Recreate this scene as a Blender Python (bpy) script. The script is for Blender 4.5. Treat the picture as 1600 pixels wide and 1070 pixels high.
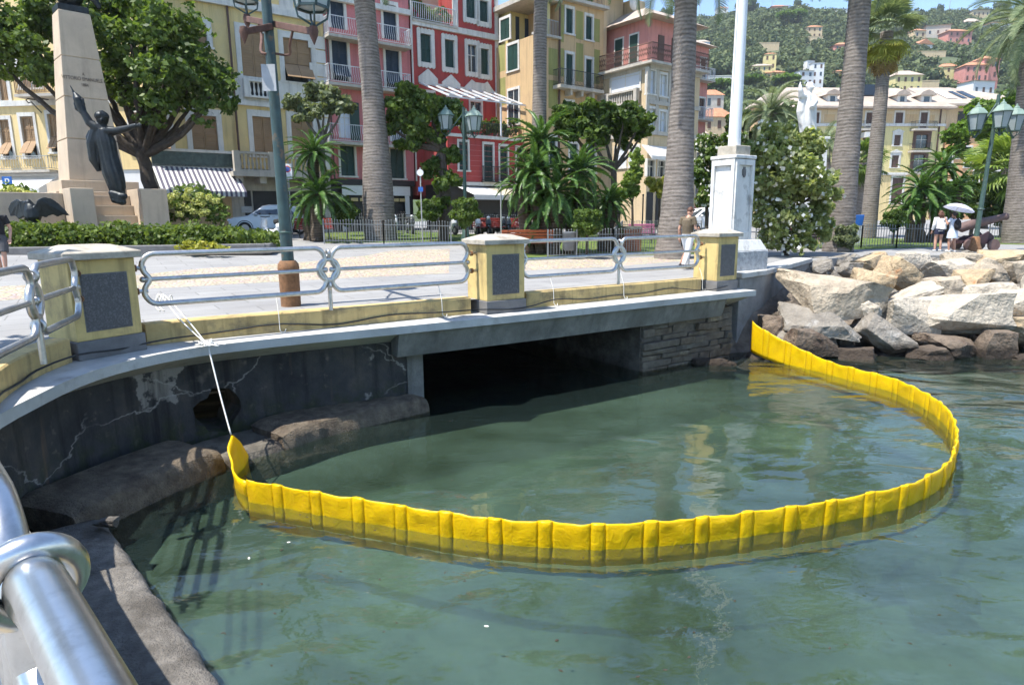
import bpy, bmesh, math, random
import numpy as np
from mathutils import Vector, Matrix, Euler, noise
R = math.radians
rng = random.Random(7)
for o in list(bpy.data.objects): bpy.data.objects.remove(o, do_unlink=True)
scene = bpy.context.scene
col = scene.collection

# ------------------------------------------------------------------ camera
FPX, PITCH, ROLL, CAMZ = 1010.0, 10.9, -0.45, 1.5
cam_data = bpy.data.cameras.new('camera')
cam_data.sensor_width = 36; cam_data.sensor_fit = 'HORIZONTAL'
cam_data.lens = FPX * 36 / 1600; cam_data.clip_start = 0.05; cam_data.clip_end = 6000
cam = bpy.data.objects.new('camera', cam_data); col.objects.link(cam)
CAMR = Matrix.Rotation(R(90 - PITCH), 3, 'X') @ Matrix.Rotation(R(ROLL), 3, 'Z')
cam.matrix_world = Matrix.Translation((0, 0, CAMZ)) @ CAMR.to_4x4()
scene.camera = cam
# ------------------------------------------------------------------ sky and sun
SUN_EL, SUN_AZ = 65.0, (-0.87, -0.5)
sd = Vector((SUN_AZ[0], SUN_AZ[1], 0)).normalized() * math.cos(R(SUN_EL)); sd.z = math.sin(R(SUN_EL))
world = bpy.data.worlds.new('World'); scene.world = world; world.use_nodes = True
wn = world.node_tree; bgn = wn.nodes['Background']
sky_tex = wn.nodes.new('ShaderNodeTexSky'); sky_tex.sky_type = 'NISHITA'; sky_tex.sun_disc = False
sky_tex.sun_elevation = R(SUN_EL); sky_tex.sun_rotation = math.atan2(sd.x, sd.y)
sky_tex.air_density = 1.0; sky_tex.dust_density = 0.2; sky_tex.ozone_density = 4.0
wn.links.new(sky_tex.outputs[0], bgn.inputs[0]); bgn.inputs[1].default_value = 0.15
sun_l = bpy.data.lights.new('sun', 'SUN'); sun_l.energy = 4.8; sun_l.angle = R(0.5); sun_l.color = (1, .955, .88)
sun = bpy.data.objects.new('sun', sun_l); col.objects.link(sun)
sun.rotation_euler = sd.to_track_quat('Z', 'Y').to_euler(); sun.location = sd * 60
vs = scene.view_settings; vs.view_transform = 'Standard'; vs.look = 'None'; vs.gamma = 1; vs.exposure = 0.98
vs.use_curve_mapping = False
scene.render.engine = 'CYCLES'
scene.cycles.max_bounces = 6; scene.cycles.diffuse_bounces = 3; scene.cycles.glossy_bounces = 3; scene.cycles.transparent_max_bounces = 10; scene.cycles.volume_bounces = 0
scene.cycles.use_adaptive_sampling = True; scene.cycles.adaptive_threshold = .03
scene.cycles.caustics_reflective = False; scene.cycles.caustics_refractive = False

# ------------------------------------------------------------------ projection of measured image points
def ray(px, py): return CAMR @ Vector(((px - 800) / FPX, -(py - 535) / FPX, -1))
def onz(px, py, z):
    d = ray(px, py); t = (z - CAMZ) / d.z; return Vector((d.x * t, d.y * t, z))
def ony(px, py, Y):
    d = ray(px, py); t = Y / d.y; return Vector((d.x * t, Y, CAMZ + d.z * t))
def sstep(a, b, x):
    t = min(1, max(0, (x - a) / (b - a))); return t * t * (3 - 2 * t)
def gz(x, y): return 0.75 * sstep(13, 36, -.6 * x + .8 * y)
def ong(px, py):
    z = 0
    for _ in range(12): p = onz(px, py, z); z = .5 * z + .5 * gz(p.x, p.y)
    p = onz(px, py, z); p.z = gz(p.x, p.y); return p
def gpt(px, Y):
    """ground point in column px at depth Y"""
    p = ony(px, 340, Y); return Vector((p.x, p.y, gz(p.x, p.y)))

# ------------------------------------------------------------------ materials
MAT = {}
def lin(c):
    return tuple(((x / 255 + .055) / 1.055) ** 2.4 if x > 10 else x / 255 / 12.92 for x in c)
class NT:
    def __init__(s, name):
        m = bpy.data.materials.new(name); m.use_nodes = True; s.m = m; s.t = m.node_tree
        s.b = s.t.nodes['Principled BSDF']; s.out = s.t.nodes['Material Output']
    def n(s, typ, **k):
        x = s.t.nodes.new('ShaderNode' + typ)
        for a, v in k.items():
            if a.startswith('i_'): x.inputs[a[2:].replace('_', ' ')].default_value = v
            else: setattr(x, a, v)
        return x
    def l(s, a, b): s.t.links.new(a, b)
    def noise(s, scale, detail=4, rough=.55, vec=None, dist=0):
        x = s.n('TexNoise'); x.inputs['Scale'].default_value = scale; x.inputs['Detail'].default_value = detail
        x.inputs['Roughness'].default_value = rough; x.inputs['Distortion'].default_value = dist
        s.l(vec or s.obj(), x.inputs['Vector']); return x
    def obj(s):
        if not hasattr(s, '_g'): s._g = s.n('NewGeometry')
        return s._g.outputs['Position']
    def ramp(s, fac, stops):
        x = s.n('ValToRGB'); e = x.color_ramp.elements
        while len(e) < len(stops): e.new(.5)
        for i, (p, c) in enumerate(stops):
            e[i].position = p; e[i].color = (*c, 1) if len(c) == 3 else c
        s.l(fac, x.inputs[0]); return x.outputs[0]
    def mix(s, fac, a, b, mode='MIX'):
        x = s.n('MixRGB', blend_type=mode)
        for i, v in ((0, fac), (1, a), (2, b)):
            if hasattr(v, 'is_output'): s.l(v, x.inputs[i])
            else: x.inputs[i].default_value = v if i == 0 else (*v, 1)
        return x.outputs[0]
    def bump(s, h, strength=.5, dist=.02, normal=None):
        x = s.n('Bump'); x.inputs['Strength'].default_value = strength; x.inputs['Distance'].default_value = dist
        s.l(h, x.inputs['Height'])
        if normal: s.l(normal, x.inputs['Normal'])
        return x.outputs[0]
def mat(name, c, rough=.7, metal=0, var=.18, vs=3.0, bump=.15, bs=30, bd=.01, c2=None, c2s=1.2, c2p=(.52, .68), trans=0, spec=None, streak=0):
    """plain surface: base colour with two scales of mottling, optional second colour in patches"""
    if name in MAT: return MAT[name]
    t = NT(name); b = t.b
    n1 = t.noise(vs, 6, .6)
    lo = tuple(x * (1 - var) for x in c); hi = tuple(min(1, x * (1 + var)) for x in c)
    colr = t.ramp(n1.outputs[0], [(.3, lo), (.7, hi)])
    if c2:
        n2 = t.noise(c2s, 5, .65)
        f = t.ramp(n2.outputs[0], [(c2p[0], (0, 0, 0)), (c2p[1], (1, 1, 1))])
        colr = t.mix(f, colr, c2)
    if streak:
        mp = t.n('Mapping'); mp.inputs['Scale'].default_value = (5, 5, .35); t.l(t.obj(), mp.inputs[0])
        n3 = t.noise(1.0, 4, .6, mp.outputs[0])
        f = t.ramp(n3.outputs[0], [(.5, (0, 0, 0)), (.75, (streak,) * 3)])
        colr = t.mix(f, colr, tuple(x * .35 for x in c))
    t.l(colr, b.inputs['Base Color'])
    b.inputs['Roughness'].default_value = rough; b.inputs['Metallic'].default_value = metal
    if spec is not None: b.inputs['Specular IOR Level'].default_value = spec
    if bump:
        n4 = t.noise(bs, 5, .6); t.l(t.bump(n4.outputs[0], bump, bd), b.inputs['Normal'])
    if trans:
        tr = t.n('BsdfTranslucent'); t.l(colr, tr.inputs[0]); mx = t.n('MixShader'); mx.inputs[0].default_value = trans
        t.l(b.outputs[0], mx.inputs[1]); t.l(tr.outputs[0], mx.inputs[2]); t.l(mx.outputs[0], t.out.inputs[0])
    MAT[name] = t.m; return t.m
def leafmat(name, c, c2, trans=.48, rough=.5, scale=.9):
    if name in MAT: return MAT[name]
    t = NT(name)
    n1 = t.noise(scale, 3, .6); t.obj(); isl = t._g.outputs['Random Per Island']
    f = t.mix(.42, n1.outputs[0], isl)
    colr = t.ramp(f, [(.28, c), (.70, c2)])
    t.l(colr, t.b.inputs['Base Color']); t.b.inputs['Roughness'].default_value = rough
    t.b.inputs['Specular IOR Level'].default_value = .35
    tr = t.n('BsdfTranslucent'); br = t.mix(1, colr, (1.0, 1.0, .55), 'MULTIPLY'); t.l(br, tr.inputs[0])
    mx = t.n('MixShader'); mx.inputs[0].default_value = trans
    t.l(t.b.outputs[0], mx.inputs[1]); t.l(tr.outputs[0], mx.inputs[2]); t.l(mx.outputs[0], t.out.inputs[0])
    MAT[name] = t.m; return t.m

# ------------------------------------------------------------------ mesh builder
class MB:
    def __init__(s): s.v = []; s.f = []
    def add(s, vs, fs):
        o = len(s.v); s.v += [tuple(v) for v in vs]; s.f += [[i + o for i in f] for f in fs]; return s
    def box(s, x0, x1, y0, y1, z0, z1):
        return s.add([(x0, y0, z0), (x1, y0, z0), (x1, y1, z0), (x0, y1, z0), (x0, y0, z1), (x1, y0, z1), (x1, y1, z1), (x0, y1, z1)],
              [(0, 3, 2, 1), (4, 5, 6, 7), (0, 1, 5, 4), (1, 2, 6, 5), (2, 3, 7, 6), (3, 0, 4, 7)])
    def obox(s, c, a, b, d):
        c, a, b, d = Vector(c), Vector(a), Vector(b), Vector(d)
        return s.add([c - a - b - d, c + a - b - d, c + a + b - d, c - a + b - d, c - a - b + d, c + a - b + d, c + a + b + d, c - a + b + d],
              [(0, 3, 2, 1), (4, 5, 6, 7), (0, 1, 5, 4), (1, 2, 6, 5), (2, 3, 7, 6), (3, 0, 4, 7)])
    def bar(s, p, q, w, h, up=(0, 0, 1)):
        p, q = Vector(p), Vector(q); d = q - p; a = d.normalized(); u = Vector(up)
        if abs(a.dot(u)) > .98: u = Vector((1, 0, 0))
        b = a.cross(u).normalized(); c = b.cross(a)
        return s.obox((p + q) / 2, d / 2, b * w / 2, c * h / 2)
    def tube(s, pts, r, n=8, closed=False):
        pts = [Vector(p) for p in pts]; m = len(pts)
        rs = r if isinstance(r, (list, tuple)) else [r] * m
        T = []
        for i in range(m):
            a = pts[(i - 1) % m] if (closed or i > 0) else pts[i]
            b = pts[(i + 1) % m] if (closed or i < m - 1) else pts[i]
            T.append((b - a).normalized() if (b - a).length > 1e-9 else Vector((0, 0, 1)))
        up = Vector((0, 0, 1)) if abs(T[0].z) < .9 else Vector((1, 0, 0))
        N = T[0].cross(up).normalized(); o = len(s.v)
        for i in range(m):
            if i:
                ax = T[i - 1].cross(T[i])
                if ax.length > 1e-6: N = Matrix.Rotation(T[i - 1].angle(T[i]), 3, ax.normalized()) @ N
            N = (N - T[i] * N.dot(T[i])).normalized(); B = T[i].cross(N)
            for k in range(n):
                a = 2 * math.pi * k / n; s.v.append(tuple(pts[i] + (N * math.cos(a) + B * math.sin(a)) * rs[i]))
        for i in range(m if closed else m - 1):
            j = (i + 1) % m
            for k in range(n):
                k2 = (k + 1) % n; s.f.append([o + i * n + k, o + i * n + k2, o + j * n + k2, o + j * n + k])
        if not closed:
            s.f.append([o + k for k in range(n)][::-1]); s.f.append([o + (m - 1) * n + k for k in range(n)])
        return s
    def lathe(s, prof, n=16, c=(0, 0, 0)):
        o = len(s.v)
        for r, z in prof:
            for k in range(n):
                a = 2 * math.pi * k / n; s.v.append((c[0] + r * math.cos(a), c[1] + r * math.sin(a), c[2] + z))
        for i in range(len(prof) - 1):
            for k in range(n):
                k2 = (k + 1) % n; s.f.append([o + i * n + k, o + i * n + k2, o + (i + 1) * n + k2, o + (i + 1) * n + k])
        s.f.append([o + k for k in range(n)][::-1]); s.f.append([o + (len(prof) - 1) * n + k for k in range(n)]); return s
    def frust(s, c, a0, b0, a1, b1, z0, z1):
        """rectangular frustum; half sizes a,b at bottom and top"""
        x, y = c[0], c[1]
        return s.add([(x - a0, y - b0, z0), (x + a0, y - b0, z0), (x + a0, y + b0, z0), (x - a0, y + b0, z0),
               (x - a1, y - b1, z1), (x + a1, y - b1, z1), (x + a1, y + b1, z1), (x - a1, y + b1, z1)],
              [(0, 3, 2, 1), (4, 5, 6, 7), (0, 1, 5, 4), (1, 2, 6, 5), (2, 3, 7, 6), (3, 0, 4, 7)])
    def prism(s, poly, z0, z1):
        n = len(poly); vs = [(p[0], p[1], z0) for p in poly] + [(p[0], p[1], z1) for p in poly]
        return s.add(vs, [list(range(n))[::-1], list(range(n, 2 * n))] + [[i, (i + 1) % n, n + (i + 1) % n, n + i] for i in range(n)])
    def prismy(s, poly, y0, y1):
        """poly in (x,z), extruded in y"""
        n = len(poly); vs = [(p[0], y0, p[1]) for p in poly] + [(p[0], y1, p[1]) for p in poly]
        return s.add(vs, [list(range(n)), list(range(n, 2 * n))[::-1]] + [[(i + 1) % n, i, n + i, n + (i + 1) % n] for i in range(n)])
    def ell(s, c, r, nu=10, nv=7, rot=None):
        o = len(s.v); c = Vector(c); r = (r, r, r) if isinstance(r, (int, float)) else r
        for j in range(nv + 1):
            th = math.pi * j / nv
            for i in range(nu):
                a = 2 * math.pi * i / nu
                p = Vector((r[0] * math.sin(th) * math.cos(a), r[1] * math.sin(th) * math.sin(a), r[2] * math.cos(th)))
                s.v.append(tuple(c + (rot @ p if rot else p)))
        for j in range(nv):
            for i in range(nu):
                i2 = (i + 1) % nu; s.f.append([o + j * nu + i, o + (j + 1) * nu + i, o + (j + 1) * nu + i2, o + j * nu + i2])
        return s
    def build(s, name, m, parent=None, smooth=False, W=False, bevel=0, auto=None):
        me = bpy.data.meshes.new(name)
        vs = s.v
        if W and parent is not None:
            inv = pmat(parent).inverted(); vs = [tuple(inv @ Vector(v)) for v in vs]
        me.from_pydata(vs, [], s.f); me.validate(); 
        return mk(name, me, m, parent, smooth, bevel, auto)
def pmat(o):
    m = Matrix.Translation(o.location) @ o.rotation_euler.to_matrix().to_4x4() @ Matrix.Diagonal((*o.scale, 1))
    return pmat(o.parent) @ m if o.parent else m
def mk(name, me, m, parent=None, smooth=False, bevel=0, auto=None):
    me.materials.append(MAT[m] if isinstance(m, str) else m)
    o = bpy.data.objects.new(name, me); col.objects.link(o)
    if parent is not None: o.parent = parent
    if smooth or auto:
        me.polygons.foreach_set('use_smooth', [True] * len(me.polygons))
        if auto: me.set_sharp_from_angle(angle=R(auto))
    if bevel:
        b = o.modifiers.new('b', 'BEVEL'); b.width = bevel; b.segments = 2; b.limit_method = 'ANGLE'; b.angle_limit = R(40)
    return o
def np_mesh(name, V, F, m, parent=None, smooth=False):
    """fast mesh from arrays; F has a constant number of corners"""
    me = bpy.data.meshes.new(name); k = F.shape[1]
    me.vertices.add(len(V)); me.vertices.foreach_set('co', V.astype(np.float32).ravel())
    me.loops.add(F.size); me.loops.foreach_set('vertex_index', F.astype(np.int32).ravel())
    me.polygons.add(len(F)); me.polygons.foreach_set('loop_start', np.arange(0, F.size, k, dtype=np.int32))
    me.update(calc_edges=True)
    return mk(name, me, m, parent, smooth)
def tag(o, label=None, cat=None, group=None, kind=None):
    if label: o['label'] = label
    if cat: o['category'] = cat
    if group: o['group'] = group
    if kind: o['kind'] = kind
    return o
def thing(name, label, cat, loc=(0, 0, 0), rz=0, group=None):
    o = bpy.data.objects.new(name, None); col.objects.link(o); o.empty_display_size = .2
    o.location = loc; o.rotation_euler = (0, 0, rz); return tag(o, label, cat, group)
def struct(o): o['kind'] = 'structure'; return o
def copy_tree(o, parent=None):
    c = o.copy(); col.objects.link(c); c.parent = parent
    for ch in list(o.children): copy_tree(ch, c)
    return c
def catmull(pts, step):
    """smooth curve through points, resampled evenly"""
    P = [Vector(p) for p in pts]; P = [P[0] * 2 - P[1]] + P + [P[-1] * 2 - P[-2]]; out = []
    for i in range(1, len(P) - 2):
        for k in range(16):
            t = k / 16; a, b, c, d = P[i - 1:i + 3]
            out.append(.5 * ((2 * b) + (c - a) * t + (2 * a - 5 * b + 4 * c - d) * t * t + (3 * b - a - 3 * c + d) * t ** 3))
    out.append(P[-2])
    return resample(out, step)
def resample(out, step):
    L = [0]
    for a, b in zip(out, out[1:]): L.append(L[-1] + (b - a).length)
    n = max(2, int(round(L[-1] / step))); res = []; j = 0
    for k in range(n + 1):
        d = L[-1] * k / n
        while j < len(L) - 2 and L[j + 1] < d: j += 1
        t = (d - L[j]) / max(1e-9, L[j + 1] - L[j]); res.append(out[j].lerp(out[j + 1], t))
    return res
# ================================================================== materials of the quay
ZW, ZL = -1.88, -0.25
mat('concrete_light', (.46, .45, .42), .85, var=.2, vs=1.4, bump=.5, bs=40, c2=(.24, .22, .19), c2s=2.2, c2p=(.55, .8))
mat('stone_cap', (.43, .385, .31), .85, var=.2, vs=5, bump=.4, bs=50, c2=(.22, .19, .15), c2s=3.5, c2p=(.48, .72))
mat('yellow_plaster', (.60, .45, .18), .85, var=.14, vs=2.5, bump=.3, bs=35, c2=(.27, .19, .10), c2s=2.6, c2p=(.52, .78), streak=.85)
mat('yellow_band', (.52, .38, .16), .9, var=.2, vs=2.5, bump=.4, bs=30, c2=(.13, .11, .08), c2s=2.6, c2p=(.52, .75), streak=.8)
mat('granite_plaque', (.055, .056, .062), .5, var=.35, vs=60, bump=.2, bs=120, c2=(.11, .11, .12), c2s=40, c2p=(.5, .6))
mat('grey_plinth', (.16, .155, .15), .9, var=.2, vs=5, bump=.4, bs=40)
mat('steel', (.50, .50, .49), .40, metal=1, var=.12, vs=20, bump=.06, bs=160, c2=(.30, .29, .27), c2s=7, c2p=(.5, .8))
mat('steel_near', (.62, .62, .61), .28, metal=1, var=.06, vs=40, bump=.04, bs=300, c2=(.36, .35, .33), c2s=16, c2p=(.5, .8))
mat('rusty_iron', (.22, .11, .05), .85, var=.35, vs=14, bump=.4, bs=60)
mat('black_rubber', (.015, .015, .016), .55, bump=0); mat('black_void', (.002, .002, .002), 1, bump=0, spec=0)
mat('white_rope', (.72, .71, .66), .8, var=.1, vs=60, bump=.5, bs=300, bd=.004)
mat('dark_stone', (.13, .115, .09), .95, var=.4, vs=3.5, bump=1, bs=14, bd=.04, c2=(.06, .05, .04), c2s=2.2, c2p=(.45, .65))
mat('footing_stone', (.155, .122, .085), .9, var=.45, vs=7, bump=1, bs=38, bd=.05, c2=(.065, .046, .032), c2s=3, c2p=(.5, .7))
mat('shelf_concrete', (.18, .165, .145), .95, var=.35, vs=9, bump=1, bs=45, bd=.03, c2=(.09, .08, .068), c2s=2.5, c2p=(.45, .65))
mat('wall_concrete', (.21, .205, .185), .92, var=.3, vs=1.6, bump=.7, bs=25, bd=.02, c2=(.12, .115, .10), c2s=1.3, c2p=(.45, .7), streak=.6)
mat('asphalt', (.12, .12, .12), .9, var=.2, vs=2, bump=.3, bs=60)
def wall_material():
    t = NT('old_quay_plaster'); b = t.b
    n1 = t.noise(1.6, 6, .65); n2 = t.noise(5, 5, .6); n3 = t.noise(1.1, 6, .7)
    c = t.ramp(n1.outputs[0], [(.28, (.026, .026, .028)), (.5, (.056, .055, .055)), (.74, (.115, .10, .082))])
    c = t.mix(t.ramp(n2.outputs[0], [(.6, (0, 0, 0)), (.72, (.6, .6, .6))]), c, (.23, .20, .16))
    # flaked pale patches and thin cracks
    n4 = t.noise(.75, 8, .62)
    c = t.mix(t.ramp(n4.outputs[0], [(.615, (0, 0, 0)), (.63, (1, 1, 1))]), c, (.30, .28, .25))
    mp = t.n('Mapping'); mp.inputs['Scale'].default_value = (1, 1, 1.7); t.l(t.obj(), mp.inputs[0])
    wn_ = t.noise(2.0, 4, .6, mp.outputs[0]); vv = t.mix(.35, mp.outputs[0], wn_.outputs[1])
    vo = t.n('TexVoronoi', feature='DISTANCE_TO_EDGE'); vo.inputs['Scale'].default_value = .8; t.l(vv, vo.inputs['Vector'])
    mp2 = t.n('Mapping'); mp2.inputs['Scale'].default_value = (4, 4, .3); t.l(t.obj(), mp2.inputs[0]); sk = t.noise(1.0, 5, .6, mp2.outputs[0]); c = t.mix(t.ramp(sk.outputs[0], [(.50, (0, 0, 0)), (.66, (.85,) * 3)]), c, (.013, .013, .014)); c = t.mix(t.ramp(sk.outputs[0], [(.26, (.6,) * 3), (.38, (0, 0, 0))]), c, (.20, .13, .075))
    crack = t.ramp(vo.outputs['Distance'], [(.0, (.8, .8, .8)), (.010, (0, 0, 0))])
    nn = t.noise(.9, 2, .5); cm = t.mix(1, crack, t.ramp(nn.outputs[0], [(.38, (0, 0, 0)), (.5, (1, 1, 1))]), 'MULTIPLY')
    c = t.mix(cm, c, (.40, .385, .35))
    # tide growth near the water (height above the water is a property of the wall)
    sx = t.n('SeparateXYZ'); t.l(t.obj(), sx.inputs[0])
    ma = t.n('MapRange'); ma.inputs[1].default_value = ZW + .75; ma.inputs[2].default_value = ZW + .1; t.l(sx.outputs[2], ma.inputs[0])
    g = t.mix(1, ma.outputs[0], t.ramp(n2.outputs[0], [(.42, (0, 0, 0)), (.6, (1, 1, 1))]), 'MULTIPLY')
    c = t.mix(g, c, (.035, .045, .014))
    t.l(c, b.inputs['Base Color']); b.inputs['Roughness'].default_value = .93
    t.l(t.bump(t.noise(18, 6, .65).outputs[0], .8, .03, t.bump(n4.outputs[0], .6, .06)), b.inputs['Normal'])
    MAT['quay_plaster'] = t.m
wall_material()
def ground_materials():
    t = NT('promenade_paving'); b = t.b
    br = t.n('TexBrick'); br.inputs['Scale'].default_value = 1; br.inputs['Mortar Size'].default_value = .012
    br.inputs['Brick Width'].default_value = 1.2; br.inputs['Row Height'].default_value = .6
    br.inputs[1].default_value = (.285, .28, .27, 1); br.inputs[2].default_value = (.23, .225, .22, 1); br.inputs[3].default_value = (.11, .105, .10, 1)
    mp = t.n('Mapping'); mp.inputs['Rotation'].default_value = (0, 0, R(-33)); t.l(t.obj(), mp.inputs[0]); t.l(mp.outputs[0], br.inputs[0])
    n = t.noise(.8, 6, .6); c = t.mix(.35, br.outputs[0], t.ramp(n.outputs[0], [(.3, (.17, .165, .16)), (.7, (.33, .325, .31))]))
    t.l(c, b.inputs['Base Color']); b.inputs['Roughness'].default_value = .9
    t.l(t.bump(t.noise(60, 4).outputs[0], .3, .006), b.inputs['Normal']); MAT['paving'] = t.m
    t = NT('beige_cobbles'); b = t.b
    vo = t.n('TexVoronoi'); vo.inputs['Scale'].default_value = 8; t.l(t.obj(), vo.inputs[0])
    ed = t.n('TexVoronoi', feature='DISTANCE_TO_EDGE'); ed.inputs['Scale'].default_value = 8; t.l(t.obj(), ed.inputs[0])
    c = t.mix(.45, (.46, .37, .26), vo.outputs['Color']); c = t.mix(.75, c, (.40, .34, .255))
    c = t.mix(t.ramp(ed.outputs['Distance'], [(.0, (1, 1, 1)), (.16, (0, 0, 0))]), c, (.20, .16, .11))
    n = t.noise(.7, 5, .6); c = t.mix(t.ramp(n.outputs[0], [(.5, (0, 0, 0)), (.75, (.5, .5, .5))]), c, (.45, .40, .33))
    t.l(c, b.inputs['Base Color']); b.inputs['Roughness'].default_value = .9
    t.l(t.bump(ed.outputs['Distance'], .8, .05), b.inputs['Normal']); MAT['cobbles'] = t.m
    mat('grass', (.10, .16, .025), .9, var=.4, vs=2.0, bump=1, bs=50, bd=.05, c2=(.20, .19, .05), c2s=.9, c2p=(.5, .75))
    mat('dry_earth', (.16, .15, .09), .95, var=.3, vs=.05, bump=0)
ground_materials()

# ================================================================== the land sheet, water, sea bed
band_c = [(16, -16), (6, -5.9), (3, -2.85), (-.39, .55), (-1.03, 1.2), (-2.5, 2.75), (-4.1, 4.5), (-5.2, 6.2), (-5.64, 7.6), (-5.6, 8.65), (-5.05, 9.35), (-4.1, 9.98),
          (-3.2, 10.5), (-2, 11.25), (-.45, 12.28), (2.3, 14.05), (5.1, 15.88), (5.75, 16.3)]
outer_c = [(16.2, -15.8), (6.2, -5.7), (3.2, -2.65), (-.22, .74), (-.86, 1.37), (-2.3, 2.95), (-3.75, 4.45), (-4.62, 5.45), (-4.9, 6.5), (-5.0, 7.42), (-4.86, 8.15), (-4.5, 8.8),
           (-3.9, 9.32), (-3.16, 9.8), (-1.79, 10.6), (.6, 12.05), (2.6, 13.35), (5.87, 15.45)]
NB = 150
def even(c, n):
    p = catmull([(x, y, 0) for x, y in c], .05); return resample(p, sum((a - b).length for a, b in zip(p, p[1:])) / n)[:n + 1]
BAND = even(band_c, NB); OUT = even(outer_c, NB)
land_edge = [(p.x, p.y) for p in BAND] + [(5.9, 16.5), (7.6, 18.8), (9.6, 21.6), (11.6, 23.2), (15, 24.0), (20, 24.0), (28, 23.5), (60, 22), (400, 15)]
def land():
    # one sheet from the quay edge back to the far hills; rows follow the inland direction
    far = 2600; V = []; F = []; rows = [0, .6, 1.5, 3, 5, 8, 11, 14, 17, 20, 23, 26, 30, 36, 60, 150, 500, far]
    for (x, y) in land_edge:
        for r in rows:
            if r == 0: V.append((x, y, gz(x, y))); continue
            t = min(1, r / 60)
            # drift towards a common fan so that rows never cross
            dx, dy = -.6, .8
            if x > 8: dx = -.6 * (1 - min(1, (x - 8) / 12)); dy = 1
            if y < 3: dx, dy = -1.2, -.2 + y * .2 if y > 0 else -.2
            X, Y = x + dx * r, y + dy * r; V.append((X, Y, gz(X, Y)))
    n = len(rows)
    for i in range(len(land_edge) - 1):
        for j in range(n - 1): F.append((i * n + j, (i + 1) * n + j, (i + 1) * n + j + 1, i * n + j + 1))
    return MB().add(V, F)
# ground: simple earcut polygon near, subdivided by a grid so that it follows the gentle rise
def ground_sheet():
    bm = bmesh.new()
    poly = land_edge + [(2600, 15), (2600, 2600), (-2600, 2600), (-2600, -2600), (16, -2600)]
    vs_ = [bm.verts.new((x, y, 0)) for x, y in poly]
    f = bm.faces.new(vs_); bmesh.ops.triangulate(bm, faces=[f])
    # cut along lines of constant inland distance so that the rise has vertices
    for s_ in [13 + 23 * k / 10 for k in range(11)]:
        bmesh.ops.bisect_plane(bm, geom=bm.verts[:] + bm.edges[:] + bm.faces[:], plane_co=Vector((-.6, .8, 0)) * s_, plane_no=Vector((-.6, .8, 0)))
    for v in bm.verts: v.co.z = gz(v.co.x, v.co.y)
    bmesh.ops.recalc_face_normals(bm, faces=bm.faces[:])
    me = bpy.data.meshes.new('promenade'); bm.to_mesh(me); bm.free()
    if me.polygons[0].normal.z < 0: me.flip_normals()
    return mk('promenade', me, 'paving')
struct(ground_sheet())
def sheet(name, pix, m, dz, world=False, kind='structure'):
    """a sheet laid on the ground, outlined by image points of its border"""
    pts = pix if world else [ong(*p) for p in pix]
    bm = bmesh.new(); f = bm.faces.new([bm.verts.new((p[0], p[1], 0)) for p in pts]); bmesh.ops.triangulate(bm, faces=[f])
    for s_ in [13 + 23 * k / 10 for k in range(11)]:
        bmesh.ops.bisect_plane(bm, geom=bm.verts[:] + bm.edges[:] + bm.faces[:], plane_co=Vector((-.6, .8, 0)) * s_, plane_no=Vector((-.6, .8, 0)))
    for v in bm.verts: v.co.z = gz(v.co.x, v.co.y) + dz
    me = bpy.data.meshes.new(name); bmesh.ops.recalc_face_normals(bm, faces=bm.faces[:]); bm.to_mesh(me); bm.free()
    if me.polygons[0].normal.z < 0: me.flip_normals()
    o = mk(name, me, m); o['kind'] = kind; return o
def wob(pts, n=6, a=.12):
    out = []
    for p, q in zip(pts, pts[1:] + pts[:1]):
        for k in range(n):
            t = k / n; x = p[0] * (1 - t) + q[0] * t; y = p[1] * (1 - t) + q[1] * t
            out.append((x + rng.uniform(-a, a) * 12, y + rng.uniform(-a, a) * 2))
    return out
sheet('cobble_path', wob([(150, 437), (300, 421), (470, 410), (570, 400), (610, 392), (702, 389), (702, 427), (480, 438), (160, 455)]), 'cobbles', .004)
sheet('cobble_path', wob([(-60, 452), (90, 442), (90, 462), (-60, 476)]), 'cobbles', .004)
sheet('cobble_path', wob([(805, 405), (960, 403), (1098, 400), (1098, 407), (960, 418), (805, 424)]), 'cobbles', .004)
sheet('street', [(-19, 17, 0), (-16, 26, 0), (-7, 35.2, 0), (2, 42, 0), (12, 50, 0), (24, 62, 0), (21, 66, 0), (8, 56, 0), (-12, 41, 0), (-30, 25, 0)], 'asphalt', .004, True)
LAWN = [[(508, 380), (640, 379), (700, 381), (700, 364), (640, 360), (508, 363)],
        [(700, 380), (820, 403), (900, 402), (1100, 397), (1100, 376), (1020, 368), (930, 366), (820, 366), (702, 366)],
        [(1180, 386), (1345, 390), (1470, 386), (1470, 374), (1345, 372), (1180, 372)],
        [(1536, 381), (1680, 385), (1700, 370), (1600, 367), (1540, 369)]]
for pl in LAWN: sheet('lawn', wob(pl, 5, .05), 'grass', .008)

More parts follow.
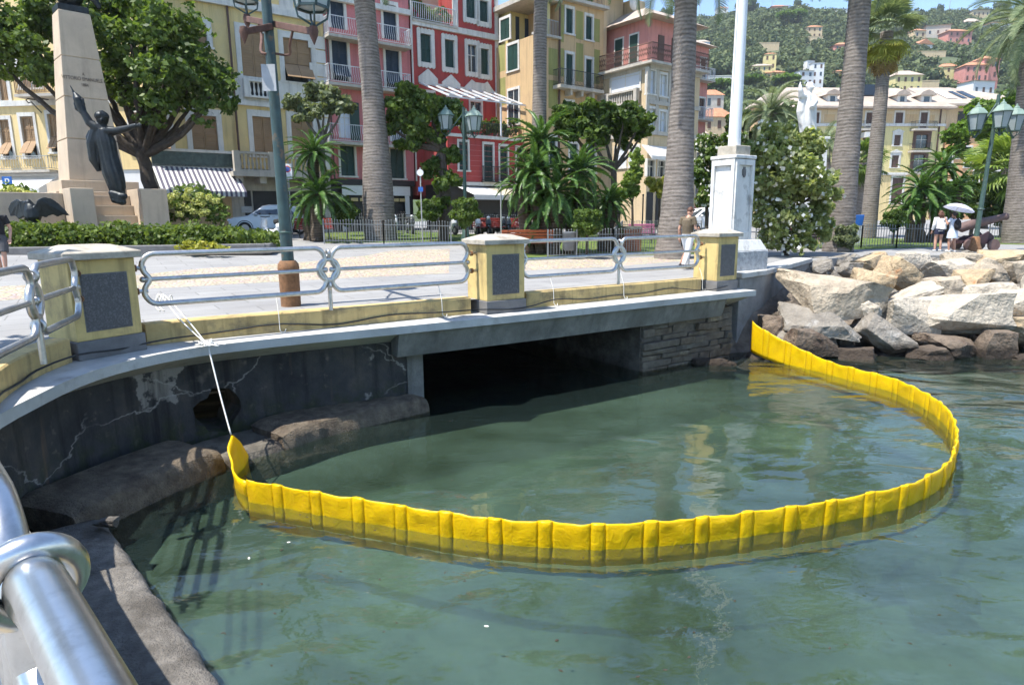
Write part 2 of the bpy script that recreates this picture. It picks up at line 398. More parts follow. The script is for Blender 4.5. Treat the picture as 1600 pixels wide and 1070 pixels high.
def water_material():
    t = NT('harbour_water'); nt = t.t; nt.nodes.remove(t.b)
    sx = t.n('SeparateXYZ'); t.l(t.obj(), sx.inputs[0])
    # calm inside the floating barrier (centre about (1.3, 10.2)), livelier outside
    vd = t.n('VectorMath', operation='DISTANCE'); t.l(t.obj(), vd.inputs[0]); vd.inputs[1].default_value = (.6, 10.3, ZW)
    calm = t.n('MapRange'); calm.inputs[1].default_value = 3.6; calm.inputs[2].default_value = 8.5; calm.inputs[3].default_value = .32; calm.inputs[4].default_value = 1.25
    t.l(vd.outputs['Value'], calm.inputs[0])
    mp = t.n('Mapping'); mp.inputs['Scale'].default_value = (1, 1.7, 1); mp.inputs['Rotation'].default_value = (0, 0, R(-18)); t.l(t.obj(), mp.inputs[0])
    a = t.noise(.8, 1, .4, mp.outputs[0], .8); b_ = t.noise(3.4, 2, .5, mp.outputs[0], .5); c_ = t.noise(11, 2, .5, mp.outputs[0])
    h = t.n('Math', operation='MULTIPLY_ADD'); h.inputs[1].default_value = .11; t.l(b_.outputs[0], h.inputs[0]); t.l(a.outputs[0], h.inputs[2])
    h2 = t.n('Math', operation='MULTIPLY_ADD'); h2.inputs[1].default_value = .036; t.l(c_.outputs[0], h2.inputs[0]); t.l(h.outputs[0], h2.inputs[2])
    h3 = t.n('Math', operation='MULTIPLY'); t.l(h2.outputs[0], h3.inputs[0]); t.l(calm.outputs[0], h3.inputs[1])
    nrm = t.bump(h3.outputs[0], 1.0, .085)
    fr = t.n('Fresnel'); fr.inputs[0].default_value = 1.85; t.l(nrm, fr.inputs[1])
    gl = t.n('BsdfGlossy'); gl.inputs['Roughness'].default_value = .015; t.l(nrm, gl.inputs['Normal'])
    tr = t.n('BsdfTransparent'); tr.inputs[0].default_value = (.92, .97, .90, 1)
    df = t.n('BsdfDiffuse'); n = t.noise(.35, 4, .6)
    t.l(t.ramp(n.outputs[0], [(.3, (.05, .085, .075)), (.7, (.075, .12, .11))]), df.inputs[0])
    m1 = t.n('MixShader'); m1.inputs[0].default_value = .12; t.l(tr.outputs[0], m1.inputs[1]); t.l(df.outputs[0], m1.inputs[2])
    m2 = t.n('MixShader'); t.l(fr.outputs[0], m2.inputs[0]); t.l(m1.outputs[0], m2.inputs[1]); t.l(gl.outputs[0], m2.inputs[2])
    t.l(m2.outputs[0], t.out.inputs[0]); MAT['water'] = t.m
    t = NT('murky_water'); nt = t.t; nt.nodes.remove(t.b); tr = t.n('BsdfTransparent'); tr.inputs[0].default_value = (.62, .80, .70, 1); df = t.n('BsdfDiffuse'); n = t.noise(.5, 5, .6, dist=.5)
    t.l(t.ramp(n.outputs[0], [(.33, (.036, .056, .032)), (.66, (.105, .160, .135))]), df.inputs[0]); m1 = t.n('MixShader'); m1.inputs[0].default_value = .62; t.l(tr.outputs[0], m1.inputs[1]); t.l(df.outputs[0], m1.inputs[2]); t.l(m1.outputs[0], t.out.inputs[0]); MAT['murk'] = t.m
    t = NT('sea_bed'); n = t.noise(.55, 6, .6, dist=.6); n2 = t.noise(3, 4, .6)
    c = t.ramp(n.outputs[0], [(.36, (.07, .085, .055)), (.5, (.22, .25, .18)), (.66, (.42, .45, .35))])
    c = t.mix(t.ramp(n2.outputs[0], [(.5, (0, 0, 0)), (.7, (.7, .7, .7))]), c, (.09, .11, .06))
    t.l(c, t.b.inputs['Base Color']); t.b.inputs['Roughness'].default_value = 1; MAT['sea_bed'] = t.m
water_material()
struct(MB().add([(-9, -60, ZW), (900, -60, ZW), (900, 24.5, ZW), (-9, 24.5, ZW)], [(0, 1, 2, 3)]).build('water', 'water'))
for d_ in (.34,): struct(MB().add([(-9, -60, ZW - d_), (900, -60, ZW - d_), (900, 24.5, ZW - d_), (-9, 24.5, ZW - d_)], [(0, 1, 2, 3)]).build('water_layer', 'murk'))
def seabed():
    V = []; F = []; nx, ny = 60, 60
    for j in range(ny + 1):
        for i in range(nx + 1):
            x = -9 + 40 * i / nx; y = -3 + 28 * j / ny
            V.append((x, y, ZW - 1.15 - .035 * max(0, x) + .14 * noise.noise((x * .7, y * .7, 3)) + .05 * noise.noise((x * 2.3, y * 2.3, 8))))
    for j in range(ny):
        for i in range(nx): a = j * (nx + 1) + i; F.append((a, a + 1, a + nx + 2, a + nx + 1))
    o = MB().add(V, F).build('sea_bed', 'sea_bed', smooth=True); struct(o)
    struct(MB().add([(-9, -60, ZW - 3), (900, -60, ZW - 3), (900, 25, ZW - 3), (-9, 25, ZW - 3)], [(0, 1, 2, 3)]).build('deep_sea_bed', 'sea_bed'))
seabed()
# stones lying on the sea bed, seen through the water
mat('drowned_stone', (.16, .17, .12), .95, var=.4, vs=5, bump=.6, bs=14, bd=.04)

# ================================================================== rocks helper
def rock_mesh(name, size, seed, sub=3, flat=.75, rough=.10):
    bm = bmesh.new(); bmesh.ops.create_cube(bm, size=2)
    r_ = random.Random(seed)
    # chisel the block with random planes for broken facets
    for _ in range(8):
        nrm = Vector((r_.gauss(0, 1), r_.gauss(0, 1), r_.gauss(0, .8))).normalized()
        g = bmesh.ops.bisect_plane(bm, geom=bm.verts[:] + bm.edges[:] + bm.faces[:], plane_co=nrm * r_.uniform(.72, 1.05), plane_no=nrm, clear_outer=True)
        ed = [e for e in g['geom_cut'] if isinstance(e, bmesh.types.BMEdge)]
        if ed: bmesh.ops.holes_fill(bm, edges=bm.edges[:], sides=0)
    bmesh.ops.triangulate(bm, faces=bm.faces[:])
    bmesh.ops.subdivide_edges(bm, edges=bm.edges[:], cuts=sub, use_grid_fill=True)
    bmesh.ops.triangulate(bm, faces=bm.faces[:])
    off = Vector((seed * 3.1, seed * 1.7, seed * .9))
    for v in bm.verts:
        p = v.co.copy(); n_ = p.normalized()
        # bedding layers: steps along a tilted axis
        lay = noise.noise(Vector((p.x * .5, p.y * .5, p.z * 5)) + off)
        v.co = p + n_ * (rough * 1.1 * noise.fractal(p * 1.6 + off, 1, 2, 4) + rough * .55 * lay + rough * .35 * noise.noise(p * 6 + off))
        v.co = Vector((v.co.x * size[0], v.co.y * size[1], v.co.z * size[2]))
    bmesh.ops.smooth_vert(bm, verts=bm.verts[:], factor=.28, use_axis_x=True, use_axis_y=True, use_axis_z=True)
    for v in bm.verts: p = v.co.copy(); v.co = p + p.normalized() * (min(size) * .05 * noise.fractal(p * (2.4 / min(size)) * .5 + off, 1, 2, 3))
    me = bpy.data.meshes.new(name); bm.to_mesh(me); bm.free()
    return me

# ================================================================== quay wall, ledge, bridge
def inward(i):
    d = (OUT[min(NB, i + 1)] - OUT[max(0, i - 1)]).normalized(); return Vector((-d.y, d.x, 0))
def near_i(path, x, y): return min(range(len(path)), key=lambda i: (path[i].x - x) ** 2 + (path[i].y - y) ** 2)
iL, iR = near_i(OUT, -1.35, 10.86), near_i(OUT, 3.15, 13.7)
def strip(profile, i0, i1, name, m, parent, caps=True, smooth=False):
    """sweep a profile (inward offset, z) along the outer quay line"""
    V = []; F = []; k = len(profile)
    for i in range(i0, i1 + 1):
        n_ = inward(i)
        for (o_, z) in profile:
            p = OUT[i] + n_ * o_; V.append((p.x, p.y, z))
    for i in range(i1 - i0):
        for j in range(k):
            j2 = (j + 1) % k; F.append((i * k + j, i * k + j2, (i + 1) * k + j2, (i + 1) * k + j))
    if caps: F.append(list(range(k))); F.append([(i1 - i0) * k + j for j in range(k)][::-1])
    me = MB().add(V, F)
    o = me.build(name, m, parent, smooth=False)
    bm = bmesh.new(); bm.from_mesh(o.data); bmesh.ops.recalc_face_normals(bm, faces=bm.faces[:]); bm.to_mesh(o.data); bm.free(); return o
quay = thing('quay_wall', 'curved dark plaster quay wall with pale ledge and bridge over the water inlet', 'quay wall')
strip([(0, ZL - .13), (0, ZL), (1.0, ZL), (1.0, ZL - .5), (.75, ZL - .42), (.12, ZL - .15)], 0, NB, 'ledge', 'concrete_light', quay)
strip([(.6, -.62), (.6, -3.4), (1.4, -3.4), (1.4, -.5), (.7, -.5)], 0, iL - 1, 'wall', 'quay_plaster', quay)
strip([(.57, -.60), (.57, -3.4), (1.42, -3.4), (1.42, -.5), (.7, -.5)], iL - 1, iL, 'corner_post', 'wall_concrete', quay)
strip([(.10, ZL - .135), (.24, -.82), (.5, -.82), (.52, ZL - .3)], iL - 2, NB - 3, 'bridge_beam', 'wall_concrete', quay)
strip([(.5, -.62), (1.0, -.62), (1.0, -.76), (.5, -.76)], iL, iR, 'bridge_soffit', 'wall_concrete', quay)
def culvert():
    a, b = OUT[iL] + inward(iL) * 1.41, OUT[iR] + inward(iR) * .5; n_ = inward((iL + iR) // 2) * 14
    t = Vector((0, 0, 1))
    for nm, p in (('left', a), ('right', b)):
        pass
    m = MB()
    m.add([a + t * -3.4, a + n_ + t * -3.4, a + n_ + t * -.3, a + t * -.3], [(0, 1, 2, 3)])
    m.add([b + t * -3.4, b + n_ + t * -3.4, b + n_ + t * -.3, b + t * -.3], [(3, 2, 1, 0)])
    m.add([a + n_ + t * -3.4, b + n_ + t * -3.4, b + n_ + t * -.3, a + n_ + t * -.3], [(0, 1, 2, 3)])
    m.add([a + t * -.6, b + t * -.6, b + n_ + t * -.6, a + n_ + t * -.6], [(0, 1, 2, 3)])
    m.build('culvert', 'dark_stone', quay)
culvert()
strip([(.42, -.66), (.46, -3.4), (1.3, -3.4), (1.3, -.55)], iR, NB - 1, 'abutment', 'dark_stone', quay)
# courses of rough stone on the right abutment, each stone its own piece
mat('rubble_stone', (.13, .108, .08), .95, var=.4, vs=5, bump=1, bs=16, bd=.03, c2=(.27, .22, .145), c2s=2.4, c2p=(.55, .7))
def abutment_stones():
    z = ZW - .1; r_ = random.Random(3)
    while z < -.78:
        h = r_.uniform(.11, .26); i = float(iR)
        while i < NB - 1.6:
            L = r_.uniform(1.0, 4.2); j = min(NB - 1.2, i + L)
            p, q = OUT[int(i)].lerp(OUT[int(i) + 1], i % 1), OUT[int(j)].lerp(OUT[min(NB, int(j) + 1)], j % 1)
            n_ = inward(int(i)); c = (p + q) / 2 + n_ * (.46 + r_.uniform(-.05, .03)); d = (q - p)
            m = MB().obox((0, 0, 0), d * .48, n_ * .10, Vector((0, 0, h * .46))); m.v = [tuple(Vector(v_) + Vector((r_.uniform(-.02, .02), r_.uniform(-.02, .02), r_.uniform(-.02, .02)))) for v_ in m.v]
            o = m.build('wall_stone', 'rubble_stone', quay, bevel=.02); o.location = (c.x, c.y, z + h / 2); o.rotation_euler = (r_.uniform(-.04, .04), r_.uniform(-.06, .06), r_.uniform(-.05, .05)); o.data.materials[0] = MAT[r_.choice(['rubble_stone', 'rubble_stone', 'dark_stone', 'footing_stone'])]
            i = j
        z += h
abutment_stones()
# dark drain opening in the wall: a ring of broken plaster round a deep hole
def drain():
    c = onz(340, 655, -1.42); i = near_i(OUT, c.x, c.y); n_ = inward(i); c = OUT[i] + n_ * .6; d = Vector((n_.y, -n_.x, 0))
    pts = []; r_ = random.Random(5)
    for k in range(18):
        a = 2 * math.pi * k / 18; rr = .35 * r_.uniform(.78, 1.12); pts.append((rr * math.cos(a), rr * 1.05 * math.sin(a)))
    V = []; F = []
    for k, (u, w) in enumerate(pts): V.append(c + d * u + Vector((0, 0, -1.40 + w)) - n_ * .012)
    for k, (u, w) in enumerate(pts): V.append(c + d * u * 1.12 + Vector((0, 0, -1.40 + w * 1.12)) - n_ * .004)
    for k, (u, w) in enumerate(pts): V.append(c + d * u * .9 + Vector((0, 0, -1.40 + w * .9)) + n_ * .55)
    n = 18
    # cut the opening into the wall itself
    A = [v + (-n_ * .3) for v in V[:n]]; B = [v + n_ * .62 for v in V[2 * n:]]
    cut = MB().add(A + B, [list(range(n)), list(range(n, 2 * n))[::-1]] + [[(k + 1) % n, k, n + k, n + (k + 1) % n] for k in range(n)]).build('cutter', 'black_void')
    bm = bmesh.new(); bm.from_mesh(cut.data); bmesh.ops.recalc_face_normals(bm, faces=bm.faces[:]); bm.to_mesh(cut.data); bm.free()
    wall = [o for o in quay.children if o.name.startswith('wall') and not o.name.startswith('wall_')][0]
    md = wall.modifiers.new('c', 'BOOLEAN'); md.object = cut; md.operation = 'DIFFERENCE'; md.solver = 'EXACT'
    dg = bpy.context.evaluated_depsgraph_get(); me = bpy.data.meshes.new_from_object(wall.evaluated_get(dg)); wall.modifiers.clear(); wall.data = me; bpy.data.objects.remove(cut, do_unlink=True)
drain()
# footing stones at the water line
def footing(name, pts_out, z0, width, label, m, seed):
    P = catmull([(x, y, 0) for x, y in pts_out], .09); V = []; F = []; r_ = random.Random(seed); k = 7
    for i, p in enumerate(P):
        d = (P[min(len(P) - 1, i + 1)] - P[max(0, i - 1)]).normalized(); n_ = Vector((-d.y, d.x, 0)); e = min(i, len(P) - 1 - i); s_ = .8 + .2 * min(1, e / 2)
        for (o_, z) in [(-.10, ZW - .9), (-.06, ZW - .05), (-.03, z0 - .12), (.02, z0 - .035), (.10, z0), (width * .6, z0 + .01), (width, z0 + .02)]:
            q = p + n_ * (o_ + (1 - s_) * .15); zz = ZW - .9 + (z - ZW + .9) * (.72 + .28 * s_) if z > ZW else z
            w = .017 * noise.fractal(Vector((q.x * 6, q.y * 6, z * 5 + seed)), 1, 2, 4)
            V.append((q.x + w, q.y - w, zz + w * .9))
    for i in range(len(P) - 1):
        for j in range(k - 1): a = i * k + j; F.append((a, a + k, a + k + 1, a + 1))
    F.append(list(range(k))); F.append([(len(P) - 1) * k + j for j in range(k)][::-1])
    return tag(MB().add(V, F).build(name, m, auto=35), label, 'footing stone')
footing('footing_stone', [(-4.72, 6.5), (-4.52, 7.15), (-4.28, 7.8), (-3.97, 8.42)], -1.55, .9, 'sunlit rounded footing stone left of the boom end, below the drain hole', 'footing_stone', 1)
footing('footing_stone', [(-3.42, 9.2), (-3.0, 9.78), (-2.5, 10.25), (-1.95, 10.75), (-1.5, 11.15)], -1.6, .8, 'brown curved footing stone beside the mouth of the culvert', 'footing_stone', 4)
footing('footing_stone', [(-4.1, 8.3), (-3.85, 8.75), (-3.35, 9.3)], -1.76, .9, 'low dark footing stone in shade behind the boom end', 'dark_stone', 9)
# concrete shelf under the near railing
def shelf():
    P = catmull([(14, -10.0, 0), (5.0, -2.6, 0), (.2, 1.6, 0), (-1.2, 3.05, 0), (-2.1, 4.02, 0), (-3.4, 5.4, 0), (-4.55, 6.62, 0)], .1); V = []; F = []
    prof = [(-.12, ZW - 1.2), (-.05, -1.80), (.0, -1.72), (.05, -1.70), (.3, -1.69), (.8, -1.68), (2.2, -1.66)]; k = len(prof)
    for i, p in enumerate(P):
        d = (P[min(len(P) - 1, i + 1)] - P[max(0, i - 1)]).normalized(); n_ = Vector((-d.y, d.x, 0))
        for (o_, z) in prof:
            q = p + n_ * o_; w = .016 * noise.fractal(Vector((q.x * 7, q.y * 7, z * 3)), 1, 2, 4); V.append((q.x + (w if o_ < .3 else 0), q.y + (w if o_ < .3 else 0), z + w * .35))
    for i in range(len(P) - 1):
        for j in range(k - 1): a = i * k + j; F.append((a, a + k, a + k + 1, a + 1))
    F.append([(len(P) - 1) * k + j for j in range(k)][::-1])
    tag(MB().add(V, F).build('concrete_shelf', 'shelf_concrete', smooth=True), 'rough concrete shelf at the water with sun stripes below the near railing', 'shelf')
shelf()
o = mk('mortar_chunk', rock_mesh('mortar_chunk', (.11, .08, .05), 21), 'shelf_concrete', smooth=False)
o.location = onz(168, 815, -1.62); tag(o, 'small pale broken mortar lump on the corner of the concrete shelf', 'rubble')

# yellow kerb band between the piers
def band(i0, i1, label):
    V = []; F = []; prof = [(-.12, ZL + .003), (-.12, .04), (-.10, .06), (.12, .06), (.14, .02), (.14, -.3)]; k = len(prof)
    for i in range(i0, i1 + 1):
        d = (BAND[min(NB, i + 1)] - BAND[max(0, i - 1)]).normalized(); n_ = Vector((-d.y, d.x, 0))
        for (o_, z) in prof: p = BAND[i] + n_ * o_; V.append((p.x, p.y, z))
    for i in range(i1 - i0):
        for j in range(k): j2 = (j + 1) % k; F.append((i * k + j, (i + 1) * k + j, (i + 1) * k + j2, i * k + j2))
    F.append(list(range(k))); F.append([(i1 - i0) * k + j for j in range(k)][::-1])
    return tag(MB().add(V, F).build('kerb_band', 'yellow_band'), label, 'kerb')
PIER = [near_i(BAND, -4.1, 4.5), near_i(BAND, -5.62, 8.45), near_i(BAND, -.42, 12.3), near_i(BAND, 5.05, 15.85)]
band(0, PIER[0] - 3, 'stained yellow kerb under the near railing at the bottom left')
band(PIER[0] + 2, PIER[1] - 2, 'stained yellow kerb curving left of the nearest yellow pier')
band(PIER[1] + 2, PIER[2] - 2, 'stained yellow kerb between the near pier and the middle pier')
band(PIER[2] + 2, PIER[3] - 2, 'stained yellow kerb between the middle pier and the pier by the flagpole')

def pier(i, label, hw=.42, hd=.36, rz=None):
    p = BAND[i]; d = (BAND[min(NB, i + 3)] - BAND[i - 3]).normalized(); a = math.atan2(d.y, d.x) if rz is None else rz
    t = thing('pier', label, 'pier', (p.x, p.y, ZL), a, 'yellow piers along the quay')
    MB().box(-hw - .02, hw + .02, -hd - .03, hd + .03, .0, .24).build('plinth', 'grey_plinth', t, bevel=.01)
    MB().box(-hw, hw, -hd, hd, .24, 1.27).build('body', 'yellow_plaster', t, bevel=.012)
    MB().box(-hw * .68, hw * .68, -hd - .012, -hd + .01, .36, 1.08).build('plaque', 'granite_plaque', t, bevel=.004)
    b = MB().box(-hw * .68 - .012, hw * .68 + .012, -hd - .004, -hd + .01, .348, 1.092); b.build('plaque_border', 'grey_plinth', t)
    m = MB(); e = .075
    m.box(-hw - e, hw + e, -hd - e, hd + e, 1.27, 1.36)
    m.frust((0, 0), hw + e - .01, hd + e - .01, hw * .55, hd * .5, 1.3605, 1.45)
    m.build('cap', 'stone_cap', t, bevel=.012)
    return t
pier(PIER[1], 'nearest yellow plastered pier with dark granite plaque and domed stone cap', rz=math.atan2(.86, .5))
pier(PIER[2], 'middle yellow pier with dark plaque, in front of the orange bench')
pier(PIER[3], 'small yellow pier with dark plaque beside the white flagpole pedestal', hw=.36)

# ================================================================== tubular railings
def rail_frame(parent, A, B, m, endA='bracket', endB='bracket', r=.033, n=10):
    """one double-lobed tube frame from A to B (base points), local z up"""
    A, B = Vector(A), Vector(B); L = (B - A).length; u = (B - A).normalized()
    def pt(s, z): return A + u * s + Vector((0, 0, z))
    zt, zm, zb = 1.03, .68, .33
    side = [(.16, zt), (.075, zt - .03), (.02, zt - .10), (.0, zt - .17), (.03, zm + .09), (.09, zm), (.03, zm - .09), (.0, zb + .17), (.02, zb + .10), (.075, zb + .03), (.16, zb)]
    pts = [pt(s, z) for s, z in side] + [pt(L - s, z) for s, z in side[::-1]]
    MB().tube(resample(catmull_keep(pts + pts[:1]), .05)[:-1], r, n, True).build('frame_tube', m, parent, smooth=True)
    MB().tube([pt(.02, zm), pt(L - .02, zm)], r * .82, n).build('middle_rail', m, parent, auto=40)
    for s in (.0, L): MB().ell(pt(s if s else -.0, zm), r * 1.15, 10, 6).build('rail_end', m, parent, smooth=True)
    for e, s0, sg in ((endA, 0, -1), (endB, L, 1)):
        if e == 'bracket':
            for z in (zt - .19, zb + .19):
                MB().tube([pt(s0 - sg * .05, z), pt(s0 + sg * .20, z)], r * .75, 8).build('bracket', m, parent, auto=40)
                MB().tube([pt(s0 + sg * .06, z), pt(s0 + sg * .10, z)], r * 1.25, 8).build('bracket_nut', 'rusty_iron', parent, auto=40)
def catmull_keep(pts):
    # rounds corners without bulging long straight runs
    out = []
    for i, p in enumerate(pts[:-1]):
        q = pts[i + 1]
        if (q - p).length > .5: out += [p + (q - p) * k / 10 for k in range(10)]
        else:
            a = pts[i - 1] if i else pts[-2]; d = pts[i + 2] if i + 2 < len(pts) else pts[1]
            a = p + (a - p).normalized() * min((a - p).length, .15); d = q + (d - q).normalized() * min((d - q).length, .15)
            for k in range(4):
                t = k / 4; out.append(.5 * ((2 * p) + (q - a) * t + (2 * a - 5 * p + 4 * q - d) * t * t + (3 * p - a - 3 * q + d) * t ** 3))
    out.append(pts[-1]); return out
def torus(parent, c, R0, r, axis_u, m, name='ring', n=24, k=10):
    c = Vector(c); u = Vector(axis_u); pts = [c + u * R0 * math.cos(2 * math.pi * i / n) + Vector((0, 0, R0 * math.sin(2 * math.pi * i / n))) for i in range(n)]
    return MB().tube(pts, r, k, True).build(name, m, parent, smooth=True)
def bay(p, q, label, m='steel', off=.62, r=.038, n=10):
    p, q = Vector((p.x, p.y, .02)), Vector((q.x, q.y, .02)); u = (q - p).normalized(); mid = (p + q) / 2
    t = thing('railing', label, 'railing', mid, 0, 'tubular railings between the piers')
    loc = lambda x: x - mid
    rail_frame(t, loc(p + u * off), loc(mid - u * .05), m, 'bracket', 'free', r, n)
    rail_frame(t, loc(mid + u * .05), loc(q - u * off), m, 'free', 'bracket', r, n)
    torus(t, (0, 0, .68), .165, r, u, m, 'ring')
    MB().tube([(0, 0, .02), (0, 0, .50)], r * .9, n).build('post', m, t, auto=40)
    torus(t, (0, 0, .94), .055, r * .6, Vector((-u.y, u.x, 0)), m, 'link'); torus(t, (0, 0, .42), .055, r * .6, Vector((-u.y, u.x, 0)), m, 'link')
    return t
P4 = [BAND[i] for i in PIER]
bay(P4[1], P4[2], 'steel tube railing between the nearest pier and the middle pier')
bay(P4[2], P4[3], 'steel tube railing between the middle pier and the flagpole pier')
bay(P4[0], P4[1], 'steel tube railing left of the nearest pier, cut by the frame')
def near_railing():
    A, Bp = Vector((-2.5, 2.75, .02)), Vector((3.6, -3.4, .02))
    J = Vector((-.748, .893, .02)); u = Vector((.707, -.707, 0)); v = Vector((.707, .707, 0)); r = .032
    t = thing('railing', 'thick polished steel railing close to the camera at the bottom left', 'railing', J, 0, 'tubular railings between the piers')
    def pt(s, z, w=0): return u * s + v * w + Vector((0, 0, z))
    def fr(s0, s1):
        sg = 1 if s1 > s0 else -1; L = abs(s1 - s0); zt, zm, zb = 1.03, .68, .33
        side = [(.16, zt), (.075, zt - .03), (.02, zt - .10), (.0, zt - .17), (.03, zm + .09), (.09, zm), (.03, zm - .09), (.0, zb + .17), (.02, zb + .10), (.075, zb + .03), (.16, zb)]
        pts = [pt(s0 + sg * s, z) for s, z in side] + [pt(s0 + sg * (L - s), z) for s, z in side[::-1]]
        MB().tube(resample(catmull_keep(pts + pts[:1]), .025)[:-1], r, 24, True).build('frame_tube', 'steel_near', t, smooth=True)
        MB().tube([pt(s0 + sg * .02, zm), pt(s1 - sg * .02, zm)], r * .85, 24).build('middle_rail', 'steel_near', t, auto=40)
        MB().ell(pt(s0 + sg * .02, zm), r * .95, 16, 10).build('rail_end', 'steel_near', t, smooth=True)
        return zm
    fr(-.04, -2.55); fr(.06, 2.9)
    torus(t, (0, 0, .68), .165, r, u, 'steel_near', 'ring', 40, 20)
    MB().tube([(0, 0, .02), (0, 0, .5)], r, 20).build('post', 'steel_near', t, auto=40)
    # heavy link that ties the two top tubes
    pts = []
    for k in range(32):
        a = 2 * math.pi * k / 32; pts.append(pt(.12 + .03 * math.sin(a), .995 + .062 * math.sin(a), 0) + v * (.053 * math.cos(a)))
    MB().tube(pts, .019, 16, True).build('link', 'steel_near', t, smooth=True)
    MB().tube([pt(.28, .68), pt(.335, .68)], r * .85 + .002, 24).build('black_tape', 'black_rubber', t, auto=40)
near_railing()

# black cable on the ledge, white rope and ties
def cable():
    pts = []
    for i in range(PIER[0] - 22, NB - 2):
        b = BAND[i]; n_ = Vector((-(BAND[min(NB, i + 1)] - BAND[i - 1]).y, (BAND[min(NB, i + 1)] - BAND[i - 1]).x, 0)).normalized()
        off = -.14
        for pi in PIER[1:]:
            if abs(i - pi) < 5: off = min(off, -.14 - .26 * (1 - max(0, abs(i - pi) - 2.4) / 2.6))
        pts.append(b + n_ * off + Vector((0, 0, ZL + .10 + .05 * math.sin(i * .9) * math.sin(i * .23))))
    tag(MB().tube(resample(pts, .12), .012, 6).build('cable', 'black_rubber', smooth=True), 'thin black cable running along the foot of the yellow kerb', 'cable')
cable()
# ================================================================== yellow floating barrier
def boom_material():
    t = NT('yellow_pvc'); b = t.b
    n = t.noise(6, 4, .6); c = t.ramp(n.outputs[0], [(.3, (.87, .58, .002)), (.7, (.95, .68, .004))])
    t.l(c, b.inputs['Base Color']); b.inputs['Roughness'].default_value = .42
    t.l(t.bump(t.noise(11, 2, .5, dist=1.5).outputs[0], .3, .03), b.inputs['Normal'])
    sx = t.n('SeparateXYZ'); t.l(t.obj(), sx.inputs[0]); mr = t.n('MapRange'); mr.inputs[1].default_value = ZW + .05; mr.inputs[2].default_value = ZW - .05; t.l(sx.outputs[2], mr.inputs[0]); gr = t.mix(1, mr.outputs[0], t.ramp(t.noise(5, 4, .6).outputs[0], [(.3, (.25,) * 3), (.7, (.8,) * 3)]), 'MULTIPLY'); c = t.mix(gr, c, (.62, .52, .01)); t.l(c, b.inputs['Base Color'])
    tr = t.n('BsdfTranslucent'); t.l(c, tr.inputs[0]); mx = t.n('MixShader'); mx.inputs[0].default_value = .38
    t.l(b.outputs[0], mx.inputs[1]); t.l(tr.outputs[0], mx.inputs[2]); t.l(mx.outputs[0], t.out.inputs[0]); MAT['boom'] = t.m
boom_material()
BW = [(379, 752), (372, 770), (388, 783), (456, 796), (526, 809), (588, 819), (650, 830), (724, 842), (801, 851), (883, 856), (945, 858), (1053, 851), (1110, 845), (1180, 836), (1250, 826),
      (1307, 816), (1364, 804), (1412, 792), (1455, 772), (1480, 750), (1490, 725), (1492, 700), (1483, 672), (1462, 650), (1434, 632), (1394, 613), (1337, 597), (1294, 585), (1241, 572), (1182, 561), (1170, 557)]
BP = catmull([onz(x, y, ZW) for x, y in BW[2:]], .03)
boom = thing('floating_boom', 'yellow floating oil barrier curving across the water in a wide loop', 'floating boom', (BP[0].x, BP[0].y, ZW))
def boom_sections():
    s = [0]
    for a, b in zip(BP, BP[1:]): s.append(s[-1] + (b - a).length)
    total = s[-1]
    def at(d):
        d = min(max(d, 0), total - 1e-4); lo, hi = 0, len(s) - 1
        while hi - lo > 1:
            m_ = (lo + hi) // 2
            if s[m_] <= d: lo = m_
            else: hi = m_
        t = (d - s[lo]) / (s[hi] - s[lo]); p = BP[lo].lerp(BP[hi], t); e = (BP[min(len(BP) - 1, hi + 3)] - BP[max(0, lo - 3)]).normalized(); return p, Vector((e.y, -e.x, 0))
    prof = [(.004, -.185), (.006, -.1), (.007, .0), (.010, .07), (.013, .15), (.013, .22), (.012, .272), (.005, .288)]
    prof = prof + [(-o_, z) for o_, z in prof[::-1]]
    k = len(prof)
    def section(d0, d1, nm, bulge, seed, close):
        n = max(3, int((d1 - d0) / .035)); V = []; F = []
        for i in range(n + 1):
            d = d0 + (d1 - d0) * i / n; p, nr = at(d); f = i / n
            puff = math.sin(math.pi * f) ** .6
            tail = max(0, d - (total - 2.4)) / 2.4                     # far end lifted on to the abutment
            lift = .66 * tail ** 1.7
            for (o_, z) in prof:
                sg = 1 if o_ > 0 else -1
                w = .022 * noise.noise(Vector((d * 4.5, z * 7, seed))) * puff + .008 * noise.noise(Vector((d * 17, z * 9, seed + 5))) + .010 * math.sin(d * 21 + seed + z * 14) * max(0, z - .1) * 4 * puff if z > -.1 else .012 * noise.noise(Vector((d * 6, z * 6, seed)))
                oo = o_ * (.35 + .8 * puff) + sg * bulge * (.25 + .75 * min(1, puff * 1.6)) + w
                top = .012 * noise.noise(Vector((d * 3, 0, 2))) - (.014 * puff if bulge == 0 else -.004)
                zz = z + (top if z > .2 else 0) + lift * (1 if z > 0 else .55)
                q = p + nr * oo; V.append((q.x, q.y, ZW + zz))
        for i in range(n):
            for j in range(k): j2 = (j + 1) % k; F.append((i * k + j, i * k + j2, (i + 1) * k + j2, (i + 1) * k + j))
        F.append(list(range(k))[::-1]); F.append([n * k + j for j in range(k)])
        MB().add(V, F).build(nm, 'boom', boom, smooth=True, W=True)
    d = 0.0; i = 0; r_ = random.Random(11)
    while d < total - .3:
        w = .40 * r_.uniform(.93, 1.06); e = min(total, d + w)
        section(d, e, 'float_panel', 0, i * 3.3, False)
        if e >= total - .16: break
        section(e, e + .15, 'stiffener_pocket', .012, i * 3.3 + 50, True)
        d = e + .15; i += 1
boom_sections()
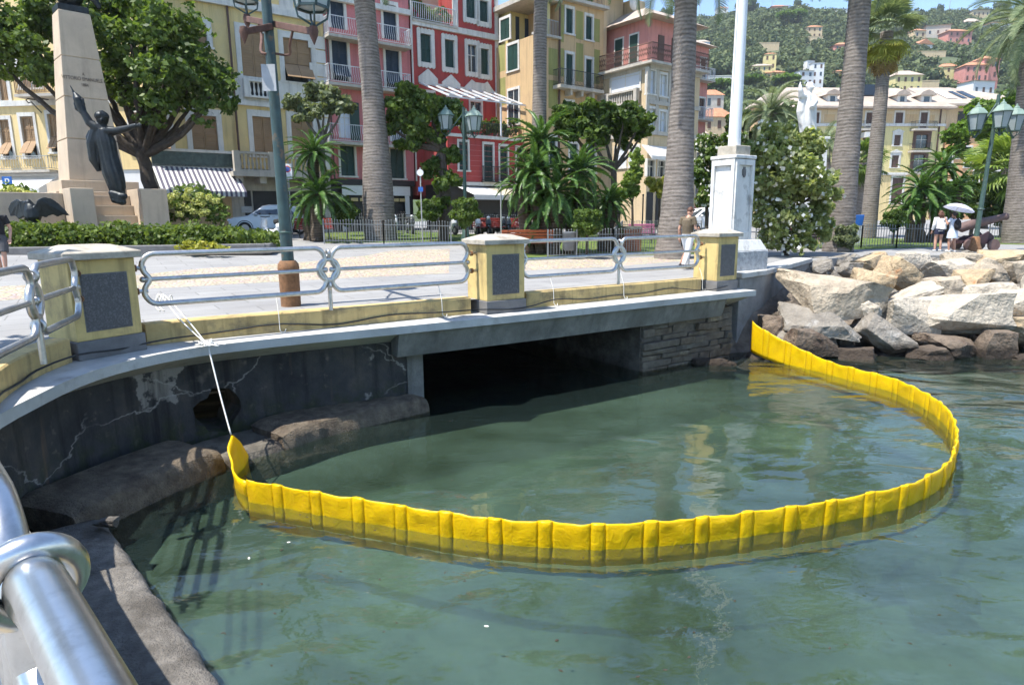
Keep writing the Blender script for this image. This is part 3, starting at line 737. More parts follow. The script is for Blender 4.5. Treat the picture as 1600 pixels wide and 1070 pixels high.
# left end: a strip of the barrier pulled up by the rope
def boom_tail():
    T = [((401, 742), (405, 758)), ((392, 722), (398, 752)), ((380, 700), (391, 747)), ((369, 684), (384, 742)), ((361, 680), (377, 745))]
    N = [((358, 694), (371, 752)), ((361, 722), (372, 768)), ((368, 742), (376, 786)), ((386, 752), (388, 800))]
    rows = []
    deps = [9.05, 8.9, 8.72, 8.52, 8.36]
    for (a, b), Y in zip(T, deps): rows.append((ony(*a, Y), ony(*b, Y)))
    deps = [8.2, 7.95, 7.72, 7.55]
    for (a, b), Y in zip(N, deps): rows.append((ony(*a, Y), ony(*b, Y)))
    top = catmull([r[0] for r in rows], .06); bot = catmull([r[1] for r in rows], .06)
    n = min(len(top), len(bot)) - 1; top = resample(top, sum((a - b).length for a, b in zip(top, top[1:])) / n); bot = resample(bot, sum((a - b).length for a, b in zip(bot, bot[1:])) / n)
    V = []; F = []; kk = 7; n = min(len(top), len(bot))
    for i in range(n):
        d = (top[min(n - 1, i + 1)] - top[max(0, i - 1)]); nr = Vector((d.y, -d.x, 0)); nr = nr.normalized() if nr.length > 1e-6 else Vector((1, 0, 0))
        for side in (1, -1):
            for j in range(kk):
                f = j / (kk - 1); f = f if side == 1 else 1 - f; p = top[i].lerp(bot[i], f)
                V.append(p + nr * (side * .012 + .03 * noise.noise(Vector((i * .35, f * 2.2, 4)))))
    K = 2 * kk
    for i in range(n - 1):
        for j in range(K): F.append((i * K + j, i * K + (j + 1) % K, (i + 1) * K + (j + 1) % K, (i + 1) * K + j))
    F.append(list(range(K))[::-1]); F.append([(n - 1) * K + j for j in range(K)])
    MB().add(V, F).build('raised_end', 'boom', boom, smooth=True, W=True)
    return rows[4][0]
tip = boom_tail()
def rope():
    t = thing('mooring_rope', 'white rope knotted on the ledge and tied from the railing to the boom', 'rope', onz(325, 538, ZL))
    knot = onz(325, 540, ZL + .03); rail = ony(256, 480, 9.6); rail.z = .36
    k2 = knot + Vector((0, 0, .03))
    MB().tube(catmull([tip + Vector((0, 0, .01)), tip.lerp(knot, .5) + Vector((0, 0, -.04)), knot], .08), .011, 6).build('strand', 'white_rope', t, True, True)
    for s in (-.03, .03):
        MB().tube(catmull([knot, knot.lerp(rail, .5) + Vector((s, s, .01)), rail + Vector((s, 0, .045)), rail + Vector((s - .05, -.03, .0)), rail + Vector((s - .03, -.10, -.12)), rail + Vector((s + .05, -.14, -.17))], .03), .009, 6).build('strand', 'white_rope', t, True, True)
    r_ = random.Random(2); pts = [knot + Vector((r_.gauss(.06, .085), r_.gauss(0, .055), abs(r_.gauss(.01, .03)))) for _ in range(26)]
    MB().tube(catmull(pts, .025), .010, 6).build('knot', 'white_rope', t, True, True)
    for k in range(3):
        a = rail + Vector((.07 * (k - 1), .02, 0)); pts = [a + Vector((.02 * k, .04 * math.cos(2 * math.pi * j / 10), .045 * math.sin(2 * math.pi * j / 10))) for j in range(10)]
        MB().tube(pts, .008, 6, True).build('hitch', 'white_rope', t, True, True)
rope()
def ties():
    for (px, y0, y1), lab in (((918, 448, 486), ''),):
        pass
    for x, y, lab in ((421, 501, 'white cord tie on the kerb left of the lamp post base'), (648, 481, 'white cord tie on the kerb left of the middle pier'), (848, 476, 'white cord tie on the kerb right of the middle pier'), (965, 463, 'white cord tie on the kerb under the far railing post'), (1095, 453, 'white cord tie hanging at the flagpole pier')):
        p = onz(x, y, ZL + .02); i = near_i(BAND, p.x, p.y); b = BAND[i]; d = (BAND[min(NB, i + 1)] - BAND[i - 1]).normalized(); n_ = Vector((d.y, -d.x, 0))
        base = b + n_ * .15
        pts = [base + Vector((0, 0, .34)) - n_ * .12, base + Vector((0, 0, .08)) - n_ * .0, base + Vector((0, 0, ZL + .1)) + n_ * .02, base + Vector((0, 0, ZL + .03)) + n_ * .05, base + d * .05 + n_ * .08 + Vector((0, 0, ZL + .015)), base + d * .09 + n_ * .02 + Vector((0, 0, ZL + .05))]
        tag(MB().tube(catmull(pts, .04), .006, 5).build('cord_tie', 'white_rope', smooth=True), lab, 'cord', 'white cord ties on the kerb')
ties()

# ================================================================== boulders
mat('rock_pale', (.42, .35, .26), .92, var=.22, vs=3, bump=1, bs=7, bd=.10, c2=(.27, .22, .16), c2s=1.9, c2p=(.48, .66))
mat('rock_grey', (.23, .205, .17), .92, var=.3, vs=3, bump=1, bs=7, bd=.10, c2=(.33, .31, .28), c2s=2.2, c2p=(.55, .7))
mat('rock_white', (.45, .395, .315), .92, var=.2, vs=3, bump=1, bs=7, bd=.10, c2=(.27, .24, .19), c2s=2.2, c2p=(.52, .68))
mat('rock_brown', (.17, .13, .095), .94, var=.35, vs=3, bump=1, bs=8, bd=.10, c2=(.08, .05, .035), c2s=1.7, c2p=(.5, .66))
mat('rock_ochre', (.42, .32, .20), .92, var=.25, vs=3, bump=1, bs=7, bd=.10, c2=(.42, .16, .05), c2s=2, c2p=(.58, .72))
for k_ in ('rock_pale', 'rock_white', 'rock_grey', 'rock_ochre', 'rock_brown'):      # thin dark fissures and the wet tide mark of the stones
    m_ = MAT[k_]; t = NT.__new__(NT); t.m = m_; t.t = m_.node_tree; t.b = t.t.nodes['Principled BSDF']; t.out = t.t.nodes['Material Output']; c = t.b.inputs['Base Color'].links[0].from_socket
    wv = t.noise(1.3, 6, .7); vo = t.n('TexVoronoi', feature='DISTANCE_TO_EDGE'); vo.inputs['Scale'].default_value = 1.7; t.l(t.mix(.75, t.obj(), wv.outputs[1], 'ADD'), vo.inputs['Vector']); cr = t.ramp(vo.outputs['Distance'], [(.0, (.5,) * 3), (.018, (0,) * 3)]); c = t.mix(t.mix(1, cr, t.ramp(t.noise(1.1, 3, .6).outputs[0], [(.45, (0,) * 3), (.6, (1,) * 3)]), 'MULTIPLY'), c, (.07, .055, .045))
    sx = t.n('SeparateXYZ'); t.l(t.obj(), sx.inputs[0]); ad = t.n('Math', operation='MULTIPLY_ADD'); ad.inputs[1].default_value = -.35; t.l(wv.outputs[0], ad.inputs[0]); t.l(sx.outputs[2], ad.inputs[2]); mr = t.n('MapRange'); mr.inputs[1].default_value = ZW + .22; mr.inputs[2].default_value = ZW + .02; t.l(ad.outputs[0], mr.inputs[0]); c = t.mix(mr.outputs[0], c, (.045, .032, .022)); t.l(c, t.b.inputs['Base Color'])
ROCKS = [ # px x0,x1,y0,y1, depth, material, label, tilt
 (1242, 1384, 428, 504, 16.2, 'rock_pale', 'largest pale slab boulder below the grey retaining wall', 8),
 (1228, 1350, 482, 538, 15.5, 'rock_grey', 'dark grey rounded boulder under the largest pale slab', 10),
 (1232, 1314, 514, 558, 15.3, 'rock_brown', 'brown boulder at the water beneath the dark rounded boulder', 3),
 (1193, 1232, 495, 530, 15.9, 'rock_brown', 'small brown stone between the boom end and the boulders', 0),
 (1309, 1376, 546, 576, 15.1, 'rock_brown', 'low brown stone at the water line left of the dark wedge', 0),
 (1346, 1432, 493, 566, 15.4, 'rock_grey', 'dark grey wedge shaped boulder leaning down to the water', 38),
 (1349, 1380, 468, 502, 15.8, 'rock_white', 'small white boulder wedged beside the largest slab', -20),
 (1374, 1480, 464, 527, 16.0, 'rock_white', 'blocky grey white boulder right of the largest slab', 8),
 (1438, 1580, 463, 528, 15.8, 'rock_white', 'long grey white boulder with cracked face at the right', -3),
 (1450, 1538, 526, 570, 15.2, 'rock_brown', 'brown boulder under the long grey white boulder', 6),
 (1424, 1488, 542, 576, 15.0, 'rock_brown', 'pyramid shaped grey brown boulder at the water', 0),
 (1533, 1588, 518, 570, 15.1, 'rock_brown', 'dark brown boulder at the water near the right edge', 0),
 (1572, 1640, 498, 545, 15.5, 'rock_ochre', 'tan boulder cut by the right edge above the dark brown one', 0),
 (1335, 1400, 422, 468, 17.6, 'rock_ochre', 'orange stained boulder behind the largest pale slab', 12),
 (1387, 1460, 405, 462, 18.4, 'rock_ochre', 'tan striped boulder standing behind the white wedge', 25),
 (1408, 1474, 440, 480, 17.0, 'rock_white', 'white wedge boulder above the blocky grey one', -28),
 (1452, 1528, 434, 470, 17.3, 'rock_pale', 'flat tan slab above the long grey white boulder', -4),
 (1452, 1534, 406, 437, 19.2, 'rock_white', 'flat white slab high on the bank left of the lamp post', -5),
 (1508, 1550, 422, 453, 18.2, 'rock_ochre', 'small yellowish boulder in the middle of the bank', 0),
 (1522, 1596, 406, 450, 18.6, 'rock_pale', 'sloping pale boulder below the green lamp post', 22),
 (1508, 1600, 444, 478, 16.9, 'rock_white', 'flat white slab above the long boulder at the right', -6),
 (1560, 1650, 455, 505, 16.3, 'rock_white', 'white boulder cut by the right edge of the view', 0),
 (1336, 1398, 398, 431, 19.8, 'rock_ochre', 'tan boulder at the end of the grey retaining wall', -15),
 (1402, 1460, 396, 423, 20.6, 'rock_white', 'pale boulder at the top of the bank below the path', 0),
 (1312, 1348, 412, 434, 18.4, 'rock_grey', 'small grey stone at the foot of the retaining wall', 0),
 (1530, 1612, 392, 416, 20.9, 'rock_ochre', 'brown boulder at the top of the bank by the lamp post', 0),
 (1478, 1540, 395, 413, 21.2, 'rock_pale', 'low pale boulder at the top of the bank below the two women', 0),
 (1578, 1650, 410, 445, 18.8, 'rock_pale', 'pale boulder at the right edge high on the bank', 0),
 (1580, 1660, 556, 578, 14.9, 'rock_brown', 'low brown stone at the water in the right corner', 0),
 (1160, 1200, 556, 574, 15.6, 'rock_brown', 'flat weedy stone in the water under the boom end', 0),
 (1083, 1150, 562, 582, 14.6, 'rock_brown', 'flat weedy stone in the water at the foot of the abutment', 0),
 (1190, 1240, 520, 556, 16.3, 'rock_brown', 'dark stone behind the boom in the corner of the abutment', 0),
 (1395, 1470, 515, 560, 16.2, 'rock_brown', 'dark stone in the gap behind the grey wedge boulder', 0),
 (1640, 1740, 420, 560, 16.0, 'rock_white', 'big white boulder just beyond the right edge', 5),
]
for k, (x0, x1, y0, y1, Y, m, lab, tilt) in enumerate(ROCKS):
    c = ony((x0 + x1) / 2, (y0 + y1) / 2, Y); sc = Y / FPX * 1.03
    hx = (x1 - x0) / 2 * sc; hz = (y1 - y0) / 2 * sc
    ta = abs(R(tilt)); dz_ = max(hz * .55, hz * math.cos(ta) - hx * .35 * math.sin(ta))
    hy = max(.22, (hx * .5 + hz * .5) * (.95 if k % 3 else 1.15))
    o = mk('boulder', rock_mesh('boulder', (hx * .90, hy * .9, dz_ * .98), 31 + k * 7, rough=.13), m, auto=28)
    o.location = c + Vector((0, hy * .55, 0)); o.rotation_euler = (R(rng.uniform(-8, 4)), R(tilt), R(rng.uniform(-14, 14)))
    tag(o, lab, 'boulder', 'boulders of the bank')
# the bank of broken stone beneath the boulders
mat('bank_rubble', (.16, .13, .10), .95, var=.5, vs=2.5, bump=1, bs=5, bd=.15)
def bank():
    V = []; F = []; nx, ny = 60, 22
    for j in range(ny + 1):
        for i in range(nx + 1):
            x = 5.2 + 34 * i / nx; f = j / ny
            top = 16.6 + min(7.4, max(0, (x - 6) * 1.32)); y0 = 15.6
            y = y0 + (top + .4 - y0) * f; z = ZW - .6 + (2.42) * f ** .9 + .22 * noise.noise(Vector((x * 1.6, y * 1.6, 1)))
            V.append((x, y, min(z, -.06)))
    for j in range(ny):
        for i in range(nx): a = j * (nx + 1) + i; F.append((a, a + 1, a + nx + 2, a + nx + 1))
    struct(MB().add(V, F).build('rubble_bank', 'bank_rubble'))
bank()
def rubble():
    V = []; F = []; r_ = random.Random(77); base = [rock_mesh('rubble', (1, .8, .6), 900 + k, sub=1) for k in range(4)]
    for k in range(420):
        x = r_.uniform(5.6, 24); f = r_.random() ** .8 * (1 if x > 10 else .3 if x > 6.6 else .12); top = 16.6 + min(7.4, max(0, (x - 6) * 1.32)); y = 15.3 + (top - 15.3) * f; z = ZW - .35 + 2.2 * f ** .9; s_ = r_.uniform(.12, .42); rot = Euler((r_.uniform(-.6, .6), r_.uniform(-.6, .6), r_.uniform(0, 6))).to_matrix(); me = base[k % 4]; o0 = len(V)
        V += [tuple(rot @ (v.co * s_) + Vector((x, y, min(z, -.15)))) for v in me.vertices]; F += [[i + o0 for i in p.vertices] for p in me.polygons]
    o = MB().add(V, F).build('rubble_stones', 'rock_grey', auto=30); tag(o, 'loose rubble stones filling the gaps between the boulders', 'rubble', None, 'stuff')
rubble()
# drowned stones, each its own
for k, (x, y, s, lab) in enumerate(((1395, 860, .4, 'dim rounded stone under the water outside the right bend of the boom'), (1465, 905, .3, 'dim stone under the water nearest the right edge'), (1210, 700, .34, 'dim stone under the water inside the boom loop'))):
    p = onz(x, y, ZW - .75); o = mk('drowned_stone', rock_mesh('drowned_stone', (s * 1.2, s * .9, s * .5), 300 + k), 'drowned_stone', smooth=True); o.location = (p.x, p.y, ZW - .95)
    tag(o, lab, 'stone', 'stones on the sea bed')
# floating scraps
for k, (x, y, c, lab) in enumerate(((451, 847, 'white_rope', 'white scrap floating just below the left bend of the boom'), (440, 859, 'rock_ochre', 'orange leaf floating below the white scrap by the boom'), (389, 872, 'white_rope', 'white speck floating off the corner of the concrete shelf'), (760, 978, 'white_rope', 'pale twig floating in the middle foreground water'), (870, 1000, 'rock_ochre', 'small tan leaf floating right of the pale twig'))):
    p = onz(x, y, ZW + .004); pts = [(.02 * math.cos(a * 1.05) * (1 + .3 * math.sin(a * 2 + k)), .012 * math.sin(a * 1.05)) for a in range(6)]
    o = MB().prism(pts, 0, .004).build('floating_leaf', c); o.location = p; o.rotation_euler.z = k; tag(o, lab, 'debris', 'scraps floating on the water')

def flecks():
    r_ = random.Random(8); V = []; F = []
    for k in range(260):
        if k < 170: i = r_.randrange(len(BP)); p = BP[i]; d = (BP[min(len(BP) - 1, i + 2)] - BP[max(0, i - 2)]).normalized(); q = p + Vector((d.y, -d.x, 0)) * r_.choice([1, -1]) * abs(r_.gauss(.05, .25))
        else: q = onz(r_.uniform(250, 1550), r_.uniform(640, 1060), ZW)
        s_ = r_.uniform(.004, .016); a = r_.uniform(0, 6); o0 = len(V)
        for j in range(4): V.append((q.x + s_ * (1.6 if j % 2 else .7) * math.cos(a + j * 1.57), q.y + s_ * (1.6 if j % 2 else .7) * math.sin(a + j * 1.57), ZW + .003))
        F.append([o0, o0 + 1, o0 + 2, o0 + 3])
    tag(MB().add(V, F).build('floating_flecks', 'rock_ochre'), 'tiny flecks of leaf and scum scattered on the water surface', 'debris', None, 'stuff')
flecks()
# retaining wall by the boulders, edge kerb of the path
mat('grey_render', (.25, .245, .23), .92, var=.25, vs=1.5, bump=.7, bs=16, bd=.03, c2=(.15, .14, .125), c2s=1.2, c2p=(.5, .7))
def retaining():
    pts = [(5.65, 16.1), (6.6, 17.0), (8.0, 18.9), (9.9, 21.6)]
    t = thing('retaining_wall', 'grey rendered retaining wall between flagpole pedestal and boulders', 'wall', (6.5, 17, 0))
    for i, (p, q) in enumerate(zip(pts, pts[1:])):
        p, q = Vector((*p, 0)), Vector((*q, 0)); d = (q - p).normalized(); n_ = Vector((d.y, -d.x, 0))
        MB().obox((p + q) / 2 + Vector((0, 0, -1.2)) - n_ * .2, (q - p) / 2 * 1.01, n_ * .25, Vector((0, 0, 1.17))).build('wall_face', 'grey_render', t, W=True, bevel=.02)
        MB().obox((p + q) / 2 + Vector((0, 0, .045)) - n_ * .2, (q - p) / 2 * 1.01, n_ * .3, Vector((0, 0, .07))).build('coping', 'concrete_light', t, W=True, bevel=.02)
    for p, q in (((9.9, 21.6), (11.6, 23.2)), ((11.6, 23.2), (15, 24.0)), ((15, 24), (20, 24)), ((20, 24), (28, 23.5))):
        p, q = Vector((*p, 0)), Vector((*q, 0)); d = (q - p).normalized(); n_ = Vector((d.y, -d.x, 0))
        MB().obox((p + q) / 2 + Vector((0, 0, -.26)) - n_ * .2, (q - p) / 2 * 1.005, n_ * .25, Vector((0, 0, .28))).build('path_edge', 'grey_render', t, W=True)
retaining()
# ================================================================== foliage helpers
leafmat('leaf_dark', (0.036, 0.065, 0.021), (0.111, 0.169, 0.042)); leafmat('leaf_mid', (0.058, 0.104, 0.023), (0.169, 0.247, 0.052)); leafmat('leaf_bright', (0.117, 0.195, 0.033), (0.312, 0.403, 0.091))
leafmat('leaf_grey', (0.098, 0.130, 0.065), (0.234, 0.273, 0.143)); leafmat('leaf_cycad', (0.039, 0.091, 0.023), (0.130, 0.234, 0.052), .3, .35, 2.5); leafmat('leaf_palm', (0.117, 0.169, 0.085), (0.286, 0.338, 0.182), .3, .45, 2)
leafmat('leaf_dry', (0.260, 0.169, 0.065), (0.468, 0.338, 0.156)); leafmat('leaf_pine', (0.065, 0.130, 0.016), (0.195, 0.312, 0.039)); leafmat('leaf_yellow', (0.260, 0.286, 0.039), (0.494, 0.468, 0.091)); leafmat('leaf_hedge', (0.058, 0.104, 0.019), (0.182, 0.247, 0.046))
leafmat('leaf_oleander', (.19, .25, .08), (.46, .50, .22), .6); leafmat('petal_white', (.62, .60, .52), (.80, .79, .74), .3, .6, 8); leafmat('petal_lime', (.42, .46, .12), (.60, .60, .24), .3, .6, 5); leafmat('petal_rust', (.35, .16, .04), (.55, .34, .10), .3, .6, 5)
mat('bark', (.075, .058, .045), .95, var=.35, vs=8, bump=1, bs=18, bd=.04); mat('bark_grey', (.13, .115, .095), .95, var=.3, vs=8, bump=1, bs=18, bd=.04)
def leaves(name, m, parent, blobs, n, size, seed, squash=.75, shell=.55, gap=True):
    """many separate leaf quads spread through the volume of overlapping ellipsoids, denser towards the skin"""
    g = np.random.default_rng(seed); B = [(Vector(b[0]), b[1], b[2], b[3]) for b in blobs]
    w = np.array([b[1] * b[2] * b[3] for b in B]) ** .67; w /= w.sum(); idx = g.choice(len(B), n, p=w)
    C = np.array([tuple(b[0]) for b in B])[idx]; Rr = np.array([b[1:] for b in B])[idx]
    d = g.normal(size=(n, 3)); d /= np.linalg.norm(d, axis=1)[:, None]
    # ragged skin: radius varies with direction in clumps
    ph = g.uniform(0, 6.28, (len(B), 3))[idx]
    lump = 1 + .26 * np.sin(d[:, 0] * 5 + ph[:, 0]) * np.sin(d[:, 1] * 5 + ph[:, 1]) + .18 * np.sin(d[:, 2] * 7 + ph[:, 2])
    r_ = (shell + (1 - shell) * g.random(n)) ** .5 * lump; P = C + d * Rr * r_[:, None]
    q1 = np.sin(P[:, 0] * 3.1 + ph[:, 0]) + np.sin(P[:, 1] * 2.7 + 1.3) + np.sin(P[:, 2] * 3.7 + ph[:, 1]) + .8 * np.sin(P[:, 0] * 7.3 + P[:, 2] * 6.1)
    keep = (q1 > -1.1) | (np.linalg.norm(P - C, axis=1) < .55 * Rr.min(1)) if gap else np.ones(n, bool)
    P, d, n = P[keep], d[keep], int(keep.sum())
    nm = d * .6 + g.normal(size=(n, 3)) * .65 + np.array([0, 0, .25]); nm /= np.linalg.norm(nm, axis=1)[:, None]
    a = np.cross(nm, g.normal(size=(n, 3))); a /= np.linalg.norm(a, axis=1)[:, None]; b = np.cross(nm, a)
    s = size * g.uniform(.6, 1.25, n)[:, None]; a = a * s; b = b * s * squash
    V = np.stack([P - a, P - b * .9 + a * .1, P + a, P + b * .9 + a * .1], 1).reshape(-1, 3); F = np.arange(4 * n).reshape(-1, 4)
    o = np_mesh(name, V, F, m, parent); return o
def limb(parent, pts, r0, r1, m='bark', name='limb', n=8):
    P = catmull(pts, max(.1, (Vector(pts[0]) - Vector(pts[-1])).length / 12)); k = len(P)
    P = [p + Vector((noise.noise(p * 2.1), noise.noise(p * 2.1 + Vector((9, 0, 0))), 0)) * r0 * .5 if 0 < i < k - 1 else p for i, p in enumerate(P)]
    return MB().tube(P, [r0 + (r1 - r0) * i / (k - 1) for i in range(k)], n).build(name, m, parent, smooth=True)
def tree(name, label, base, trunk_top, r, blobs, lm, n, size, seed, bm='bark', cat='tree', group=None, shell=.5, flowers=None, clumps=7):
    """base, trunk_top and blob centres in world coordinates"""
    base = Vector(base); t = thing(name, label, cat, base, 0, group); r2 = random.Random(seed); L = lambda p: Vector(p) - base
    tt = L(trunk_top); limb(t, [(0, 0, -.1), tt * .5 + Vector((r * .4, 0, 0)), tt], r, r * .75, bm, 'trunk', 10)
    for b in blobs:
        c = L(b[0]); limb(t, [tt - Vector((0, 0, r)), tt.lerp(c, .55) + Vector((0, 0, -.12 * (c - tt).length)), c], r * .55, r * .16, bm)
    cl = []      # break every mass into smaller clumps with gaps between them
    for b in blobs:
        q = .55 if clumps else 1; cl.append((L(b[0]), b[1] * q, b[2] * q, b[3] * q))
        for k in range(clumps):
            d = Vector((r2.gauss(0, 1), r2.gauss(0, 1), r2.gauss(0, 1) + .25)).normalized() * r2.uniform(.55, .95); f = r2.uniform(.28, .5); cl.append((L(b[0]) + Vector((d.x * b[1], d.y * b[2], d.z * b[3])), b[1] * f, b[2] * f, b[3] * f))
    leaves('crown', lm, t, cl, n, size, seed, shell=shell, gap=bool(clumps))
    if flowers: leaves('flowers', flowers[0], t, [(q[0], q[1] * 1.06, q[2] * 1.06, q[3] * 1.06) for q in cl], flowers[1], flowers[2], seed + 1, 1, .9, False)
    return t
def pb(px, py, Y, rx, ry, rz): return (ony(px, py, Y), rx * Y / FPX, ry * Y / FPX, rz * Y / FPX)   # blob measured in the image at depth Y
# ================================================================== buildings
mat('plaster_cream', (.66, .51, .235), .9, var=.08, vs=.6, bump=.15, bs=12, c2=(.50, .40, .23), c2s=.5, c2p=(.5, .8), streak=.5)
mat('plaster_yellow', (.66, .56, .26), .9, var=.07, vs=.4, bump=.1, bs=10, c2=(.56, .48, .24), c2s=.4, c2p=(.5, .8), streak=.4)
mat('plaster_warm', (.70, .54, .27), .9, var=.08, vs=.4, bump=.1, bs=10, streak=.4)
mat('plaster_pink', (.54, .19, .19), .9, var=.09, vs=.6, bump=.12, bs=12, c2=(.48, .14, .13), c2s=.5, c2p=(.5, .8), streak=.5)
mat('plaster_red', (.39, .058, .052), .9, var=.12, vs=.8, bump=.15, bs=12, c2=(.30, .06, .055), c2s=.6, c2p=(.5, .75), streak=.5)
mat('plaster_ochre', (.55, .38, .20), .9, var=.1, vs=.6, bump=.12, bs=12, c2=(.44, .30, .17), c2s=.6, c2p=(.5, .75), streak=.5)
mat('plaster_olive', (.28, .27, .09), .9, var=.1, vs=.6, bump=.1, bs=12, streak=.4)
mat('plaster_beige', (.58, .45, .28), .9, var=.08, vs=.6, bump=.12, bs=12, c2=(.47, .37, .25), c2s=.6, c2p=(.5, .8), streak=.5)
mat('plaster_rose', (.56, .24, .20), .9, var=.1, vs=.6, bump=.1, bs=12, streak=.4)
mat('plaster_orange', (.62, .36, .19), .9, var=.1, vs=.4, bump=.1, bs=12, streak=.4)
mat('trim_white', (.62, .60, .55), .85, var=.1, vs=2, bump=.1, bs=20, streak=.5)
mat('trim_stone', (.46, .42, .36), .9, var=.15, vs=2, bump=.2, bs=20, streak=.4)
mat('shutter_tan', (.30, .19, .10), .75, var=.15, vs=2, bump=.1, bs=20)
mat('shutter_green', (.012, .045, .035), .6, var=.2, vs=2, bump=.1, bs=20)
mat('shutter_blue', (.018, .035, .06), .6, var=.2, vs=2, bump=.1, bs=20)
mat('shutter_brown', (.10, .055, .04), .7, var=.2, vs=2, bump=.1, bs=20)
mat('glass_dark', (.03, .04, .05), .08, var=.3, vs=.4, bump=0, spec=.9)
mat('glass_blind', (.62, .66, .72), .4, var=.06, vs=.6, bump=0)
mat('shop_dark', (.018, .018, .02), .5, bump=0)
mat('iron_white', (.62, .62, .62), .6, bump=0); mat('iron_dark', (.03, .035, .033), .6, bump=0)
mat('iron_grey', (.33, .33, .32), .55, bump=0)
mat('roof_tile', (.36, .24, .16), .9, var=.25, vs=3, bump=.8, bs=9, bd=.1, c2=(.27, .19, .14), c2s=1, c2p=(.5, .7))
mat('roof_terracotta', (.42, .20, .11), .9, var=.25, vs=1.5, bump=.4, bs=8)
mat('roof_slate', (.40, .33, .27), .9, var=.2, vs=1.5, bump=.6, bs=6, bd=.1, c2=(.32, .26, .21), c2s=.5, c2p=(.5, .7))
mat('awning_white', (.74, .73, .70), .8, var=.05, vs=2, bump=.1, bs=9, trans=.25)
mat('awning_cream', (.66, .57, .42), .8, var=.05, vs=2, bump=.1, bs=9, trans=.25)
mat('awning_stripe', (.13, .12, .17), .8, var=.05, vs=2, bump=0, trans=.2)
mat('marble_green', (.045, .075, .07), .4, var=.5, vs=5, bump=0, c2=(.12, .15, .14), c2s=4, c2p=(.55, .7))
mat('fascia_white', (.66, .66, .66), .6, var=.04, bump=0)
mat('gold_letters', (.55, .42, .2), .5, bump=0)
mat('sign_blue', (.02, .12, .42), .5, bump=0); mat('sign_white', (.75, .75, .75), .5, bump=0); mat('sign_grey', (.45, .46, .47), .6, bump=0)
mat('flower_red', (.6, .06, .05), .8, bump=0)

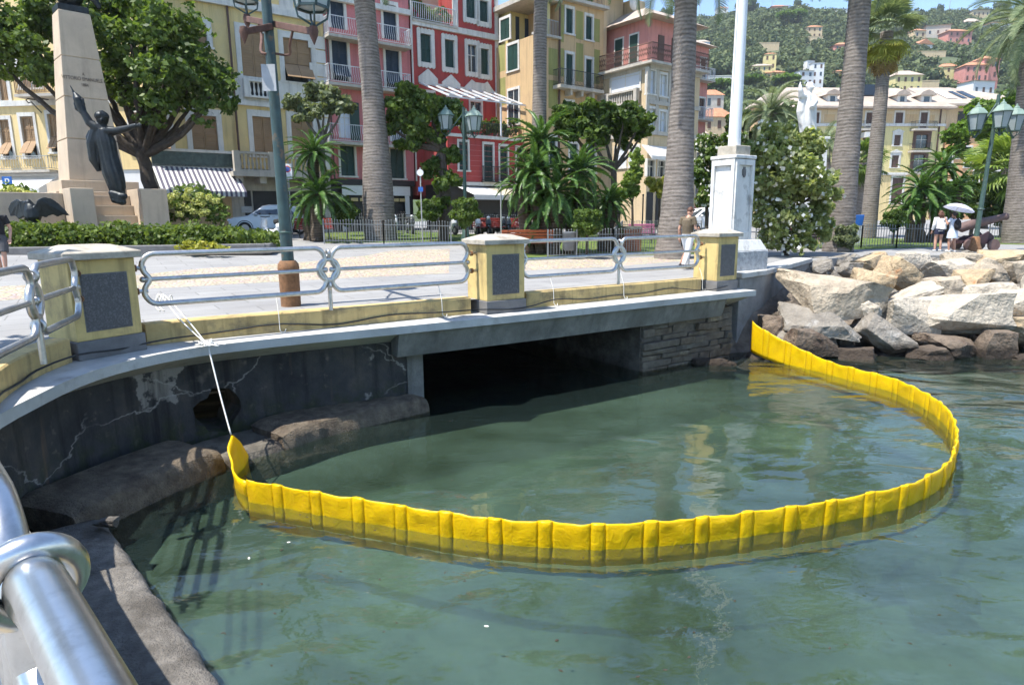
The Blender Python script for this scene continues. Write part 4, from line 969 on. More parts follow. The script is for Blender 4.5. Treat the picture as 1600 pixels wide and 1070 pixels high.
class Bld:
    def __init__(s, name, label, origin, ang, group=None):
        s.o = Vector((origin[0], origin[1], 0)); s.a = ang; s.u = Vector((math.cos(ang), math.sin(ang), 0)); s.n = Vector((-s.u.y, s.u.x, 0))
        s.t = thing(name, label, 'building', (*s.o.xy, 0), ang, group); s.holes = {}
    def uz(s, px, py, dep=0):
        d = ray(px, py); p0 = s.o + s.n * dep; k = (p0 - Vector((0, 0, CAMZ))).dot(s.n) / d.dot(s.n); p = Vector((0, 0, CAMZ)) + d * k
        return (p - s.o).dot(s.u), p.z
    def rect(s, x0, y0, x1, y1, dep=0):
        xm, ym = (x0 + x1) / 2, (y0 + y1) / 2
        return s.uz(x0, ym, dep)[0], s.uz(x1, ym, dep)[0], s.uz(xm, y1, dep)[1], s.uz(xm, y0, dep)[1]
    def win(s, x0, y0, x1, y1, style='shutter', sm='shutter_green', fm='trim_white', fw=.14, dep=0, sill=True, flap=False, plane=None, r=None, head=None):
        u0, u1, z0, z1 = r or s.rect(x0, y0, x1, y1, dep)
        s.holes.setdefault(dep, []).append((u0, u1, z0, z1))
        m = MB()
        for a in ((u0 - fw, u0, z0, z1), (u1, u1 + fw, z0, z1), (u0 - fw, u1 + fw, z1, z1 + fw * 1.3)): m.box(a[0], a[1], dep - .05, dep + .19, a[2], a[3])
        if sill: m.box(u0 - fw - .05, u1 + fw + .05, dep - .11, dep + .19, z0 - .10, z0)
        if head: m.prismy([(u0 - fw - .12, z1 + fw * 1.3), (u1 + fw + .12, z1 + fw * 1.3), (u1 + fw + .12, z1 + fw * 1.3 + .1), ((u0 + u1) / 2, z1 + fw * 1.3 + head), (u0 - fw - .12, z1 + fw * 1.3 + .1)], dep - .12, dep)
        w = m.build('window', fm, s.t)
        um = (u0 + u1) / 2
        if style == 'shutter':
            for a, b in ((u0 + .01, um - .012), (um + .012, u1 - .01)):
                zc = z0 + (z1 - z0) * .42 if flap else z0 + .02
                mm = MB(); mm.box(a + .06, b - .06, dep + .10, dep + .13, zc + .06, z1 - .06)
                nsl = max(4, int((z1 - zc) / .13))
                for k in range(nsl): zz = zc + .08 + (z1 - zc - .16) * k / nsl; mm.add([(a + .07, dep + .085, zz), (b - .07, dep + .085, zz), (b - .07, dep + .10, zz + .09), (a + .07, dep + .10, zz + .09)], [(0, 1, 2, 3)])
                for q in ((a, a + .06, zc, z1 - .02), (b - .06, b, zc, z1 - .02), (a + .06, b - .06, zc, zc + .07), (a + .06, b - .06, z1 - .09, z1 - .02), (a + .06, b - .06, (zc + z1) / 2 - .04, (zc + z1) / 2 + .04)): mm.box(q[0], q[1], dep + .07, dep + .125, q[2], q[3])
                mm.build('shutter', sm, w)
                if flap:
                    h = zc - z0 - .04; f = MB(); f.obox(((a + b) / 2, dep + .08 - h * .28, zc - h * .44), ((b - a) / 2, 0, 0), (0, -h * .29, -h * .40), (0, .018, -.012)); f.build('shutter', sm, w)
            if flap: MB().box(u0, u1, dep + .16, dep + .185, z0, z0 + (z1 - z0) * .45).build('pane', 'glass_dark', w)
        else:
            MB().box(u0, u1, dep + .15, dep + .18, z0, z1).build('pane', {'glass': 'glass_dark', 'blind': 'glass_blind', 'dark': 'shop_dark'}[style], w)
            if style != 'dark':
                mm = MB().box(um - .03, um + .03, dep + .10, dep + .15, z0, z1); mm.box(u0, um - .03, dep + .10, dep + .15, z0 + (z1 - z0) * .62, z0 + (z1 - z0) * .62 + .05); mm.box(um + .03, u1, dep + .10, dep + .15, z0 + (z1 - z0) * .62, z0 + (z1 - z0) * .62 + .05)
                mm.build('mullion', 'trim_white', w)
        return w
    def wall(s, u0, u1, z0, z1, m, dep=0, depth=8, name='wall', roof=True):
        H = [h for h in s.holes.get(dep, []) if h[1] > u0 and h[0] < u1]
        us = sorted({u0, u1} | {min(max(x, u0), u1) for h in H for x in h[:2]}); zs = sorted({z0, z1} | {min(max(x, z0), z1) for h in H for x in h[2:]})
        b = MB()
        for i in range(len(us) - 1):
            for j in range(len(zs) - 1):
                cu, cz = (us[i] + us[i + 1]) / 2, (zs[j] + zs[j + 1]) / 2
                if any(h[0] < cu < h[1] and h[2] < cz < h[3] for h in H): continue
                b.add([(us[i], dep, zs[j]), (us[i + 1], dep, zs[j]), (us[i + 1], dep, zs[j + 1]), (us[i], dep, zs[j + 1])], [(0, 1, 2, 3)])
        D = dep + depth
        b.add([(u0, dep, z0), (u0, D, z0), (u0, D, z1), (u0, dep, z1)], [(3, 2, 1, 0)]); b.add([(u1, dep, z0), (u1, D, z0), (u1, D, z1), (u1, dep, z1)], [(0, 1, 2, 3)])
        b.add([(u0, D, z0), (u1, D, z0), (u1, D, z1), (u0, D, z1)], [(3, 2, 1, 0)]); b.add([(u0, dep, z1), (u1, dep, z1), (u1, D, z1), (u0, D, z1)], [(0, 1, 2, 3)])
        return b.build(name, m, s.t)
    def band(s, u0, u1, z0, z1, m, dep=0, proud=.1, name='cornice'):
        return MB().box(u0, u1, dep - proud, dep + .02, z0, z1).build(name, m, s.t)
    def balcony(s, u0, u1, z0, proud=.9, h=1.0, m='iron_white', sm='trim_stone', dep=0, step=.13, wavy=False, slab=.14):
        a = MB().box(u0, u1, dep - proud, dep - .002, z0 - slab, z0).build('balcony', sm, s.t)
        b = MB(); y = dep - proud + .05
        b.box(u0 + .03, u1 - .03, y - .02, y + .02, z0 + h - .04, z0 + h); b.box(u0 + .03, u1 - .03, y - .015, y + .015, z0 + .06, z0 + .09)
        for e in (u0 + .05, u1 - .05): b.box(e - .02, e + .02, y, dep - .003, z0 + h - .04, z0 + h); b.box(e - .02, e + .02, y, dep - .003, z0 + .06, z0 + .09)
        n = int((u1 - u0) / step)
        for k in range(n + 1):
            u = u0 + .05 + (u1 - u0 - .1) * k / n
            if wavy: b.tube([(u, y, z0 + .08), (u + .03, y - .08, z0 + h * .3), (u - .01, y - .03, z0 + h * .6), (u, y, z0 + h - .03)], .013, 3)
            else: b.box(u - .011, u + .011, y - .011, y + .011, z0 + .08, z0 + h - .03)
        for e in (u0 + .05, u1 - .05):
            for k in range(int(proud / step)): yy = y + .02 + k * step; b.box(e - .011, e + .011, yy, yy + .022, z0 + .08, z0 + h - .03)
        r_ = b.build('balcony_railing', m, a); r_['kind'] = 'stuff'; return a
def balusters(b, u0, u1, z0, z1, parent, m='trim_stone', dep=0, step=.22, post=(True, True)):
    MB().box(u0, u1, dep - .14, dep + .14, z1 - .12, z1).build('handrail', m, parent); MB().box(u0, u1, dep - .14, dep + .14, z0, z0 + .1).build('base_rail', m, parent)
    h = z1 - z0 - .22; prof = [(.06, 0), (.06, h * .08), (.035, h * .14), (.075, h * .38), (.04, h * .68), (.035, h * .85), (.06, h * .92), (.06, h)]
    n = int((u1 - u0 - .2) / step); me = None
    for k in range(n):
        if me is None: o = MB().lathe(prof, 8).build('baluster', m, parent, auto=50); me = o.data
        else: o = bpy.data.objects.new('baluster', me); col.objects.link(o); o.parent = parent
        o.location = (u0 + .2 + (u1 - u0 - .4) * k / max(1, n - 1), dep, z0 + .1)
    for e in (u0, u1): MB().box(e - .14, e + .14, dep - .16, dep + .16, z0 - .01, z1 + .02).build('post', m, parent)

FA = math.atan2(.6, .8); FO = Vector((-11, 40, 0)); FU = Vector((.8, .6, 0)); FN = Vector((-.6, .8, 0))
BZ = .7
# ---- cream building with tan shutters
def building_b():
    b = Bld('apartment_house', 'cream apartment house with tan shutters and striped awning behind the big tree', FO, FA)
    uL, uR = b.uz(226, 150)[0], b.uz(511, 150)[0]
    for r_ in ((300, 38, 323, 72), (377, 50, 417, 121), (444, 62, 487, 129)): b.win(*r_, sm='shutter_tan', fw=.26, flap=r_[0] == 444)
    for r_ in ((231, 176, 263, 238), (300, 181, 340, 241), (396, 183, 428, 244), (456, 185, 490, 247)): b.win(*r_, sm='shutter_tan', fw=.26, flap=r_[0] == 231)
    zt = 15.5; z1 = b.uz(430, 265)[1]
    b.wall(uL, uR, z1, zt, 'plaster_cream', depth=10)
    # upper string course and parapet panel with balusters
    zs = b.uz(430, 24)[1]; b.band(uL - .05, uR + .05, zs, zs + .35, 'trim_white', proud=.22); b.band(uL, uR, zs + .35, zs + 1.5, 'trim_white', proud=.05, name='frieze')
    for k in range(4): b.band(uL + 1 + k * 2.3, uL + 2.5 + k * 2.3, zs + .55, zs + 1.3, 'plaster_cream', proud=.07, name='frieze_panel')
    za = b.uz(430, 166)[1]; u3 = b.uz(358, 150)[0]
    b.band(u3, uR + .05, za - .12, za + .12, 'trim_white', proud=.2); b.band(u3, uR, za + .12, za + 1.35, 'trim_white', proud=.08, name='parapet')
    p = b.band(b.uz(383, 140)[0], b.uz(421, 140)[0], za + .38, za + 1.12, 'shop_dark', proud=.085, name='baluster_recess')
    balusters(b, b.uz(383, 140)[0], b.uz(421, 140)[0], za + .3, za + 1.25, p, 'trim_white', dep=-.2, step=.2)
    # corner quoins, each a block
    for k in range(14):
        z = z1 + .1 + k * .75
        if z + .7 > zs: break
        b.band(uR - (.95 if k % 2 else .7), uR + .03, z, z + .68, 'trim_white', proud=.06, name='quoin_block')
    # downpipe
    ud = b.uz(363, 120)[0]; MB().tube([(ud, -.12, z1), (ud, -.12, zs + 2)], .06, 8).build('downpipe', 'shutter_brown', b.t, auto=50)
    # ground floor
    b.wall(uL, uR, -.2, z1, 'trim_stone', dep=.25, depth=9.5, name='ground_floor_wall')
    b.band(uL, b.uz(366, 255)[0], z1 - .02, z1 + .72, 'marble_green', proud=.12, name='sign_band')
    b.band(uL, b.uz(366, 250)[0], z1 + .72, z1 + .86, 'trim_white', proud=.22)
    for x0, x1 in ((235, 300), (310, 364), (384, 395), (398, 436), (448, 500)):
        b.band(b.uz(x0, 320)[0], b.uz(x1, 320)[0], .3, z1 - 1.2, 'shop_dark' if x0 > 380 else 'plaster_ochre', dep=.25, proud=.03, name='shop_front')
    b.band(b.uz(378, 320)[0], b.uz(395, 320)[0], 1.9, 2.25, 'sign_grey', dep=.25, proud=.05, name='shop_sign'); b.band(b.uz(448, 320)[0], b.uz(466, 320)[0], 1.7, 2.2, 'sign_blue', dep=.25, proud=.05, name='shop_sign')
    # stone balcony with balusters
    u0, u1 = b.uz(364, 256, -1)[0], b.uz(488, 256, -1)[0]; zb = b.uz(430, 270, -1)[1]
    s_ = MB().box(u0 - .1, u1 + .1, -1.3, .2, zb - .25, zb).build('stone_balcony', 'trim_stone', b.t); balusters(b, u0 + .15, u1 - .15, zb, zb + 1.05, s_, 'trim_stone', dep=-1.1, step=.21)
    um = (u0 + u1) / 2; MB().box(um - .3, um + .3, -1.25, -.95, zb, zb + 1.08).build('post', 'trim_stone', s_)
    for k in range(4): u = u0 + .3 + k * (u1 - u0 - .6) / 3; MB().prismy([(u - .18, zb - .25), (u + .18, zb - .25), (u + .18, zb - .6), (u - .18, zb - .6)], -.95, .2).build('corbel', 'trim_stone', s_)
    # striped awning: strips of cloth
    a0, a1 = b.uz(238, 268)[0], b.uz(367, 268)[0]; zt_ = z1 - .05; yb, zb2 = -2.0, z1 - 1.35
    aw = MB().box(a0, a1, -.12, .1, zt_, zt_ + .12).build('awning', 'trim_white', b.t)
    n = 34
    for k in range(n):
        q0, q1 = a0 + (a1 - a0) * k / n, a0 + (a1 - a0) * (k + 1) / n; mm = MB()
        mm.add([(q0, -.1, zt_), (q1, -.1, zt_), (q1, yb, zb2), (q0, yb, zb2), (q0, -.1, zt_ - .02), (q1, -.1, zt_ - .02), (q1, yb, zb2 - .02), (q0, yb, zb2 - .02)], [(3, 2, 1, 0), (4, 5, 6, 7)])
        mm.add([(q0, yb, zb2), (q1, yb, zb2), (q1, yb - .01, zb2 - .26), (q0, yb - .01, zb2 - .26)], [(3, 2, 1, 0)])
        mm.build('awning_stripe', 'awning_stripe' if k % 2 else 'awning_white', aw)
building_b()
# ---- pale building at the far left
def building_a():
    p = ony(232, 340, 37); ang = R(-7); b = Bld('apartment_house', 'sunlit pale yellow apartment house at the far left behind the monument', (p.x, p.y), ang)
    for r_ in ((-45, 192, -28, 250), (2, 187, 18, 247), (36, 182, 56, 246), (78, 178, 92, 238), (150, 176, 168, 236), (205, 176, 224, 236)): b.win(*r_, sm='shutter_tan', fw=.16, flap=True)
    for r_ in ((-30, 95, -8, 158), (-4, 92, 10, 158), (100, 88, 116, 150), (152, 88, 168, 150)): b.win(*r_, sm='shutter_tan', fw=.2)
    b.win(30, 85, 60, 138, 'glass', fw=.2)
    uL = b.uz(-260, 150)[0]
    zs = b.uz(40, 268)[1]
    b.wall(uL, 0, zs, 17, 'plaster_warm', depth=9); b.wall(uL, 0, -.2, zs, 'fascia_white', dep=.06, depth=8.8, name='ground_floor_wall')
    z = b.uz(40, 166)[1]; b.band(uL, 0, z, z + .28, 'trim_white', proud=.12)
    zb = b.uz(40, 267)[1]; b.balcony(uL + 1, b.uz(92, 260)[0], zb, .7, .75, 'iron_grey', step=.16, wavy=True)
    z2 = b.uz(50, 147, -1)[1]; bl = b.balcony(b.uz(24, 147, -1)[0], b.uz(104, 147, -1)[0], z2, 1.1, 1.0, 'shutter_tan', step=.1)
    for px in (50, 66, 96):
        u = b.uz(px, 150, -.5)[0]; MB().tube([(u, -.02, z2 - .15), (u, -.8, z2 - .2), (u, -.95, z2 - .3), (u, -.8, z2 - .42), (u, -.6, z2 - .34), (u, -.4, z2 - .5), (u, -.02, z2 - .8)], .03, 5).build('bracket', 'iron_dark', bl)
    # white awning over the shops
    u0, u1 = uL + 3, b.uz(95, 280)[0]; z = zb - .3
    mm = MB().add([(u0, -.05, z), (u1, -.05, z), (u1, -1.6, z - .75), (u0, -1.6, z - .75), (u1, -1.6, z - 1.0), (u0, -1.6, z - 1.0)], [(3, 2, 1, 0), (0, 1, 2, 3), (5, 4, 2, 3)]); mm.build('awning', 'awning_white', b.t)
building_a()
# ---- pink building
def building_c():
    b = Bld('apartment_house', 'narrow pink apartment house with white wavy balcony railings', FO, FA)
    uL, uR = b.uz(512, 150)[0], b.uz(643, 150)[0]
    for r_ in ((516, -10, 537, 45), (599, 8, 619, 62), (519, 63, 543, 126), (603, 79, 624, 139)): b.win(*r_, sm='shutter_blue', fw=.16, sill=False, flap=r_[1] > 50)
    b.win(531, 165, 548, 216, 'blind', fw=.1, sill=False); b.win(611, 172, 630, 222, 'glass', fw=.12, sill=False)
    z = b.uz(550, 190)[1]; MB().obox((b.uz(554, 190)[0], -.05, z), (.3, 0, 0), (0, .03, 0), (0, 0, 1.1)).build('open_shutter', 'shutter_green', b.t)
    for r_ in ((532, 226, 554, 275), (610, 232, 631, 279)): b.win(*r_, sm='shutter_green', fw=.13)
    zs = b.uz(575, 281)[1]
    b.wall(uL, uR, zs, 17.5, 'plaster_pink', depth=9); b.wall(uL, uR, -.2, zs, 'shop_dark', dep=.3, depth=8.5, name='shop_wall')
    for py, bm_ in ((60, 'trim_stone'), (133, 'trim_stone'), (222, 'trim_stone')):
        zz = b.uz(575, py + 2, -.8)[1]; b.balcony(b.uz(514, py, -.9)[0], b.uz(643, py, -.9)[0], zz, .9, 1.0, 'iron_white', bm_, step=.14, wavy=True, slab=.16)
    b.band(uL, uR, 13.9, 14.2, 'trim_white', proud=.3)
    b.band(uL + .1, uR - .05, zs - .35, zs, 'shop_dark', dep=.0, proud=.1, name='shop_fascia_top')
    b.band(b.uz(534, 292)[0], b.uz(640, 292)[0], zs - .95, zs - .36, 'fascia_white', proud=.06, name='shop_fascia'); 
    for x in (538, 637): b.band(b.uz(x, 310)[0] - .2, b.uz(x, 310)[0] + .1, .1, zs - .96, 'fascia_white', proud=.06, name='shop_jamb')
    # illegible gilt lettering on the shop windows: small upright strokes
    for x0, x1 in ((548, 558), (562, 577), (612, 622), (624, 633)):
        n = 4
        for k in range(n):
            u = b.uz(x0 + (x1 - x0) * k / n, 301)[0]; b.band(u, u + .13, zs - 1.32, zs - 1.12, 'gold_letters', dep=.0, proud=.03, name='letter_stroke')
    for px in (644,): u = b.uz(px, 120)[0]; MB().tube([(u, -.12, zs), (u, -.12, 15)], .06, 8).build('downpipe', 'trim_white', b.t, auto=50)
    u = b.uz(513, 120)[0]; MB().tube([(u, -.1, zs), (u, -.1, 15)], .05, 8).build('downpipe', 'shutter_brown', b.t, auto=50)
building_c()
# ---- red building
def scallop(b, u0, u1, z0, z1, dep, parent):
    """white moulded surround with scalloped head and foot"""
    w = .26; n = 5; um = (u0 + u1) / 2
    def edge(z, up):
        pts = []
        for k in range(n * 4 + 1):
            f = k / (n * 4); u = u0 - w + (u1 - u0 + 2 * w) * f; pts.append((u, z + up * (.16 + .09 * abs(math.sin(f * math.pi * n)))))
        return pts
    t_ = edge(z1 + .1, 1); MB().prismy([(u0 - w, z1 + .0), (u1 + w, z1 + .0)] + t_[::-1], dep - .09, dep).build('surround', 'trim_white', parent)
    t_ = edge(z0 - .1, -1); MB().prismy(t_ + [(u1 + w, z0), (u0 - w, z0)], dep - .09, dep).build('surround', 'trim_white', parent)
    for a, c in ((u0 - w, u0 - .02), (u1 + .02, u1 + w)): MB().box(a, c, dep - .085, dep, z0, z1).build('surround', 'trim_white', parent)
def building_d():
    b = Bld('apartment_house', 'red apartment house with white scalloped window frames and green shutters', FO, FA)
    uL, uR = b.uz(644, 100)[0], b.uz(778, 100)[0]
    wins = [(657, 54, 673, 98), (695, 63, 709, 106), (731, 71, 744, 113), (751, 77, 763, 117), (728, -8, 742, 29), (749, 2, 762, 35)]
    for k, r_ in enumerate(wins):
        w = b.win(*r_, 'shutter' if k != 2 else 'glass', sm='shutter_green', fw=.05, sill=False); u0, u1, z0, z1 = b.rect(*r_); scallop(b, u0, u1, z0, z1, 0, w)
    for r_ in ((735, 160, 752, 200), (700, 152, 716, 195), (662, 145, 678, 188)): b.win(*r_, 'glass', fw=.12)
    zc = b.uz(708, 48)[1]; ut = b.uz(714, 30)[0]
    b.wall(uL, uR, 3, zc, 'plaster_red', depth=9); 
    b.wall(ut, uR, zc, 19, 'plaster_red', depth=9, name='upper_wall'); b.wall(uL, ut, zc, 19, 'plaster_red', dep=2.6, depth=6, name='upper_wall')
    b.band(uL, uR + .05, zc - .15, zc + .2, 'trim_white', proud=.2)
    u = b.uz(713, 20)[0]; b.band(u - .3, u + .1, zc + .2, 19, 'trim_white', proud=.06, name='corner_strip'); b.band(uR - .25, uR + .06, 3, 19, 'trim_white', proud=.05, name='corner_strip')
    # small pediments below the windows
    for x0, x1, y0, y1 in ((653, 683, 108, 131), (690, 718, 117, 139), (725, 770, 124, 148)):
        u0, u1, z0, z1 = b.rect(x0, y0, x1, y1)
        poly = [(u0, z0), (u1, z0), (u1, z0 + .35), ((u0 + u1) / 2, z1), (u0, z0 + .35)] if x0 < 720 else [(u0, z0), (u1, z0), (u1, z0 + .35), (u1 - .5, z1 - .1), (u1 - .75, z0 + .75), ((u0 + u1) / 2, z1 - .25), (u0 + .85, z0 + .75), (u0 + .6, z1 - .1), (u0, z0 + .35)]
        MB().prismy(poly, -.1, 0).build('pediment', 'trim_white', b.t)
    # roof terrace with railing, plants and sun screen
    te = b.balcony(uL, ut - .1, zc + .2, .25, 1.0, 'iron_white', 'trim_stone', dep=0, step=.14)
    b.band(ut - 1.5, ut - .2, zc + 1.5, zc + 3.4, 'awning_cream', dep=2.0, proud=.05, name='sun_screen'); b.band(ut - 3.1, ut - 1.7, zc + 1.6, zc + 3.4, 'shutter_green', dep=2.0, proud=.05, name='sun_screen')
    leaves('terrace_plants', 'leaf_mid', b.t, [((uL + .7, .6, zc + 1.0), .8, .4, .9), ((uL + 1.7, .6, zc + .7), .6, .4, .5), ((ut - 1.0, .3, zc + .75), .8, .35, .6)], 900, .14, 5)
    # lower wing in front, with first-floor terrace
    L = Bld.__new__(Bld); L.__dict__.update(b.__dict__); L.holes = {}
    dp = -3.0; u0, u1 = L.uz(700, 250, dp)[0], L.uz(838, 250, dp)[0]; zt = L.uz(765, 218, dp)[1]; zb = L.uz(765, 288, dp)[1]
    for r_ in ((717, 222, 731, 266), (756, 226, 770, 284), (781, 229, 793, 284), (807, 232, 819, 287)): L.win(*r_, sm='shutter_green', fw=.12, dep=dp)
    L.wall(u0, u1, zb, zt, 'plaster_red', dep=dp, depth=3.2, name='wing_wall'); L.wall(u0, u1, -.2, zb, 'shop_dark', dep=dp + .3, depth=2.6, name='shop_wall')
    L.band(u0 - .1, u1 + .1, zt, zt + .18, 'trim_white', dep=dp, proud=.15); L.band(u0, u1, zb - .12, zb + .1, 'trim_white', dep=dp, proud=.08)
    for k in range(int((zt - zb) / .32)): L.band(u0 + .03, u1 - .03, zb + .14 + k * .32, zb + .16 + k * .32, 'plaster_pink', dep=dp, proud=.012, name='rustic_joint')
    L.balcony(L.uz(752, 285, dp)[0], L.uz(800, 285, dp)[0], L.uz(775, 284, dp)[1], .3, .95, 'iron_dark', 'iron_dark', dep=dp, step=.12, slab=.05)
    tr = L.balcony(L.uz(730, 208, dp)[0], u1, zt + .2, .2, .8, 'iron_dark', 'trim_stone', dep=dp + .1, step=.14)
    leaves('terrace_flowers', 'leaf_mid', b.t, [((u0 + 1.6 + k * .75, dp + .35, zt + .75 + .15 * (k % 2)), .42, .25, .5) for k in range(6)], 1400, .12, 8)
    # pergola with white rafters
    zr = b.uz(720, 140)[1]; up0, up1 = b.uz(655, 130)[0], b.uz(772, 150)[0]
    pg = MB().box(up0, up1 + 2.2, -.12, -.002, zr, zr + .14).build('pergola', 'trim_white', b.t)
    for k in range(9): u = up0 + (up1 + 1.6 - up0) * k / 8; MB().bar((u, -.1, zr + .05), (u + .2, -3.3, zr - 1.15), .07, .1).build('rafter', 'iron_white', pg)
    for f in (.45, .75, 1): MB().bar((up0 + .2 * f, -.1 - 3.2 * f, zr + .0 - 1.2 * f), (up1 + 1.9, -.1 - 3.2 * f, zr - 1.2 * f), .06, .08).build('purlin', 'iron_white', pg)
    for u in (up1 - 1.8, up1 + 1.7): MB().bar((u, -3.25, zr - 1.15), (u, -3.25, zt + .2), .09, .09).build('pergola_post', 'iron_white', pg)
    # shop awnings
    for x0, x1, y0, m, lab in ((714, 760, 292, 'awning_white', 0), (760, 826, 296, 'awning_cream', 0)):
        q0, q1 = L.uz(x0, y0, dp)[0], L.uz(x1, y0, dp)[0]; z = zb - .2
        MB().add([(q0, dp, z), (q1, dp, z), (q1, dp - 1.9, z - .55), (q0, dp - 1.9, z - .55), (q1, dp - 1.92, z - .85), (q0, dp - 1.92, z - .85)], [(3, 2, 1, 0), (5, 4, 2, 3)]).build('awning', m, b.t)
building_d()
# ---- ochre building with olive panels, standing forward of the red one
def building_e():
    Lf = 4.1; o = FO + FU * 12.55 - FN * Lf; b = Bld('apartment_house', 'ochre apartment house with olive painted panels and blue green shutters', o, FA)
    uM, uR = b.uz(873, 60)[0], b.uz(943, 60)[0]
    for r_ in ((884, 14, 895, 53), (915, 26, 925, 63), (884, 85, 895, 138), (915, 93, 925, 144), (884, 160, 895, 205), (915, 165, 925, 210), (858, 215, 868, 262), (890, 225, 902, 270), (918, 225, 930, 270)): b.win(*r_, sm='shutter_green', fw=.14)
    zt = b.uz(848, 58)[1]; zm = b.uz(905, 8)[1]
    b.wall(0, uM, 3.2, zt, 'plaster_ochre', depth=Lf + 6, name='wall'); b.wall(uM, uR, 3.2, zm, 'plaster_ochre', depth=Lf + 6, name='tower_wall')
    b.wall(0, uR, -.2, 3.2, 'shop_dark', dep=.3, depth=9, name='shop_wall')
    for x0, y0, x1, y1 in ((900, 18, 911, 62), (900, 68, 911, 128), (928, 30, 937, 66), (928, 78, 937, 132), (857, 76, 871, 118), (857, 126, 871, 170), (875, 8, 881, 66), (875, 76, 881, 120)):
        u0, u1, z0, z1 = b.rect(x0, y0, x1, y1); b.band(u0, u1, z0, z1, 'plaster_olive', proud=.012, name='painted_panel')
    b.band(-.1, uM, zt, zt + .14, 'trim_stone', proud=.3); b.band(uM - .1, uR + .1, zm, zm + .2, 'trim_stone', proud=.45)
    zb = b.uz(908, 141)[1]; b.balcony(b.uz(876, 140, -.8)[0], b.uz(944, 140, -.8)[0], zb, .8, 1.0, 'iron_dark', 'trim_stone', wavy=True, slab=.2)
    for k in range(4): u = b.uz(884 + k * 17, 150)[0]; MB().box(u - .1, u + .1, -.6, 0, zb - .55, zb - .2).build('corbel', 'trim_stone', b.t)
    b.balcony(uM + .2, uR, zm + .2, .1, 1.0, 'iron_dark', 'trim_stone'); b.balcony(.02, uM, zt + .14, .05, 1.0, 'iron_grey', 'trim_stone', slab=.05)
    ud = uM; MB().tube([(ud, -.1, 3), (ud, -.1, zm)], .07, 8).build('downpipe', 'shutter_brown', b.t, auto=50)
    # side face towards the red house: windows on a wall at a right angle
    s = Bld.__new__(Bld); s.__dict__.update(b.__dict__); t2 = bpy.data.objects.new('side_wall', None)
    sb = Bld('wall_frame', 'x', FO + FU * 12.55, FA - math.pi / 2); uC = Lf
    for r_ in ((794, 70, 810, 110), (795, 141, 811, 195), (783, 30, 797, 62)):
        u0, u1, z0, z1 = sb.rect(*r_); M4 = Matrix.Translation(Vector((0, Lf, 0))) @ Matrix.Rotation(-math.pi / 2, 4, 'Z') @ Matrix.Diagonal((1, .3, 1, 1))
        w = sb.win(0, 0, 0, 0, 'shutter' if r_[1] < 100 else 'glass', sm='shutter_green', fw=.13, r=(u0, u1, z0, z1), dep=-.16)
        w.parent = b.t; w.matrix_local = M4
    for x0, y0, x1, y1 in ((779, 70, 789, 112), (780, 122, 790, 165)):
        u0, u1, z0, z1 = sb.rect(x0, y0, x1, y1); o_ = MB().box(u0, u1, -.012, .01, z0, z1).build('painted_panel', 'plaster_olive', b.t); o_.matrix_local = M4
    bpy.data.objects.remove(sb.t, do_unlink=True)
    # set-back top storey of the terrace, lit cream
    MB().box(.6, uM - .02, 3.2, 8.5, zt + .14, zm - .2).build('set_back_wall', 'plaster_yellow', b.t); MB().box(-.2, uM + .1, -.25, 8.8, zm - .2, zm + .1).build('roof_slab', 'trim_stone', b.t)
    for k in (.9, 1.7): MB().box(uM * .2 + k - .3, uM * .2 + k, 3.16, 3.2, zt + .2, zt + 2.0).build('terrace_door', 'shutter_blue', b.t)
    MB().box(uM - 1.0, uM - .5, .3, .8, zt + .14, zm - .2).build('terrace_pillar', 'plaster_yellow', b.t)
    leaves('roof_plants', 'leaf_mid', b.t, [((uR - 1.2, .8, zm + .8), .7, .5, .6), ((uR - 2.6, .8, zm + .7), .5, .5, .5)], 500, .14, 9)
    return b
building_e()
